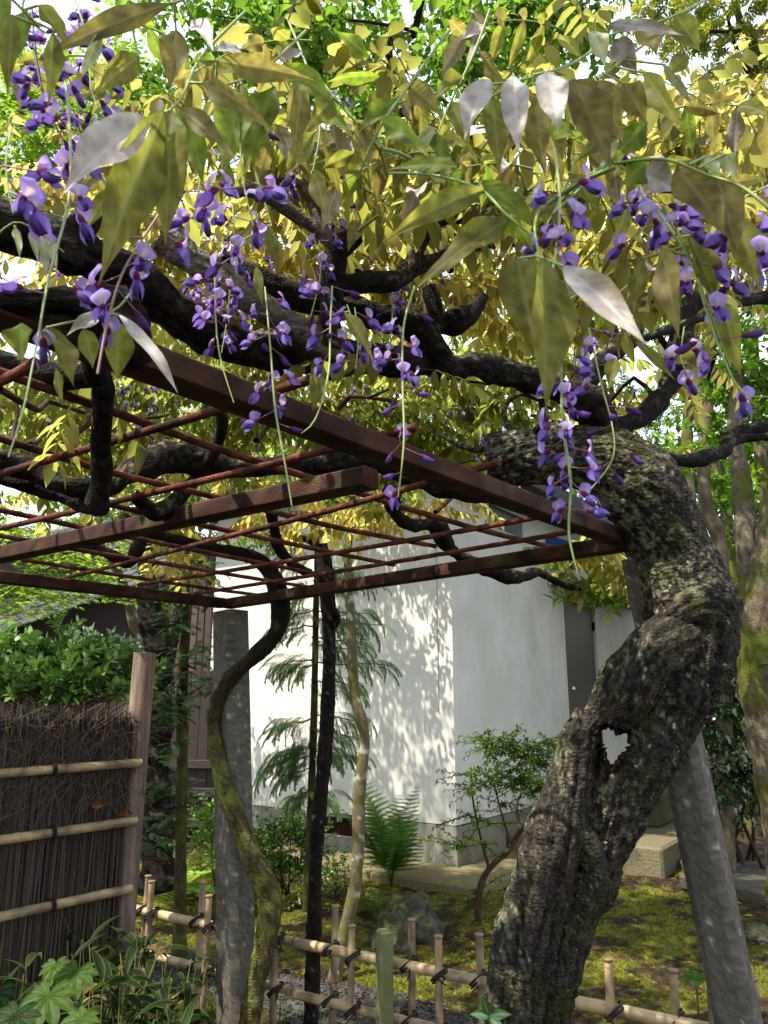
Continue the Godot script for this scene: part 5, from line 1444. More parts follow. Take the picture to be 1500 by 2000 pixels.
func build_near_leaves(o: Node3D) -> void:
	rng.seed = 120
	M.sky_sheen = mat(0.55, {"back": Color(0.6, 0.6, 0.4), "rim": 0.6})  # rim adds a painted sky sheen to the pale leaflets
	# [stalk points, leaflets]
	var near := [
		[[Vector4(-0.137,2.166,-0.620,0.0020), Vector4(-0.169,2.091,-0.600,0.0019), Vector4(-0.178,1.995,-0.550,0.0017), Vector4(-0.184,1.953,-0.520,0.0012)], [[Vector3(-0.176,1.959,-0.520),Vector3(-0.204,1.797,-0.500),0.0459,0], [Vector3(-0.174,1.969,-0.530),Vector3(-0.167,1.842,-0.520),0.0401,0], [Vector3(-0.184,1.942,-0.510),Vector3(-0.222,1.847,-0.470),0.0369,1], [Vector3(-0.174,1.990,-0.550),Vector3(-0.118,1.919,-0.530),0.0191,3], [Vector3(-0.161,2.033,-0.570),Vector3(-0.094,1.955,-0.540),0.0227,3], [Vector3(-0.173,2.001,-0.560),Vector3(-0.155,1.930,-0.570),0.0310,2]]],
		[[Vector4(-0.088,2.245,-0.720,0.0023), Vector4(-0.125,2.157,-0.680,0.0022), Vector4(-0.147,2.119,-0.660,0.0018), Vector4(-0.168,2.094,-0.640,0.0015)], [[Vector3(-0.162,2.106,-0.620),Vector3(-0.066,2.064,-0.600),0.0269,3], [Vector3(-0.147,2.116,-0.660),Vector3(-0.158,2.018,-0.660),0.0442,2], [Vector3(-0.116,2.131,-0.680),Vector3(-0.142,2.031,-0.680),0.0411,2], [Vector3(-0.104,2.157,-0.680),Vector3(-0.054,2.108,-0.680),0.0305,2], [Vector3(-0.089,2.163,-0.700),Vector3(-0.098,2.081,-0.720),0.0313,3]]],
		[[Vector4(-0.164,2.175,-0.600,0.0020), Vector4(-0.196,2.135,-0.580,0.0017), Vector4(-0.229,2.102,-0.560,0.0014)], [[Vector3(-0.193,2.109,-0.560),Vector3(-0.276,2.013,-0.520),0.0239,3], [Vector3(-0.198,2.121,-0.600),Vector3(-0.200,2.056,-0.600),0.0322,3], [Vector3(-0.216,2.051,-0.560),Vector3(-0.240,1.991,-0.540),0.0270,0], [Vector3(-0.181,2.133,-0.600),Vector3(-0.157,2.077,-0.580),0.0196,1], [Vector3(-0.241,2.059,-0.540),Vector3(-0.254,2.011,-0.540),0.0132,4]]],
		[[Vector4(-0.286,2.068,-0.500,0.0015), Vector4(-0.289,2.037,-0.500,0.0012), Vector4(-0.268,2.017,-0.500,0.0010)], [[Vector3(-0.285,2.011,-0.480),Vector3(-0.280,1.939,-0.480),0.0181,0], [Vector3(-0.286,2.037,-0.500),Vector3(-0.286,1.993,-0.500),0.0164,2], [Vector3(-0.273,2.038,-0.520),Vector3(-0.270,1.965,-0.520),0.0178,0], [Vector3(-0.283,2.013,-0.460),Vector3(-0.280,1.971,-0.460),0.0190,2], [Vector3(-0.277,2.042,-0.500),Vector3(-0.261,2.023,-0.520),0.0189,0]]],
		[[Vector4(0.078,2.266,-0.740,0.0024), Vector4(0.029,2.168,-0.720,0.0023), Vector4(-0.005,2.097,-0.700,0.0022), Vector4(-0.028,2.062,-0.720,0.0017)], [[Vector3(-0.003,2.107,-0.700),Vector3(0.044,2.030,-0.660),0.0264,2], [Vector3(0.012,2.169,-0.740),Vector3(-0.029,2.124,-0.740),0.0258,2], [Vector3(-0.035,2.114,-0.760),Vector3(-0.070,2.093,-0.760),0.0201,0], [Vector3(0.029,2.187,-0.740),Vector3(0.064,2.148,-0.740),0.0306,3], [Vector3(-0.006,2.258,-0.800),Vector3(-0.070,2.250,-0.800),0.0230,2], [Vector3(-0.019,2.288,-0.800),Vector3(-0.062,2.328,-0.800),0.0258,2]]],
		[[Vector4(-0.078,2.210,-0.750,0.0027), Vector4(-0.035,2.145,-0.740,0.0026), Vector4(-0.009,2.120,-0.760,0.0027), Vector4(0.006,2.117,-0.800,0.0025)], [[Vector3(-0.057,2.154,-0.720),Vector3(-0.084,2.108,-0.720),0.0285,0], [Vector3(-0.029,2.138,-0.740),Vector3(-0.018,2.093,-0.760),0.0256,3]]],
		[[Vector4(-0.127,2.365,-0.820,0.0023), Vector4(-0.096,2.273,-0.800,0.0022), Vector4(-0.080,2.173,-0.780,0.0018), Vector4(-0.084,2.109,-0.780,0.0015)], [[Vector3(-0.093,2.239,-0.780),Vector3(-0.116,2.165,-0.780),0.0274,3], [Vector3(-0.083,2.202,-0.780),Vector3(-0.037,2.151,-0.780),0.0259,2], [Vector3(-0.084,2.158,-0.780),Vector3(-0.114,2.095,-0.780),0.0281,0], [Vector3(-0.084,2.109,-0.780),Vector3(-0.065,2.034,-0.780),0.0265,0], [Vector3(-0.103,2.296,-0.800),Vector3(-0.147,2.258,-0.800),0.0232,1]]],
		[[Vector4(0.146,2.413,-0.850,0.0024), Vector4(0.122,2.328,-0.840,0.0024), Vector4(0.084,2.238,-0.820,0.0019), Vector4(0.064,2.192,-0.820,0.0016)], [[Vector3(0.125,2.336,-0.840),Vector3(0.157,2.279,-0.840),0.0271,3], [Vector3(0.103,2.286,-0.830),Vector3(0.059,2.247,-0.830),0.0292,0], [Vector3(0.084,2.238,-0.820),Vector3(0.105,2.169,-0.820),0.0311,0], [Vector3(0.064,2.199,-0.820),Vector3(0.032,2.162,-0.820),0.0270,4], [Vector3(0.064,2.190,-0.820),Vector3(0.073,2.125,-0.820),0.0282,2], [Vector3(0.138,2.388,-0.850),Vector3(0.103,2.363,-0.850),0.0235,1]]],
		[[Vector4(0.224,2.130,-0.780,0.0018), Vector4(0.209,2.074,-0.780,0.0018), Vector4(0.178,2.013,-0.760,0.0014)], [[Vector3(0.216,2.102,-0.780),Vector3(0.249,2.047,-0.780),0.0277,0], [Vector3(0.205,2.067,-0.780),Vector3(0.165,2.034,-0.780),0.0238,3], [Vector3(0.248,2.146,-0.800),Vector3(0.277,2.110,-0.800),0.0248,3], [Vector3(0.290,2.075,-0.800),Vector3(0.269,2.006,-0.800),0.0281,0]]],
		[[Vector4(-0.373,2.146,-0.800,0.0019), Vector4(-0.324,2.089,-0.800,0.0018), Vector4(-0.303,2.047,-0.800,0.0015)], [[Vector3(-0.328,2.096,-0.800),Vector3(-0.350,2.040,-0.800),0.0208,0], [Vector3(-0.310,2.061,-0.800),Vector3(-0.287,2.006,-0.800),0.0182,2], [Vector3(-0.346,2.124,-0.800),Vector3(-0.301,2.103,-0.800),0.0210,3]]],
		[[Vector4(0.005,2.012,-0.660,0.0020), Vector4(0.048,1.976,-0.620,0.0019), Vector4(0.080,1.932,-0.580,0.0018), Vector4(0.104,1.886,-0.550,0.0017), Vector4(0.114,1.860,-0.540,0.0014)], [[Vector3(0.066,1.971,-0.600),Vector3(0.004,1.983,-0.620),0.0204,2], [Vector3(0.085,1.924,-0.570),Vector3(0.005,1.856,-0.540),0.0253,0], [Vector3(0.085,1.940,-0.580),Vector3(0.138,1.903,-0.600),0.0276,2], [Vector3(0.102,1.882,-0.550),Vector3(0.027,1.809,-0.530),0.0284,0], [Vector3(0.104,1.883,-0.550),Vector3(0.122,1.859,-0.560),0.0250,2]]],
		[[Vector4(0.142,1.931,-0.600,0.0021), Vector4(0.127,1.883,-0.560,0.0017), Vector4(0.116,1.829,-0.520,0.0014)], [[Vector3(0.101,1.827,-0.520),Vector3(0.108,1.733,-0.500),0.0389,0], [Vector3(0.117,1.814,-0.500),Vector3(0.108,1.693,-0.480),0.0464,0], [Vector3(0.131,1.808,-0.500),Vector3(0.169,1.728,-0.460),0.0261,1], [Vector3(0.214,1.798,-0.600),Vector3(0.244,1.763,-0.600),0.0113,0]]],
		[[Vector4(0.244,2.210,-0.700,0.0023), Vector4(0.191,2.138,-0.660,0.0021), Vector4(0.134,2.087,-0.620,0.0017), Vector4(0.086,2.057,-0.600,0.0014)], [[Vector3(0.095,2.065,-0.600),Vector3(0.072,1.985,-0.580),0.0316,1], [Vector3(0.124,2.078,-0.610),Vector3(0.118,1.970,-0.580),0.0283,1], [Vector3(0.159,2.093,-0.620),Vector3(0.160,2.009,-0.600),0.0327,1], [Vector3(0.110,2.100,-0.660),Vector3(0.115,2.015,-0.660),0.0324,0], [Vector3(0.154,2.094,-0.660),Vector3(0.160,2.009,-0.660),0.0313,3]]],
		[[Vector4(0.316,2.245,-0.720,0.0023), Vector4(0.263,2.170,-0.680,0.0022), Vector4(0.216,2.125,-0.660,0.0018)], [[Vector3(0.183,2.084,-0.620),Vector3(0.204,1.969,-0.600),0.0445,3], [Vector3(0.212,2.100,-0.640),Vector3(0.232,2.031,-0.640),0.0388,3], [Vector3(0.267,2.130,-0.660),Vector3(0.289,2.047,-0.640),0.0275,0], [Vector3(0.289,2.140,-0.660),Vector3(0.314,2.091,-0.660),0.0169,4], [Vector3(0.247,2.116,-0.660),Vector3(0.265,2.069,-0.660),0.0315,3], [Vector3(0.248,2.080,-0.680),Vector3(0.191,2.021,-0.660),0.0235,2], [Vector3(0.283,2.104,-0.700),Vector3(0.235,2.046,-0.700),0.0286,2]]],
		[[Vector4(0.383,2.310,-0.740,0.0024), Vector4(0.314,2.238,-0.700,0.0023), Vector4(0.260,2.204,-0.680,0.0019), Vector4(0.219,2.170,-0.660,0.0013)], [[Vector3(0.237,2.191,-0.660),Vector3(0.304,2.156,-0.640),0.0183,1], [Vector3(0.220,2.183,-0.660),Vector3(0.228,2.138,-0.660),0.0225,4], [Vector3(0.277,2.210,-0.680),Vector3(0.282,2.150,-0.660),0.0332,3], [Vector3(0.326,2.245,-0.700),Vector3(0.347,2.197,-0.700),0.0321,0], [Vector3(0.248,2.190,-0.680),Vector3(0.269,2.144,-0.680),0.0275,1], [Vector3(0.263,2.204,-0.700),Vector3(0.237,2.156,-0.700),0.0249,3], [Vector3(0.342,2.210,-0.720),Vector3(0.316,2.175,-0.720),0.0232,0]]],
		[[Vector4(0.216,1.987,-0.620,0.0022), Vector4(0.251,1.980,-0.600,0.0021), Vector4(0.282,1.950,-0.580,0.0020), Vector4(0.305,1.917,-0.560,0.0021), Vector4(0.319,1.874,-0.540,0.0023)], [[Vector3(0.265,1.968,-0.600),Vector3(0.289,1.889,-0.580),0.0426,3], [Vector3(0.300,1.960,-0.600),Vector3(0.310,1.885,-0.600),0.0370,3], [Vector3(0.250,1.992,-0.620),Vector3(0.221,1.965,-0.620),0.0288,2], [Vector3(0.335,1.949,-0.640),Vector3(0.346,1.873,-0.640),0.0369,0], [Vector3(0.242,1.994,-0.640),Vector3(0.284,1.971,-0.640),0.0316,1], [Vector3(0.293,1.982,-0.600),Vector3(0.302,1.964,-0.600),0.0168,4], [Vector3(0.310,1.984,-0.600),Vector3(0.318,1.958,-0.600),0.0186,4]]],
		[[Vector4(0.271,1.969,-0.660,0.0023), Vector4(0.291,1.918,-0.660,0.0020), Vector4(0.308,1.863,-0.660,0.0017), Vector4(0.318,1.800,-0.660,0.0014)], [[Vector3(0.252,1.902,-0.620),Vector3(0.251,1.804,-0.600),0.0307,3], [Vector3(0.248,1.915,-0.660),Vector3(0.237,1.861,-0.660),0.0197,0], [Vector3(0.296,1.940,-0.660),Vector3(0.315,1.863,-0.660),0.0299,0], [Vector3(0.321,1.869,-0.660),Vector3(0.330,1.795,-0.660),0.0272,0]]],
		[[Vector4(-0.239,1.885,-0.660,0.0017), Vector4(-0.237,1.841,-0.620,0.0014), Vector4(-0.242,1.823,-0.600,0.0011)], [[Vector3(-0.228,1.823,-0.600),Vector3(-0.170,1.745,-0.580),0.0150,1], [Vector3(-0.235,1.826,-0.620),Vector3(-0.232,1.772,-0.620),0.0308,0], [Vector3(-0.240,1.824,-0.600),Vector3(-0.260,1.794,-0.580),0.0132,1], [Vector3(-0.265,1.820,-0.620),Vector3(-0.254,1.783,-0.620),0.0199,0], [Vector3(-0.289,1.811,-0.600),Vector3(-0.261,1.758,-0.600),0.0324,0], [Vector3(-0.311,1.815,-0.600),Vector3(-0.306,1.780,-0.600),0.0263,2], [Vector3(-0.286,1.782,-0.620),Vector3(-0.277,1.748,-0.620),0.0098,0]]],
		[[Vector4(-0.348,1.895,-0.600,0.0011), Vector4(-0.327,1.910,-0.600,0.0011), Vector4(-0.304,1.905,-0.600,0.0011), Vector4(-0.283,1.880,-0.600,0.0009)], [[Vector3(-0.327,1.908,-0.600),Vector3(-0.319,1.877,-0.600),0.0091,4], [Vector3(-0.312,1.906,-0.600),Vector3(-0.303,1.874,-0.600),0.0091,4], [Vector3(-0.302,1.903,-0.600),Vector3(-0.294,1.857,-0.600),0.0109,4], [Vector3(-0.293,1.896,-0.600),Vector3(-0.286,1.865,-0.600),0.0090,4]]],
		[[Vector4(-0.183,2.241,-0.950,0.0022), Vector4(-0.158,2.150,-0.950,0.0018)], [[Vector3(-0.177,2.085,-0.950),Vector3(-0.166,2.023,-0.950),0.0170,0], [Vector3(-0.200,2.125,-0.950),Vector3(-0.204,2.074,-0.950),0.0172,0], [Vector3(-0.165,2.150,-0.950),Vector3(-0.145,2.070,-0.950),0.0216,0]]],
		[[Vector4(-0.042,1.992,-0.950,0.0017), Vector4(-0.049,2.023,-0.950,0.0014)], [[Vector3(-0.054,2.015,-0.950),Vector3(-0.012,1.925,-0.930),0.0237,0], [Vector3(-0.089,1.963,-1.000),Vector3(-0.098,1.894,-1.000),0.0317,0], [Vector3(-0.038,2.193,-1.000),Vector3(-0.052,2.141,-1.000),0.0273,3]]],
		[[Vector4(0.246,2.020,-0.800,0.0018), Vector4(0.249,1.967,-0.800,0.0015)], [[Vector3(0.260,1.958,-0.820),Vector3(0.266,1.912,-0.820),0.0181,0], [Vector3(0.293,1.924,-0.900),Vector3(0.283,1.882,-0.900),0.0221,0], [Vector3(0.394,1.924,-0.900),Vector3(0.385,1.872,-0.900),0.0299,0], [Vector3(0.423,1.931,-0.900),Vector3(0.363,1.915,-0.900),0.0287,0]]],
	]
	for s in near:
		var k := Kit.new()
		var thin: Array = []
		for q: Vector4 in s[0]:
			thin.append(Vector4(q.x + rf(-0.004, 0.004), q.y + rf(-0.004, 0.004), q.z, q.w * 0.7))
		tube(k, thin, 7, 0.010, -1, {"color": Color(0.42, 0.50, 0.22)})
		for q in s[1]:
			# short stalklet from the nearest point of the stalk
			var best: Vector3 = xyz(s[0][0])
			for w in smooth_path(s[0], 0.01):
				if (xyz(w) - q[0]).length() < (best - q[0]).length():
					best = xyz(w)
			if (best - q[0]).length() < 0.06:
				stick(k, best, q[0], 0.0012, 0.0011, Color(0.5, 0.56, 0.28), 5)
		var st := part(o, "compound_leaf", k, M.stem)
		for q in s[1]:
			leaflet(st, q[0], q[1], q[2], q[3])
	# more hanging leaves a little farther back
	for b in [[Vector3(-0.149,2.372,-1.000), 0.3], [Vector3(-0.082,2.376,-1.050), 2.9], [Vector3(0.052,2.302,-0.950), 0.4], [Vector3(0.101,2.307,-1.000), 2.6], [Vector3(0.134,2.310,-0.950), 0.2], [Vector3(0.202,2.202,-0.900), 3.0], [Vector3(0.293,2.233,-0.950), 0.3], [Vector3(0.404,2.337,-0.950), 0.1], [Vector3(0.270,2.483,-0.950), 2.7], [Vector3(-0.375,2.449,-0.900), 0.2], [Vector3(-0.436,2.436,-0.950), 2.8], [Vector3(-0.040,2.457,-1.000), 0.3], [Vector3(0.535,2.196,-1.100), 2.9], [Vector3(0.087,2.418,-1.000), 3.1], [Vector3(-0.246,2.310,-0.950), 0.5], [Vector3(-0.102,2.413,-0.900), 3.0]]:
		var k := Kit.new()
		var d := Vector3(cos(b[1]), 0.1, rf(-0.5, 0.5)).normalized()
		var pts: Array = []
		for i in 6:
			pts.append(v4(b[0] + d * 0.034 * i + Vector3(0, -0.0035 * i * i, 0), 0.0017 - 0.0002 * i))
		tube(k, pts, 6, 0.02, -1, {"color": Color(0.48, 0.55, 0.25)})
		var st := part(o, "compound_leaf", k, M.stem)
		for i in range(1, 6):
			for s in [-1.0, 1.0]:
				var a: Vector3 = xyz(pts[i])
				var dir := (d * rf(0.2, 0.5) + Vector3(rf(-0.2, 0.2), rf(-1.2, -0.5), s * 0.8)).normalized()
				leaflet(st, a, a + dir * rf(0.055, 0.08), rf(0.022, 0.03), [0, 0, 2, 3, 3, 1][rng.randi() % 6])

func build_racemes(o: Node3D) -> void:
	rng.seed = 130
	# green shoots
	for s in [[Vector4(0.151,1.946,-0.620,0.0021), Vector4(0.178,1.961,-0.610,0.0023), Vector4(0.209,1.970,-0.600,0.0023)], [Vector4(0.160,1.949,-0.640,0.0017), Vector4(0.208,1.999,-0.640,0.0020), Vector4(0.252,2.091,-0.700,0.0016)], [Vector4(-0.007,2.131,-0.900,0.0024), Vector4(-0.035,2.121,-0.920,0.0024)], [Vector4(-0.003,2.120,-0.760,0.0024), Vector4(0.019,2.146,-0.800,0.0022), Vector4(0.063,2.202,-0.900,0.0021)]]:
		var k := Kit.new()
		tube(k, s, 7, 0.012, -1, {"color": Color(0.36, 0.46, 0.20)})
		part(o, "shoot", k, M.stem)
	var pale := Color(0.62, 0.66, 0.46)
	raceme(o, [Vector4(0.154,1.990,-0.600,0.0019), Vector4(0.159,1.947,-0.600,0.0021), Vector4(0.156,1.905,-0.600,0.0020), Vector4(0.145,1.865,-0.600,0.0016), Vector4(0.139,1.838,-0.600,0.0013), Vector4(0.149,1.830,-0.600,0.0013), Vector4(0.173,1.844,-0.600,0.0009)], 0.2, 0.62, 7, 1.0, {"stem": pale, "buds": -0.05})
	raceme(o, [Vector4(0.269,1.969,-0.660,0.0023), Vector4(0.293,1.912,-0.660,0.0022), Vector4(0.308,1.858,-0.660,0.0019), Vector4(0.317,1.806,-0.660,0.0017), Vector4(0.330,1.777,-0.660,0.0014), Vector4(0.358,1.772,-0.660,0.0009)], 0.05, 0.85, 11, 0.95, {"stem": Color(0.52, 0.60, 0.34), "buds": 0.1})
	raceme(o, [Vector4(0.286,2.024,-0.720,0.0022), Vector4(0.307,1.973,-0.700,0.0021), Vector4(0.323,1.920,-0.700,0.0018), Vector4(0.329,1.874,-0.700,0.0015)], 0.0, 0.9, 10, 1.0, {"buds": 0.25})
	raceme(o, [Vector4(0.357,1.967,-0.620,0.0014), Vector4(0.337,1.960,-0.640,0.0015), Vector4(0.348,1.935,-0.660,0.0012), Vector4(0.352,1.885,-0.660,0.0010)], 0.1, 1.0, 9, 1.0, {"buds": 0.2})
	raceme(o, [Vector4(0.234,2.065,-0.700,0.0016), Vector4(0.264,2.034,-0.700,0.0016), Vector4(0.276,1.991,-0.700,0.0013), Vector4(0.264,1.967,-0.700,0.0011)], 0.2, 1.0, 8, 1.0, {"buds": 0.4})
	raceme(o, [Vector4(-0.366,2.238,-0.700,0.0023), Vector4(-0.321,2.094,-0.660,0.0021), Vector4(-0.292,1.984,-0.620,0.0022), Vector4(-0.286,1.921,-0.600,0.0021), Vector4(-0.284,1.848,-0.580,0.0019), Vector4(-0.275,1.772,-0.560,0.0014), Vector4(-0.273,1.717,-0.550,0.0012), Vector4(-0.278,1.676,-0.540,0.0008)], 0.05, 0.80, 16, 0.95, {"stem": Color(0.50, 0.56, 0.38), "buds": 0.05})
	raceme(o, [Vector4(-0.254,1.884,-0.450,0.0011), Vector4(-0.255,1.851,-0.450,0.0010), Vector4(-0.249,1.816,-0.450,0.0009)], 0.4, 1.0, 4, 1.02, {"buds": -0.3})
	raceme(o, [Vector4(-0.452,2.360,-0.800,0.0023), Vector4(-0.434,2.281,-0.800,0.0026), Vector4(-0.415,2.220,-0.800,0.0022), Vector4(-0.387,2.160,-0.800,0.0016)], 0.2, 1.0, 12, 1.0, {"stem": Color(0.25, 0.2, 0.2), "buds": 0.3})
	raceme(o, [Vector4(-0.407,2.400,-0.800,0.0020), Vector4(-0.376,2.312,-0.800,0.0019), Vector4(-0.362,2.235,-0.800,0.0016), Vector4(-0.347,2.205,-0.800,0.0013)], 0.1, 1.0, 14, 1.0, {"buds": 0.2})
	raceme(o, [Vector4(-0.207,1.935,-0.620,0.0016), Vector4(-0.224,1.870,-0.600,0.0018), Vector4(-0.227,1.810,-0.580,0.0019), Vector4(-0.229,1.755,-0.570,0.0016)], 0.1, 0.8, 8, 1.0, {"stem": Color(0.50, 0.38, 0.36), "buds": 0.3})
	raceme(o, [Vector4(-0.135,2.012,-0.620,0.0012), Vector4(-0.129,1.973,-0.620,0.0012), Vector4(-0.120,1.924,-0.620,0.0009)], 0.3, 1.0, 4, 1.05, {"buds": -0.4})
	raceme(o, [Vector4(-0.189,2.046,-0.700,0.0014), Vector4(-0.195,2.009,-0.700,0.0013), Vector4(-0.188,1.985,-0.700,0.0011)], 0.3, 1.0, 5, 1.0, {"buds": -0.2})
	raceme(o, [Vector4(-0.183,2.075,-0.800,0.0015), Vector4(-0.178,2.027,-0.800,0.0015), Vector4(-0.167,1.993,-0.800,0.0012)], 0.2, 1.0, 5, 1.0, {"buds": -0.1})
	raceme(o, [Vector4(-0.074,2.083,-1.000,0.0019), Vector4(-0.075,2.008,-0.980,0.0021), Vector4(-0.076,1.930,-0.960,0.0021), Vector4(-0.089,1.860,-0.950,0.0017), Vector4(-0.108,1.840,-0.950,0.0010)], 0.0, 0.55, 8, 1.0, {"buds": 0.6})
	raceme(o, [Vector4(-0.167,2.071,-0.980,0.0018), Vector4(-0.154,1.952,-0.960,0.0021), Vector4(-0.145,1.874,-0.950,0.0024), Vector4(-0.128,1.800,-0.940,0.0020), Vector4(-0.115,1.741,-0.940,0.0013)], 0.1, 0.68, 14, 0.95, {"buds": 0.15})
	raceme(o, [Vector4(-0.247,2.100,-1.000,0.0019), Vector4(-0.239,2.034,-1.000,0.0018), Vector4(-0.229,1.966,-0.990,0.0018), Vector4(-0.208,1.897,-0.980,0.0010)], 0.0, 0.5, 8, 0.95, {"buds": 0.2})
	raceme(o, [Vector4(-0.256,2.190,-1.150,0.0017), Vector4(-0.261,2.114,-1.150,0.0017), Vector4(-0.266,2.050,-1.150,0.0012)], 0.0, 1.0, 10, 1.0, {"buds": 0.0})
	raceme(o, [Vector4(0.041,2.071,-0.980,0.0022), Vector4(0.028,1.998,-0.960,0.0025), Vector4(0.024,1.903,-0.950,0.0024), Vector4(0.024,1.828,-0.940,0.0020), Vector4(0.019,1.751,-0.940,0.0013)], 0.15, 0.95, 16, 0.92, {"buds": 0.6})
	raceme(o, [Vector4(0.213,1.946,-0.860,0.0028), Vector4(0.211,1.880,-0.850,0.0031), Vector4(0.210,1.812,-0.840,0.0030), Vector4(0.208,1.741,-0.830,0.0026), Vector4(0.207,1.682,-0.830,0.0023), Vector4(0.210,1.636,-0.830,0.0011)], 0.12, 0.8, 22, 0.95, {"stem": Color(0.42, 0.52, 0.28), "buds": 0.2})
	raceme(o, [Vector4(0.277,1.992,-0.950,0.0021), Vector4(0.282,1.913,-0.940,0.0020), Vector4(0.293,1.838,-0.930,0.0016), Vector4(0.286,1.797,-0.930,0.0016), Vector4(0.257,1.757,-0.930,0.0013)], 0.0, 0.9, 11, 1.0, {"buds": 0.7})
	raceme(o, [Vector4(-0.117,2.290,-1.200,0.0018), Vector4(-0.109,2.220,-1.200,0.0018), Vector4(-0.123,2.141,-1.200,0.0013)], 0.0, 1.0, 9, 1.0, {"buds": 0.1})
	raceme(o, [Vector4(-0.044,2.050,-1.000,0.0015), Vector4(-0.036,2.002,-1.000,0.0015), Vector4(-0.043,1.955,-1.000,0.0011)], 0.1, 1.0, 5, 1.05, {"buds": -0.2})
	raceme(o, [Vector4(-0.134,2.293,-0.950,0.0015), Vector4(-0.136,2.241,-0.950,0.0015), Vector4(-0.081,2.258,-0.950,0.0011)], 0.0, 1.0, 6, 1.0, {"buds": 0.2})
	raceme(o, [Vector4(0.366,1.941,-0.850,0.0012), Vector4(0.356,1.900,-0.850,0.0012), Vector4(0.363,1.874,-0.850,0.0009)], 0.3, 1.0, 3, 1.1, {"buds": -0.2})
	raceme(o, [Vector4(-0.089,2.446,-1.300,0.0020), Vector4(-0.093,2.389,-1.300,0.0020), Vector4(-0.098,2.356,-1.300,0.0015)], 0.1, 1.0, 6, 1.0, {"buds": 0.1})
	raceme(o, [Vector4(0.016,2.340,-1.400,0.0021), Vector4(0.018,2.248,-1.400,0.0021), Vector4(0.010,2.159,-1.400,0.0015)], 0.0, 1.0, 9, 1.0, {"buds": 0.3})

# ------------------------------------------------------------------ mossy vine round the far post
func build_old_vine() -> void:
	var o := thing("wisteria_vine", "mossy wisteria stem winding round the far concrete post of the pergola", "wisteria", Vector3(-0.6, 0, -3.3))
	var k := Kit.new()
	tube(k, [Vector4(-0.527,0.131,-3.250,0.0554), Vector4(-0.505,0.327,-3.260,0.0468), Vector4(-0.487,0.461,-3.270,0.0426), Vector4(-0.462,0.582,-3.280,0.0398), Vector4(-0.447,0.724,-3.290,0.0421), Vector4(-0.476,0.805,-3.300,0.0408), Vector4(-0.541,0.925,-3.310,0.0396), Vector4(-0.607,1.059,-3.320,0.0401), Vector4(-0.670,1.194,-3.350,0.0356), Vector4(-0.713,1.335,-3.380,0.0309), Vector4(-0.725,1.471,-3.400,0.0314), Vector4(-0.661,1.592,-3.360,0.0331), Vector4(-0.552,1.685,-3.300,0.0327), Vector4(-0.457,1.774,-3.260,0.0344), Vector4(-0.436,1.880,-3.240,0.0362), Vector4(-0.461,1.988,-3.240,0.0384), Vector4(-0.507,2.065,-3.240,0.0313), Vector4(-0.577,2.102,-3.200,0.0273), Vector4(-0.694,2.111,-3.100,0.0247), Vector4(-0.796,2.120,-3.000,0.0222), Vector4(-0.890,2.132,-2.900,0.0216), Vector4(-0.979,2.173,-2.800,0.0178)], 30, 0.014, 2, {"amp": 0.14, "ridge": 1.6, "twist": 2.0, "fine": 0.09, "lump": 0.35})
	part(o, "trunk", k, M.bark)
	k = Kit.new()
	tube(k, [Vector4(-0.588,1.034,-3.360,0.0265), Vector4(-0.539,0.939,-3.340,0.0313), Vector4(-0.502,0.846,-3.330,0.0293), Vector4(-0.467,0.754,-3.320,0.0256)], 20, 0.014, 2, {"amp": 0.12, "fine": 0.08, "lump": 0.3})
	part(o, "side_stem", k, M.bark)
	k = Kit.new()
	tube(k, [Vector4(-0.465,2.285,-3.000,0.0209), Vector4(-0.455,2.202,-3.100,0.0231), Vector4(-0.445,2.135,-3.200,0.0237), Vector4(-0.384,2.069,-3.250,0.0222), Vector4(-0.322,2.042,-3.300,0.0224)], 14, 0.014, 1, {"amp": 0.12, "fine": 0.08, "lump": 0.4})
	part(o, "bough", k, M.bark_fine)
	k = Kit.new()
	tube(k, [Vector4(-1.116,2.052,-2.600,0.0149), Vector4(-0.979,2.011,-2.650,0.0196), Vector4(-0.912,1.984,-2.700,0.0230), Vector4(-0.877,2.051,-2.700,0.0216), Vector4(-0.867,2.111,-2.700,0.0155)], 14, 0.014, 1, {"amp": 0.12, "fine": 0.08, "lump": 0.5})
	part(o, "bough", k, M.bark_fine)

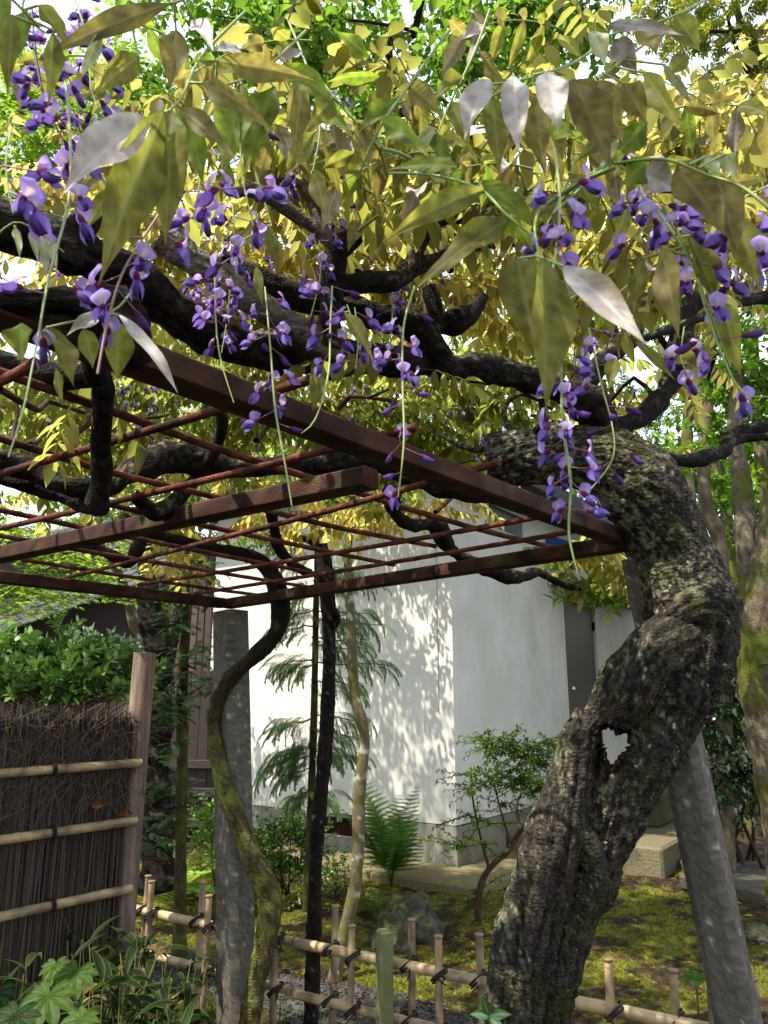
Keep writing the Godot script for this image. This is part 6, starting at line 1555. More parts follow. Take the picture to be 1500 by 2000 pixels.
# ------------------------------------------------------------------ slim trees between fence and storehouse
func build_garden_trees() -> void:
	rng.seed = 140
	var frond := sprig_conifer(1, 1.3, 0.013).mesh()
	var yew := sprig_conifer(2, 0.5, 0.015).mesh()
	var o := thing("dark_tree", "slim blackish trunk standing between bamboo fence and white wall", "tree", Vector3(-0.328,0.020,-3.889))
	var k := Kit.new()
	tube(k, [Vector4(-0.326,-0.082,-3.800,0.0419), Vector4(-0.320,0.133,-3.800,0.0358), Vector4(-0.316,0.436,-3.800,0.0343), Vector4(-0.313,0.710,-3.800,0.0327), Vector4(-0.308,0.928,-3.800,0.0331), Vector4(-0.292,1.107,-3.800,0.0335), Vector4(-0.275,1.338,-3.800,0.0341), Vector4(-0.266,1.672,-3.800,0.0348), Vector4(-0.273,1.920,-3.800,0.0379), Vector4(-0.297,2.150,-3.800,0.0436), Vector4(-0.320,2.270,-3.800,0.0336)], 26, 0.012, 3, {"amp": 0.08, "ridge": 1.6, "fine": 0.10, "lump": 0.25})
	part(o, "trunk", k, M.bark)
	k = Kit.new()
	tube(k, [Vector4(-0.309,2.215,-3.800,0.0232), Vector4(-0.357,2.281,-3.800,0.0181), Vector4(-0.421,2.296,-3.750,0.0128)], 9, 0.02, 3, {"lump": 0.3})
	tube(k, [Vector4(-0.279,1.970,-3.800,0.0228), Vector4(-0.226,1.905,-3.780,0.0176), Vector4(-0.238,1.855,-3.780,0.0125)], 9, 0.02, 3, {"lump": 0.3})
	part(o, "branch_stub", k, M.bark)
	# pale slim tree
	o = thing("pale_tree", "slim pale grey trunk with a white patch before the white wall", "tree", Vector3(-0.270,-0.000,-4.762))
	k = Kit.new()
	tube(k, [Vector4(-0.288,-0.084,-4.750,0.0451), Vector4(-0.251,0.119,-4.750,0.0399), Vector4(-0.202,0.327,-4.750,0.0375), Vector4(-0.163,0.486,-4.750,0.0378), Vector4(-0.147,0.703,-4.750,0.0368), Vector4(-0.144,0.981,-4.750,0.0374), Vector4(-0.115,1.268,-4.750,0.0334), Vector4(-0.134,1.385,-4.750,0.0336), Vector4(-0.179,1.564,-4.750,0.0324), Vector4(-0.197,1.869,-4.750,0.0313), Vector4(-0.209,2.088,-4.750,0.0285), Vector4(-0.225,2.410,-4.750,0.0258), Vector4(-0.199,2.825,-4.800,0.0199)], 22, 0.014, 4, {"amp": 0.06, "fine": 0.06, "lump": 0.2})
	part(o, "trunk", k, M.bark_fine)
	crown(o, "crown", [[Vector3(-0.204,2.923,-4.900),0.3,24], [Vector3(-0.035,3.097,-5.000),0.3,20]], sprig_ovate(9, 11, 0.075, 0.034, 1.0, false, 0.5).mesh(), M.leaf_far, Color(0.36, 0.50, 0.14), Color(0.52, 0.64, 0.2))
	# conifer with feathery fronds against the wall
	o = thing("conifer_tree", "slender green-stemmed conifer with feathery drooping fronds against the white wall", "tree", Vector3(-0.589,0.000,-6.435))
	k = Kit.new()
	tube(k, [Vector4(-0.518,0.148,-5.600,0.0307), Vector4(-0.504,0.723,-5.600,0.0262), Vector4(-0.494,1.399,-5.600,0.0253), Vector4(-0.495,2.119,-5.600,0.0223), Vector4(-0.498,2.807,-5.600,0.0172), Vector4(-0.501,3.289,-5.600,0.0117)], 14, 0.02, 5, {"amp": 0.06, "fine": 0.05, "lump": 0.15})
	part(o, "trunk", k, M.bark_fine)
	rng.seed = 150
	var tips := [[Vector3(-0.736,1.981,-5.300), 3.3], [Vector3(-0.682,2.097,-5.400), 3.0], [Vector3(-0.211,2.051,-5.300), 0.1], [Vector3(-0.072,2.097,-5.400), 0.0], [Vector3(0.034,1.735,-5.200), 0.1], [Vector3(-0.138,1.604,-5.300), -0.2], [Vector3(-0.742,1.744,-5.400), 3.2], [Vector3(-0.623,1.706,-5.300), 3.5], [Vector3(-0.181,1.855,-5.500), 0.3], [Vector3(-0.708,1.144,-5.300), 3.1], [Vector3(-0.649,1.007,-5.400), 3.3], [Vector3(-0.759,1.088,-5.200), 3.0], [Vector3(-0.207,1.269,-5.400), 0.2], [Vector3(-0.104,1.369,-5.400), 0.0], [Vector3(-0.574,1.176,-5.300), 3.5], [Vector3(-0.707,1.333,-5.500), 2.9], [Vector3(-0.304,1.144,-5.300), 0.4], [Vector3(-0.172,1.137,-5.400), -0.3], [Vector3(-0.568,2.263,-5.300), 2.8], [Vector3(-0.326,2.314,-5.400), 0.3], [Vector3(-0.178,2.370,-5.300), 0.2], [Vector3(-0.694,2.498,-5.400), 3.2], [Vector3(-0.772,2.647,-5.400), 3.0], [Vector3(-0.075,2.382,-5.600), 0.1], [Vector3(-0.373,0.878,-5.400), 0.5], [Vector3(-0.588,0.866,-5.500), 3.4], [Vector3(-0.103,1.904,-5.200), 0.5], [Vector3(0.000,2.035,-5.500), -0.1]]
	var xs: Array = []
	var ts: Array = []
	k = Kit.new()
	for t in tips:
		var tip: Vector3 = t[0]
		var root: Vector3 = Vector3(-0.495,1.753,-5.600)
		root.y = tip.y + 0.05
		root.x = -0.52
		for q in 20:
			var f: float = 0.22 + 0.80 * q / 19.0
			var at: Vector3 = root.lerp(tip, f) + rv() * 0.06
			var yaw: float = -t[1] + rf(-0.5, 0.5)
			xs.append(Transform3D((Basis(Vector3.UP, yaw + rf(-0.5, 0.5)) * Basis(Vector3(0, 0, 1), rf(-0.6, 0.2)) * Basis(Vector3.RIGHT, rf(-0.4, 0.4))).scaled(Vector3.ONE * rf(0.45, 0.85)), at - (tip - root) * 0.12))
			ts.append(tint(Color(0.28, 0.44, 0.21), Color(0.46, 0.62, 0.30)))
		limb(k, root, tip, 0.006, 0.002, 6, 0.02, 5)
	part(o, "branch", k, M.bark_fine)
	many(o, "frond", frond, M.needle, xs, ts)
	# yew-like tree by the brush fence
	rng.seed = 160
	o = thing("yew_tree", "small yew with mossy green stem right of the brush fence post", "tree", Vector3(-1.341,0.000,-5.576))
	k = Kit.new()
	tube(k, [Vector4(-1.177,0.075,-4.900,0.0441), Vector4(-1.190,0.371,-4.900,0.0374), Vector4(-1.213,0.820,-4.900,0.0352), Vector4(-1.229,1.171,-4.900,0.0343), Vector4(-1.252,1.535,-4.900,0.0349), Vector4(-1.258,1.848,-4.900,0.0290), Vector4(-1.262,2.107,-4.900,0.0229), Vector4(-1.280,2.507,-4.900,0.0150)], 18, 0.016, 5, {"amp": 0.07, "fine": 0.06, "lump": 0.2})
	for t in [[356,1390], [358,1300], [362,1220], [354,1560], [352,1650]]:
		var y: float = 1.5 + (1370.0 - t[1]) / 1500.0 * 4.9
		for q in 3:
			var root := Vector3(-1.29, y, -4.9)
			limb(k, root, root + Vector3(rf(-0.28, 0.28), rf(-0.08, 0.08), rf(-0.2, 0.25)), 0.008, 0.003, 6, 0.03, 5)
	part(o, "trunk", k, M.bark_fine)
	crown(o, "foliage", [[Vector3(-1.274,1.504,-4.800),0.13,46], [Vector3(-1.139,1.595,-4.800),0.12,40], [Vector3(-1.272,1.415,-4.700),0.09,26], [Vector3(-1.195,1.748,-4.800),0.12,36], [Vector3(-1.272,1.967,-4.800),0.13,40], [Vector3(-1.153,2.094,-4.800),0.12,36], [Vector3(-1.256,2.338,-4.900),0.14,40], [Vector3(-1.346,2.205,-4.900),0.12,30], [Vector3(-1.242,1.251,-4.800),0.05,7], [Vector3(-1.389,1.013,-5.000),0.12,36], [Vector3(-1.312,0.806,-5.000),0.13,40], [Vector3(-1.424,0.644,-5.100),0.1,24], [Vector3(-1.230,0.983,-5.000),0.1,22], [Vector3(-1.390,1.151,-5.200),0.1,18], [Vector3(-1.129,1.848,-4.900),0.08,16], [Vector3(-1.179,2.321,-5.000),0.14,30]], yew, M.needle, Color(0.19, 0.32, 0.13), Color(0.40, 0.56, 0.24), {"s0": 0.28, "s1": 0.5, "p0": -0.5, "p1": 0.3})
	# dark massive trunk behind the brush fence
	rng.seed = 165
	o = thing("gnarled_tree", "thick gnarled dark trunk standing just behind the brush fence post", "tree", Vector3(-1.972,0.000,-7.217))
	k = Kit.new()
	tube(k, [Vector4(-1.528,0.251,-5.700,0.1395), Vector4(-1.572,0.576,-5.700,0.1133), Vector4(-1.615,0.979,-5.700,0.1009), Vector4(-1.623,1.397,-5.700,0.1028), Vector4(-1.634,1.758,-5.700,0.0970), Vector4(-1.700,2.054,-5.700,0.0982), Vector4(-1.754,2.282,-5.700,0.0839), Vector4(-1.800,2.592,-5.700,0.0580), Vector4(-1.849,2.926,-5.600,0.0385)], 30, 0.02, 1, {"amp": 0.2, "ridge": 2.0, "fine": 0.12, "lump": 0.4})
	tube(k, [Vector4(-1.624,1.612,-5.700,0.0519), Vector4(-1.552,1.868,-5.700,0.0375), Vector4(-1.531,2.130,-5.700,0.0265), Vector4(-1.535,2.436,-5.700,0.0192)], 12, 0.03, 1, {"amp": 0.1, "lump": 0.3})
	part(o, "trunk", k, M.bark)
	crown(o, "crown", [[Vector3(-1.804,3.101,-5.800),0.35,26], [Vector3(-2.066,3.353,-5.800),0.4,30], [Vector3(-1.494,3.268,-5.800),0.4,26], [Vector3(-1.9, 3.5, -7.2), 0.5, 50], [Vector3(-1.2, 3.9, -7.5), 0.5, 60], [Vector3(-2.5, 4.1, -7.0), 0.5, 54], [Vector3(-0.8, 4.3, -7.3), 0.45, 46], [Vector3(-1.6, 4.6, -6.8), 0.5, 50], [Vector3(-0.2, 4.0, -7.0), 0.4, 40], [Vector3(-2.2, 3.0, -7.6), 0.4, 34], [Vector3(-0.6, 3.3, -7.0), 0.4, 40], [Vector3(-2.8, 3.4, -7.6), 0.5, 50], [Vector3(-2.45, 2.6, -7.9), 0.35, 34], [Vector3(-1.2, 3.1, -7.4), 0.35, 30], [Vector3(-1.8, 5.3, -6.9), 0.6, 50], [Vector3(-0.9, 5.2, -6.9), 0.5, 44]], sprig_ovate(10, 11, 0.075, 0.034, 1.0, false, 0.5).mesh(), M.leaf_far, Color(0.36, 0.50, 0.14), Color(0.56, 0.66, 0.22))

# ------------------------------------------------------------------ brushwood fence
var BF0 := Vector3(-1.151,1.503,-3.750)
var BFD := Vector3(-0.62, 0, 0.785)

func build_brush_fence() -> void:
	var foot := Vector3(BF0.x, 0, BF0.z)
	var o := thing("brush_fence", "dark brushwood fence of upright twigs held by bamboo rails", "fence", foot)
	var k := Kit.new()
	var pts: Array = []
	for i in 9:
		pts.append(Vector4(foot.x - 0.012 * (8 - i) / 8.0, -0.1 + 1.83 * i / 8.0, foot.z, 0.052))
	tube(k, pts, 24, 0.03, -1, {"color": Color(0.45, 0.34, 0.28), "cap": false})
	for i in k.c.size():
		var q: Vector3 = k.v[i]
		var n1: float = nz.get_noise_3d(q.x * 60.0, q.y * 3.0, q.z * 60.0)
		k.c[i] = mix(Color(0.33, 0.27, 0.235), Color(0.55, 0.47, 0.415), 0.5 + n1 + (q.y - 1.5) * 0.3)
	var top: Vector3 = xyz(pts[8])
	for j in 24:
		var a0: float = TAU * j / 24
		var a1: float = TAU * (j + 1) / 24
		k.tri(top + Vector3(0, 0.004, 0), top + Vector3(cos(a0), 0, sin(a0)) * 0.0515, top + Vector3(cos(a1), 0, sin(a1)) * 0.0515, Color(0.50, 0.47, 0.30), top - Vector3(0, 1, 0))
	part(o, "post", k, M.wood)
	# dark core of packed twigs
	k = Kit.new()
	var len := 2.4
	var b := Basis(BFD, Vector3.UP, BFD.cross(Vector3.UP))
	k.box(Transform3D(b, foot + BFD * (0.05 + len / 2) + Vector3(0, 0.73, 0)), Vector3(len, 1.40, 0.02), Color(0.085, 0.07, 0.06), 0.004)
	part(o, "twig_core", k, M.twig)
	# upright twigs
	rng.seed = 170
	var kinds: Array = []
	for i in 14:
		var tk := Kit.new()
		var p2: Array = []
		for q in 6:
			p2.append(Vector4(rf(-0.006, 0.006), 1.42 * q / 5.0, rf(-0.004, 0.004), rf(0.0035, 0.006)))
		var c := Color(0.15, 0.122, 0.108).lerp(Color(0.30, 0.255, 0.23), rng.randf())
		if i == 5 or i == 11:
			c = Color(0.30, 0.29, 0.16)
		tube(tk, p2, 5, 0.2, -1, {"color": c, "cap": false})
		kinds.append(tk.mesh())
	var face: Vector3 = BFD.cross(Vector3.UP)
	if face.dot(Vector3(0, 1.5, 0) - foot) < 0.0:
		face = -face
	var xs: Array = []
	var ts: Array = []
	for i in 300:
		var t: float = 0.04 + 1.0 * (i + rf(-0.3, 0.3)) / 300.0
		var at: Vector3 = foot + BFD * t + face * rf(0.010, 0.030) + Vector3(0, rf(-0.06, 0.03), 0)
		put(o, "twig", kinds[rng.randi() % 14], M.twig, Transform3D(Basis(face, rf(-0.03, 0.03)) * Basis(Vector3.UP, rf(0, TAU)) * Basis.from_scale(Vector3(rf(0.45, 1.0), rf(0.97, 1.02), rf(0.45, 1.0))), at))
	for i in 2600:
		var t: float = rf(0.03, 2.4)
		var at: Vector3 = foot + BFD * t + face * rf(-0.03, 0.022) + Vector3(0, rf(-0.06, 0.05), 0)
		xs.append(Transform3D(Basis(face, rf(-0.05, 0.05)) * Basis(Vector3.UP, rf(0, TAU)) * Basis.from_scale(Vector3(rf(0.3, 0.8), rf(0.94, 1.03), rf(0.3, 0.8))), at))
		ts.append(g(rf(0.7, 1.25)))
	# loose brush laid along the top, in every direction
	many(o, "packed_twigs", kinds[2], M.twig, xs, ts)
	xs = []; ts = []
	var wisp := Kit.new()
	tube(wisp, [Vector4(0, 0, 0, 0.0022), Vector4(0.1, 0.012, 0.004, 0.0018), Vector4(0.2, 0.0, -0.004, 0.0014), Vector4(0.3, -0.03, 0, 0.0006)], 4, 0.06, -1, {"color": Color(0.36, 0.30, 0.265), "cap": false})
	for i in 1500:
		var t: float = rf(0.0, 2.3)
		var up: float = 1.08 + 0.42 * pow(rng.randf(), 0.8)
		var at: Vector3 = foot + BFD * t + face * rf(0.015, 0.05) + Vector3(0, up, 0)
		xs.append(Transform3D(Basis(face, rf(0.2, PI - 0.2)) * b * Basis(Vector3.RIGHT, rf(0, TAU)) * Basis.from_scale(Vector3.ONE * rf(0.35, 1.0)), at))
		ts.append(g(rf(0.55, 1.2)))
	for i in 160:
		var at: Vector3 = foot + BFD * rf(0.0, 2.3) + face * rf(0.03, 0.045) + Vector3(0, rf(0.1, 1.2), 0)
		xs.append(Transform3D(Basis(face, rf(0.3, PI - 0.3)) * b * Basis.from_scale(Vector3.ONE * rf(0.3, 0.7)), at))
		ts.append(g(rf(0.6, 1.3)))
	many(o, "loose_brush", wisp.mesh(), M.twig, xs, ts)
	# bamboo rails
	for y in [1.23, 0.98, 0.70]:
		var a: Vector3 = foot + BFD * 0.02 + face * 0.055 + Vector3(0, y, 0)
		k = Kit.new()
		bamboo(k, a, a + BFD * 2.4 + Vector3(0, -0.01, 0), 0.0195, 0.24)
		var rail := part(o, "bamboo_rail", k, M.bamboo)
		for t in [0.30, 0.95, 1.6]:
			k = Kit.new()
			tie(k, a + BFD * (t + y * 0.1), BFD, 0.0215)
			part(rail, "rope_tie", k, M.rope)
	# two dead leaves caught in the twigs
	for q in [Vector3(-1.174,1.036,-3.550), Vector3(-1.276,1.078,-3.480)]:
		k = Kit.new()
		leaf(k, q + face * 0.05, Vector3(1, 0.1, 0.1), face, 0.055, 0.04, {"rows": 7, "cols": 5, "c0": Color(0.38, 0.24, 0.15), "c1": Color(0.32, 0.19, 0.12), "wave": 0.1, "droop": 0.1})
		part(o, "dead_leaf", k, M.leaf)

func bamboo(k: Kit, a: Vector3, b: Vector3, r: float, gap: float, weather := 0.5) -> void:
	var l: float = (b - a).length()
	var d: Vector3 = (b - a) / l
	var x: Vector3 = d.cross(Vector3(0.2, 0.5, 0.84)).normalized()
	var y: Vector3 = d.cross(x)
	var p := PackedVector3Array()
	var cols := PackedColorArray()
	var s := 0.0
	var off: float = rf(0.0, gap)
	var marks: Array = []
	while s < l:
		marks.append(s)
		s += 0.02
	var q: float = off
	while q < l - 0.01:
		for e in [-0.006, -0.002, 0.0, 0.002, 0.006]:
			if q + e > 0.0:
				marks.append(q + e)
		q += gap
	marks.append(l)
	marks.sort()
	var bow := rv() * 0.004
	for m in marks:
		var u: float = fposmod(m - off + 0.02, gap) - 0.02
		var node: float = maxf(0.0, 1.0 - absf(u) / 0.005)
		var ring: float = 1.0 + 0.10 * node - (0.05 if absf(u) < 0.0012 else 0.0)
		var c: Vector3 = a + d * m + bow * sin(PI * m / l)
		for j in 14:
			var ang: float = TAU * j / 14
			var at: Vector3 = c + (x * cos(ang) + y * sin(ang)) * r * ring * (1.0 - 0.12 * m / l)
			p.append(at)
			var n1: float = nz.get_noise_3d(at.x * 9.0, at.y * 9.0, at.z * 9.0)
			var n2: float = nz.get_noise_3d(at.x * 70.0, at.y * 70.0, at.z * 70.0)
			var cc := mix(Color(0.66, 0.57, 0.42), Color(0.43, 0.37, 0.30), weather + n1 * 1.2 + n2 * 0.5)
			cc = mix(cc, Color(0.30, 0.21, 0.15), (0.75 if absf(u) < 0.0015 else 0.25 * maxf(0.0, 1.0 - absf(u) / 0.016)) + (n1 - 0.34) * 2.0)
			cols.append(cc)
	k.grid(p, cols, marks.size(), 14, true)
	for e in [0, marks.size() - 1]:
		var mid: Vector3 = a if e == 0 else b
		for j in 14:
			k.tri(mid, p[e * 14 + j], p[e * 14 + (j + 1) % 14], Color(0.50, 0.40, 0.28), (a + b) / 2)

func tie(k: Kit, at: Vector3, d: Vector3, r: float) -> void:
	# three turns of dark cord
	var x: Vector3 = d.cross(Vector3.UP).normalized()
	var y: Vector3 = d.cross(x)
	var pts: Array = []
	for i in 40:
		var a: float = TAU * 3.0 * i / 39.0
		pts.append(v4(at + d * (i / 39.0 - 0.5) * 0.018 + (x * cos(a) + y * sin(a)) * (r + 0.002), 0.0036))
	tube(k, pts, 6, 0.05, -1, {"color": Color(0.07, 0.06, 0.06)})

# ------------------------------------------------------------------ low bamboo lattice fence
func build_lattice_fence() -> void:
	rng.seed = 180
	var a: Vector3 = Vector3(-1.231,0.530,-4.083)
	var b: Vector3 = Vector3(1.124,0.530,-2.556)
	var o := thing("bamboo_fence", "low bamboo lattice fence tied with black cord along the garden's edge", "fence", Vector3(a.x, 0, a.z))
	var d: Vector3 = (b - a).normalized()
	var back := Vector3(d.z, 0, -d.x)
	var k: Kit
	var rails: Array = []
	for y in [0.53, 0.345, 0.14]:
		var pieces := [[-0.02, 1.02], [1.03, 2.2], [2.21, 3.3]]
		for q in pieces:
			k = Kit.new()
			var s: Vector3 = a + d * q[0]
			var e: Vector3 = a + d * q[1]
			s.y = y + rf(-0.004, 0.004)
			e.y = y + rf(-0.004, 0.004)
			bamboo(k, s, e, 0.0205 if y > 0.5 else 0.0185, 0.19, 0.35)
			rails.append(part(o, "bamboo_rail", k, M.bamboo))
	var posts := [Vector4(-1.168,0.679,-4.038,0.019), Vector4(-1.083,0.679,-3.984,0.059), Vector4(-0.863,0.690,-3.843,0.164), Vector4(-0.760,0.662,-3.777,0.213), Vector4(-0.546,0.692,-3.640,0.315), Vector4(-0.435,0.676,-3.569,0.367), Vector4(-0.225,0.688,-3.435,0.467), Vector4(-0.109,0.648,-3.360,0.522), Vector4(0.085,0.686,-3.236,0.614), Vector4(0.215,0.666,-3.153,0.676), Vector4(0.331,0.675,-3.078,0.731), Vector4(0.463,0.662,-2.993,0.794), Vector4(0.573,0.634,-2.923,0.846), Vector4(0.753,0.690,-2.808,0.931), Vector4(0.907,0.669,-2.709,1.005), Vector4(1.011,0.717,-2.643,1.054), Vector4(1.101,0.686,-2.584,1.097)]
	for i in posts.size():
		var q: Vector4 = posts[i]
		var front: float = -1.0 if i % 2 else 1.0
		var off: Vector3 = back * 0.036 * front
		var at := Vector3(q.x, -0.08, q.z) + off
		var top := Vector3(q.x, q.y, q.z) + off + d * rf(-0.008, 0.008)
		k = Kit.new()
		bamboo(k, at, top, 0.0158, 0.17, 0.75)
		# ringed cut end
		var rim := Kit.new()
		tube(k, [v4(top - Vector3(0, 0.010, 0), 0.0148), v4(top - Vector3(0, 0.005, 0), 0.0172), v4(top, 0.0165), v4(top + Vector3(0, 0.001, 0), 0.012)], 14, 0.004, -1, {"color": Color(0.46, 0.36, 0.28)})
		var post := part(o, "bamboo_post", k, M.bamboo)
		for y in [0.53, 0.345]:
			k = Kit.new()
			var c := Vector3(q.x, y, q.z) + off * 0.5
			for s in [1.0]:
				var loop: Array = []
				for w in 26:
					var ang: float = TAU * 2.0 * w / 25.0
					var u: Vector3 = (d * s + Vector3.UP).normalized()
					var v: Vector3 = back
					loop.append(v4(c + u * cos(ang) * 0.034 + v * sin(ang) * 0.044 + (d * s - Vector3.UP) * (w / 25.0 - 0.5) * 0.014, 0.0042))
				tube(k, loop, 6, 0.05, -1, {"color": Color(0.065, 0.055, 0.055)})
			for w in 2:
				var s2: Vector3 = c - back * 0.034 * signf(front) * 0.0 + (Vector3(0, 1.5, 0) - c).normalized() * 0.04
				tube(k, [v4(s2, 0.004), v4(s2 + Vector3(rf(-0.02, 0.02), rf(-0.03, 0.0), rf(-0.02, 0.02)), 0.0035), v4(s2 + Vector3(rf(-0.035, 0.035), rf(-0.05, -0.02), rf(-0.02, 0.02)), 0.0022)], 5, 0.02, -1, {"color": Color(0.07, 0.06, 0.06)})
			part(post, "rope_tie", k, M.rope)
	# square green-grey stake
	k = Kit.new()
	var q2: Vector4 = Vector4(0.043,0.665,-3.263,0.594)
	var sk := Vector3(q2.x, 0, q2.z) - back * 0.075
	for i in 24:
		pass
	k.box(Transform3D(Basis(Vector3.UP, 0.35), sk + Vector3(0, (q2.y - 0.08) / 2, 0)), Vector3(0.056, q2.y + 0.08, 0.056), Color(0.36, 0.37, 0.235), 0.009)
	var stake := thing("wooden_stake", "square moss-green wooden stake standing before the bamboo fence", "stake", Vector3(sk.x, 0, sk.z))
	part(stake, "stake_body", k, M.wood)

# ------------------------------------------------------------------ low plants and the stone
func build_plants() -> void:
	var k: Kit
	var o: Node3D
	# boulder
	rng.seed = 190
	for s in [[Vector3(0.170,0.000,-5.633), Vector3(0.22, 0.24, 0.2), "mossy dark boulder beside the corner of the white storehouse"], [Vector3(0.048,0.000,-5.358), Vector3(0.13, 0.19, 0.14), "pale lower stone leaning against the mossy boulder"], [Vector3(2.417,0.000,-5.487), Vector3(0.13, 0.10, 0.12), "small brown stone in the moss right of the leaning post"]]:
		k = Kit.new()
		var p := PackedVector3Array()
		var cols := PackedColorArray()
		for i in 40:
			var a: float = PI * i / 39.0
			for j in 60:
				var b: float = TAU * j / 60
				var u := Vector3(sin(a) * cos(b), -cos(a), sin(a) * sin(b))
				var r: float = 1.0 + 0.28 * nz.get_noise_3d(u.x * 1.2 + s[1].x * 50.0, u.y * 1.2, u.z * 1.2) - 0.12 * absf(nz.get_noise_3d(u.x * 3.0, u.y * 3.0 + 7.0, u.z * 3.0)) + 0.04 * nz.get_noise_3d(u.x * 10.0, u.y * 10.0, u.z * 10.0)
				var at: Vector3 = s[0] + u * s[1] * r
				p.append(at)
				var n1: float = nz.get_noise_3d(at.x * 12.0, at.y * 12.0, at.z * 12.0)
				var cc := mix(Color(0.22, 0.21, 0.19), Color(0.47, 0.45, 0.40), 0.45 + n1)
				cols.append(mix(cc, Color(0.25, 0.27, 0.13), (u.y * 0.7 + n1 * 1.3 - 0.35 + nz.get_noise_3d(at.x * 5.0, at.y * 5.0, at.z * 5.0)) * 1.8))
		k.grid(p, cols, 40, 60, true)
		o = thing("boulder", s[2], "stone", s[0])
		part(o, "rock", k, M.stone)
	# ferns
	rng.seed = 200
	fern(Vector3(0.064,0.000,-6.935), 0.86, 9, Color(0.22, 0.36, 0.16), Color(0.34, 0.50, 0.20), "tall dark green fern before the storehouse footing", 0.25)
	fern(Vector3(-1.645,0.000,-6.759), 0.60, 12, Color(0.62, 0.74, 0.34), Color(0.72, 0.80, 0.42), "pale sunlit fern behind the yew's stem", 0.6)
	fern(Vector3(-1.371,0.000,-6.513), 0.42, 9, Color(0.50, 0.66, 0.28), Color(0.62, 0.74, 0.34), "small light green fern left of the far concrete post", 0.6)
	fern(Vector3(-0.018,0.000,-6.073), 0.32, 8, Color(0.28, 0.42, 0.16), Color(0.42, 0.54, 0.2), "small fern tuft beside the mossy boulder", 0.7)
	# clipped shrubs
	var camellia := sprig_ovate(20, 13, 0.055, 0.027, 1.0, false, 0.3).mesh()
	var small_leaf := sprig_ovate(21, 16, 0.034, 0.017, 1.0, false, 0.2).mesh()
	rng.seed = 210
	shrub(Vector3(-0.802,0.000,-6.759), [[Vector3(-0.888,0.446,-6.500),0.14,40], [Vector3(-0.740,0.488,-6.600),0.15,46], [Vector3(-0.604,0.371,-6.500),0.13,36], [Vector3(-0.822,0.260,-6.500),0.12,30], [Vector3(-0.670,0.203,-6.600),0.12,26], [Vector3(-0.963,0.297,-6.500),0.1,18]], camellia, Color(0.28, 0.42, 0.14), Color(0.50, 0.62, 0.22), "round shrub with yellow green leaf tips at the white wall's foot")
	shrub(Vector3(-1.372,0.000,-6.759), [[Vector3(-1.332,0.463,-6.400),0.12,30], [Vector3(-1.401,0.598,-6.500),0.1,20], [Vector3(-1.262,0.298,-6.300),0.12,26]], camellia, Color(0.38, 0.54, 0.18), Color(0.58, 0.72, 0.26), "bright green shrub half hidden by the far concrete post")
	shrub(Vector3(-0.378,0.000,-6.513), [[Vector3(-0.374,0.188,-6.400),0.12,26], [Vector3(-0.418,0.159,-6.200),0.1,20], [Vector3(-0.275,0.134,-6.400),0.1,18], [Vector3(-0.550,0.169,-6.000),0.12,24]], small_leaf, Color(0.30, 0.40, 0.14), Color(0.48, 0.56, 0.2), "low ground shrub under the footing vent")
	shrub(Vector3(-5.701,1.050,-14.794), [], camellia, Color.WHITE, Color.WHITE, "")
	# hedge over the brush fence: its larger leaves are separate
	rng.seed = 220
	o = thing("camellia_bush", "glossy camellia bush with sunlit leaves rising behind the brush fence", "bush", Vector3(-2.2, 0, -4.9))
	k = Kit.new()
	for i in 7:
		var f := Vector3(-2.2 + rf(-0.35, 0.35), 0, -4.9 + rf(-0.2, 0.2))
		limb(k, f, f + Vector3(rf(-0.3, 0.4), rf(1.3, 1.8), rf(-0.1, 0.4)), 0.022, 0.008, 6, 0.08, 7)
	part(o, "stem", k, M.bark_fine)
	crown(o, "crown", [[Vector3(-2.021,1.603,-4.500),0.15,44], [Vector3(-1.820,1.646,-4.500),0.14,44], [Vector3(-1.676,1.605,-4.600),0.13,38], [Vector3(-2.087,1.573,-4.400),0.14,38], [Vector3(-1.853,1.517,-4.400),0.14,40], [Vector3(-1.691,1.518,-4.500),0.12,30], [Vector3(-1.568,1.518,-4.700),0.1,22], [Vector3(-2.260,1.587,-4.400),0.16,40], [Vector3(-1.656,1.652,-4.700),0.08,14], [Vector3(-1.522,1.504,-4.800),0.08,14], [Vector3(-1.990,1.476,-4.400),0.12,26]], sprig_ovate(22, 13, 0.07, 0.030, 1.0, true, 0.2).mesh(), M.gloss, Color(0.28, 0.42, 0.19), Color(0.50, 0.63, 0.34), {"s0": 0.8, "s1": 1.1, "p0": 0.0, "p1": 1.0})
	var cl := Kit.new()
	leaf(cl, Vector3.ZERO, Vector3(1, 0.2, 0), Vector3.UP, 0.07, 0.029, {"rows": 7, "cols": 5, "fold": 0.3, "droop": 0.25, "c0": Color(0.34, 0.49, 0.22), "c1": Color(0.40, 0.55, 0.26), "vein": Color(0.52, 0.64, 0.38)})
	var clm := cl.mesh()
	for i in 90:
		var at: Vector3 = [Vector3(-2.013,1.627,-4.350), Vector3(-1.818,1.655,-4.350), Vector3(-1.662,1.615,-4.400), Vector3(-1.549,1.560,-4.500), Vector3(-1.923,1.530,-4.300), Vector3(-1.728,1.530,-4.300)][i % 6]
		put(o, "leaf", clm, M.gloss, Transform3D(random_basis(-0.4, 0.9, 0.8, 1.15), at + rv() * Vector3(0.14, 0.10, 0.08)))
	# sapling at the storehouse corner
	rng.seed = 230
	o = thing("corner_sapling", "small leafy sapling on a bent pale stem at the storehouse corner", "sapling", Vector3(0.667,0.000,-5.940))
	k = Kit.new()
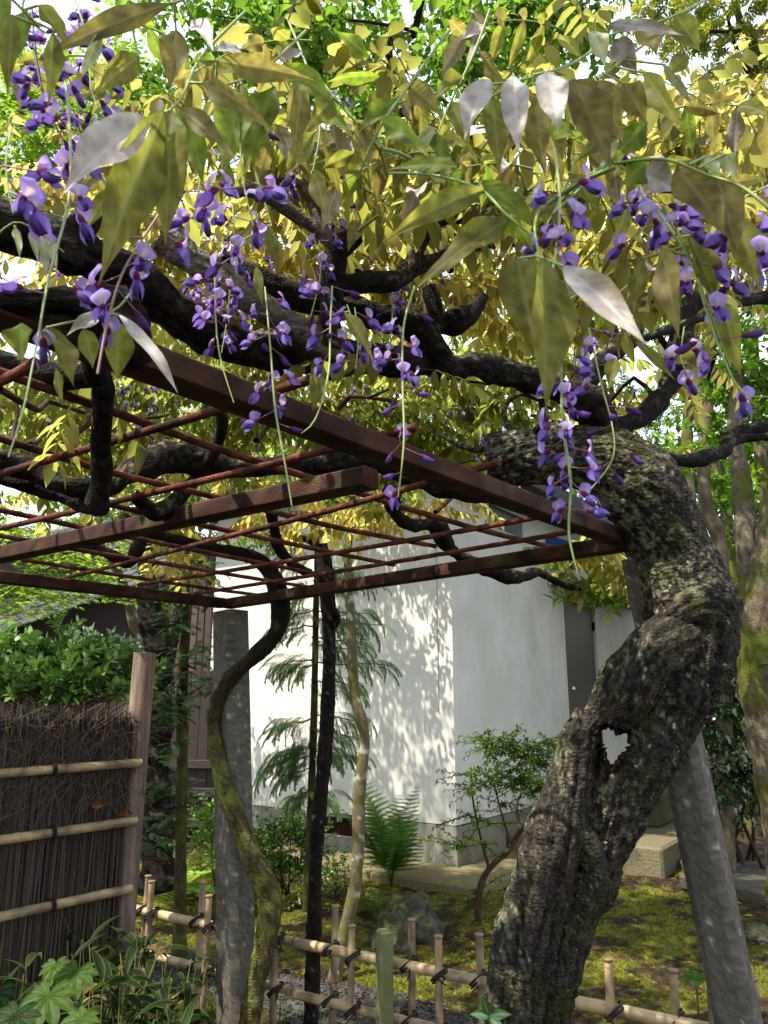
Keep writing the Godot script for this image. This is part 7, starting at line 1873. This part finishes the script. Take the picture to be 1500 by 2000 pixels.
	tube(k, [Vector4(0.657,-0.039,-5.900,0.0250), Vector4(0.662,0.108,-5.900,0.0234), Vector4(0.695,0.274,-5.900,0.0235), Vector4(0.771,0.374,-5.900,0.0200), Vector4(0.895,0.476,-5.900,0.0183), Vector4(0.973,0.595,-5.900,0.0147), Vector4(1.050,0.664,-5.900,0.0129)], 12, 0.02, 6, {"lump": 0.3})
	tube(k, [Vector4(0.984,0.595,-5.900,0.0129), Vector4(0.963,0.785,-5.900,0.0093), Vector4(1.043,0.926,-5.900,0.0075), Vector4(1.091,1.139,-5.900,0.0056)], 8, 0.02, 4)
	tube(k, [Vector4(0.745,0.357,-5.900,0.0127), Vector4(0.696,0.544,-5.900,0.0092), Vector4(0.648,0.785,-5.900,0.0074), Vector4(0.629,1.032,-5.900,0.0056)], 8, 0.02, 6)
	tube(k, [Vector4(0.908,0.510,-5.900,0.0091), Vector4(0.849,0.716,-5.900,0.0074), Vector4(0.801,0.926,-5.900,0.0056)], 8, 0.02, 6)
	part(o, "stem", k, M.bark_fine)
	crown(o, "leaves", [[Vector3(0.777,1.181,-5.800),0.12,34], [Vector3(0.963,1.181,-5.800),0.12,36], [Vector3(1.107,1.110,-5.800),0.12,34], [Vector3(0.880,0.970,-5.800),0.12,34], [Vector3(1.061,0.901,-5.800),0.11,30], [Vector3(0.746,0.961,-5.900),0.08,14], [Vector3(0.670,0.890,-5.900),0.05,7], [Vector3(0.617,0.996,-5.900),0.05,6], [Vector3(0.646,0.716,-5.900),0.06,9], [Vector3(0.736,0.647,-5.900),0.05,6], [Vector3(0.540,0.526,-5.800),0.06,10], [Vector3(0.714,0.527,-5.900),0.04,4], [Vector3(0.852,0.785,-5.900),0.05,6], [Vector3(1.184,1.221,-5.700),0.07,12], [Vector3(0.614,0.207,-5.900),0.04,4]], small_leaf, M.leaf, Color(0.34, 0.50, 0.18), Color(0.60, 0.72, 0.32), {"s0": 0.75, "s1": 1.2})
	for q in [Vector3(1.053,1.254,-5.750), Vector3(1.086,1.325,-5.750), Vector3(1.029,1.212,-5.750)]:
		k = Kit.new()
		for i in 6:
			var a: float = TAU * i / 6
			leaf(k, q, Vector3(cos(a), 0.3, sin(a)), Vector3.UP, 0.028, 0.02, {"rows": 4, "cols": 3, "c0": Color(0.85, 0.62, 0.52), "droop": 0.4})
		part(o, "flower", k, M.petal)
	# seedling by the leaning post
	o = thing("seedling", "thin seedling with a rosette of long leaves left of the leaning post", "seedling", Vector3(1.373,0.000,-3.838))
	k = Kit.new()
	var head: Vector3 = Vector3(1.001,0.634,-2.750)
	tube(k, [v4(Vector3(head.x - 0.01, 0, head.z), 0.005), v4(head, 0.0035)], 7, 0.05, -1, {"color": Color(0.30, 0.30, 0.16)})
	part(o, "stem", k, M.stem)
	for i in 8:
		var a: float = TAU * i / 8 + 0.3
		k = Kit.new()
		leaf(k, head, Vector3(cos(a), 0.35, sin(a)), Vector3.UP, rf(0.06, 0.1), 0.026, {"rows": 8, "cols": 5, "droop": rf(0.4, 1.0), "c0": Color(0.30, 0.48, 0.13), "c1": Color(0.42, 0.60, 0.18), "vein": Color(0.5, 0.65, 0.3)})
		part(o, "leaf", k, M.leaf)
	# strap leaf plant growing on the trunk's foot
	o = thing("seedling", "pair of dark leaves sprouting from the foot of the lichened trunk", "seedling", Vector3(0.240,0.831,-1.930))
	for i in 4:
		k = Kit.new()
		leaf(k, Vector3(0.234,0.821,-1.930), Vector3([-0.3, 0.9, 0.4, -0.8][i], [0.9, 0.3, -0.3, 0.3][i], 0.3), Vector3(0, 0.4, 1), rf(0.045, 0.06), 0.02, {"rows": 8, "cols": 5, "droop": 0.2, "c0": Color(0.18, 0.30, 0.13), "c1": Color(0.24, 0.38, 0.16), "vein": Color(0.4, 0.5, 0.3)})
		part(o, "leaf", k, M.gloss)
	# sasa bamboo grass, lower left
	rng.seed = 240
	var clumps := [[285,1990,3.0,"dwarf bamboo clump right before the brush fence's end post"], [200,2030,2.8,"dwarf bamboo clump behind the pale lobed leaves"], [380,2020,2.95,"dwarf bamboo clump at the foot of the far concrete post"], [330,1960,3.3,"dwarf bamboo clump growing through the bamboo lattice"], [60,2040,2.6,"shaded dwarf bamboo clump at the lower left corner"], [450,2030,3.0,"dwarf bamboo clump lowest beside the mossy vine"], [250,1930,3.4,"dwarf bamboo clump against the brush fence's foot"], [150,2090,2.45,"dwarf bamboo clump nearest the frame's lower edge"], [340,2080,2.6,"dwarf bamboo clump before the others, right of the lobed leaves"], [390,2000,3.35,"dwarf bamboo clump behind the bamboo lattice beside the far concrete post"], [230,2040,2.95,"tall dwarf bamboo clump between the lobed leaves and the fence corner"]]
	for ci in clumps.size():
		var c: Array = clumps[ci]
		var u: float = (c[0] - 750.0) / 1500.0
		var base := Vector3(u * c[2] * 1.10, 0.0, -c[2])
		o = thing("dwarf_bamboo", c[3], "bamboo plant", base, "dwarf bamboo in the lower left corner")
		for s in 11:
			k = Kit.new()
			var lean := Vector3(rf(-0.2, 0.2), rf(0.30, 0.62), rf(-0.14, 0.14))
			var foot: Vector3 = base + Vector3(rf(-0.12, 0.12), 0, rf(-0.1, 0.1))
			tube(k, [v4(foot, 0.003), v4(foot + lean * 0.6, 0.0025), v4(foot + lean, 0.0018)], 5, 0.08, -1, {"color": Color(0.40, 0.42, 0.22)})
			var culm := part(o, "culm", k, M.stem)
			for q in 5:
				k = Kit.new()
				var a: float = rf(0, TAU)
				var green := Color(0.12, 0.20, 0.10).lerp(Color(0.22, 0.33, 0.15), rng.randf())
				if rng.randf() < 0.06:
					green = Color(0.58, 0.48, 0.32)
				leaf(k, foot + lean * rf(0.5, 1.0), Vector3(cos(a), rf(0.2, 1.1), sin(a)), Vector3(rf(-0.3, 0.3), 1, rf(-0.3, 0.5)), rf(0.13, 0.21), rf(0.026, 0.040), {"rows": 9, "cols": 5, "droop": rf(0.3, 1.3), "fold": rf(0.1, 0.35), "peak": 0.3, "c0": green, "c1": green, "vein": green.lightened(0.12)})
				var w := 5
				for i in k.c.size():
					if i % w == 0 or i % w == w - 1:
						k.c[i] = mix(k.c[i], Color(0.70, 0.66, 0.46), 0.55)
				part(culm, "leaf", k, M.leaf)
	# fatsia-like plant with pale lobed leaves
	rng.seed = 250
	o = thing("lobed_plant", "young plant with bright lime green lobed leaves in the lower left", "plant", Vector3(-1.18, 0, -2.7))
	for s in [[Vector3(-1.020,0.633,-2.620), 0.155, 0.0], [Vector3(-0.990,0.656,-2.750), 0.125, 0.5], [Vector3(-1.096,0.648,-2.850), 0.09, -0.6], [Vector3(-1.063,0.620,-2.500), 0.13, 0.2], [Vector3(-1.175,0.646,-2.600), 0.12, 0.8], [Vector3(-0.871,0.613,-2.500), 0.10, 0.9]]:
		k = Kit.new()
		var at: Vector3 = s[0]
		tube(k, [v4(Vector3(-1.18, 0.02, -2.72), 0.004), v4(at * 0.5 + Vector3(-0.59, 0.08, -1.36), 0.0035), v4(at, 0.003)], 6, 0.05, -1, {"color": Color(0.42, 0.50, 0.22)})
		var pet := part(o, "leaf_stalk", k, M.stem)
		k = Kit.new()
		var dark: bool = s[2] > 0.1 and s[1] > 0.11 and s[2] != 0.5
		for f in 9:
			var a: float = (f - 4) * 0.62 + PI / 2 + s[2] * 0.3 + rf(-0.06, 0.06)
			var l: float = s[1] * 0.82 * (1.0 - 0.085 * absf(f - 4))
			var c := Color(0.33, 0.47, 0.15) if not dark else Color(0.15, 0.28, 0.10)
			var out: Vector3 = Vector3(cos(a), 0, 0) + Vector3(0, -0.62, 0.78) * sin(a)
			leaf(k, at - out * 0.004, out + Vector3(0, 0.12, 0), Vector3(0, 0.78, 0.62), l, l * 0.34, {"rows": 12, "cols": 7, "droop": 0.35, "fold": 0.22, "peak": 0.60, "taper": 0.9, "wave": 0.04, "c0": c, "c1": c.lightened(0.06), "vein": c.lightened(0.25)})
		part(pet, "leaf_blade", k, M.leaf)
	# grass blades in the path's edge
	rng.seed = 260
	var blades := Kit.new()
	for i in 14:
		var a: float = rf(0, TAU)
		leaf(blades, Vector3(rf(-0.02, 0.02), 0, rf(-0.02, 0.02)), Vector3(cos(a) * 0.5, 1, sin(a) * 0.5), Vector3(cos(a), 0.2, sin(a)), rf(0.08, 0.2), 0.005, {"rows": 5, "cols": 2, "droop": 0.7, "fold": 0.0, "c0": g(rf(0.7, 1.0))})
	var xs: Array = []
	var ts: Array = []
	for i in 260:
		var t := rf(-0.2, 2.6)
		var dd := rf(0.15, 0.75)
		if i > 150:
			t = rf(-0.3, 0.9)
			dd = rf(-0.5, 0.4)
		var at := Vector3(-1.10 + 0.845 * t + 0.535 * dd, 0, -3.72 + 0.535 * t - 0.845 * dd)
		at.y = ground_h(at.x, at.z)
		xs.append(Transform3D(Basis(Vector3.UP, rf(0, TAU)).scaled(Vector3.ONE * rf(0.5, 1.2)), at))
		ts.append(tint(Color(0.22, 0.34, 0.12), Color(0.42, 0.52, 0.2)))
	var gr := thing("grass", "thin dark grass tufts along the foot of the bamboo fence", "grass")
	gr.set_meta("kind", "stuff")
	many(gr, "grass_tufts", blades.mesh(), M.leaf, xs, ts)

func fern(base: Vector3, length: float, count: int, ca: Color, cb: Color, label: String, spread: float) -> void:
	var o := thing("fern", label, "fern", base, "")
	var mesh := sprig_fern(int(length * 100), length, 20, 0.55 if spread < 0.5 else 1.3).mesh()
	for i in count:
		var m: StandardMaterial3D = M.leaf.duplicate()
		m.albedo_color = tint(ca, cb)
		var yaw: float = TAU * (i + rf(-0.2, 0.2)) / count
		put(o, "frond", mesh, m, Transform3D((Basis(Vector3.UP, yaw) * Basis(Vector3(0, 0, 1), rf(-0.2, 0.25) + (rf(0.3, 0.6) if spread < 0.5 else 0.0)) * Basis(Vector3.RIGHT, rf(-0.2, 0.2))).scaled(Vector3.ONE * rf(0.75, 1.1)), base))

func shrub(base: Vector3, blobs: Array, mesh: Mesh, ca: Color, cb: Color, label: String) -> void:
	if blobs.is_empty():
		return
	var o := thing("shrub", label, "shrub", base)
	var k := Kit.new()
	for b in blobs:
		limb(k, base + rv() * Vector3(0.05, 0, 0.05), b[0], 0.008, 0.003, 6, 0.03, 6)
	part(o, "stem", k, M.bark_fine)
	crown(o, "leaves", blobs, mesh, M.gloss, ca, cb, {"s0": 0.6, "s1": 1.0, "p0": -0.2, "p1": 1.0})
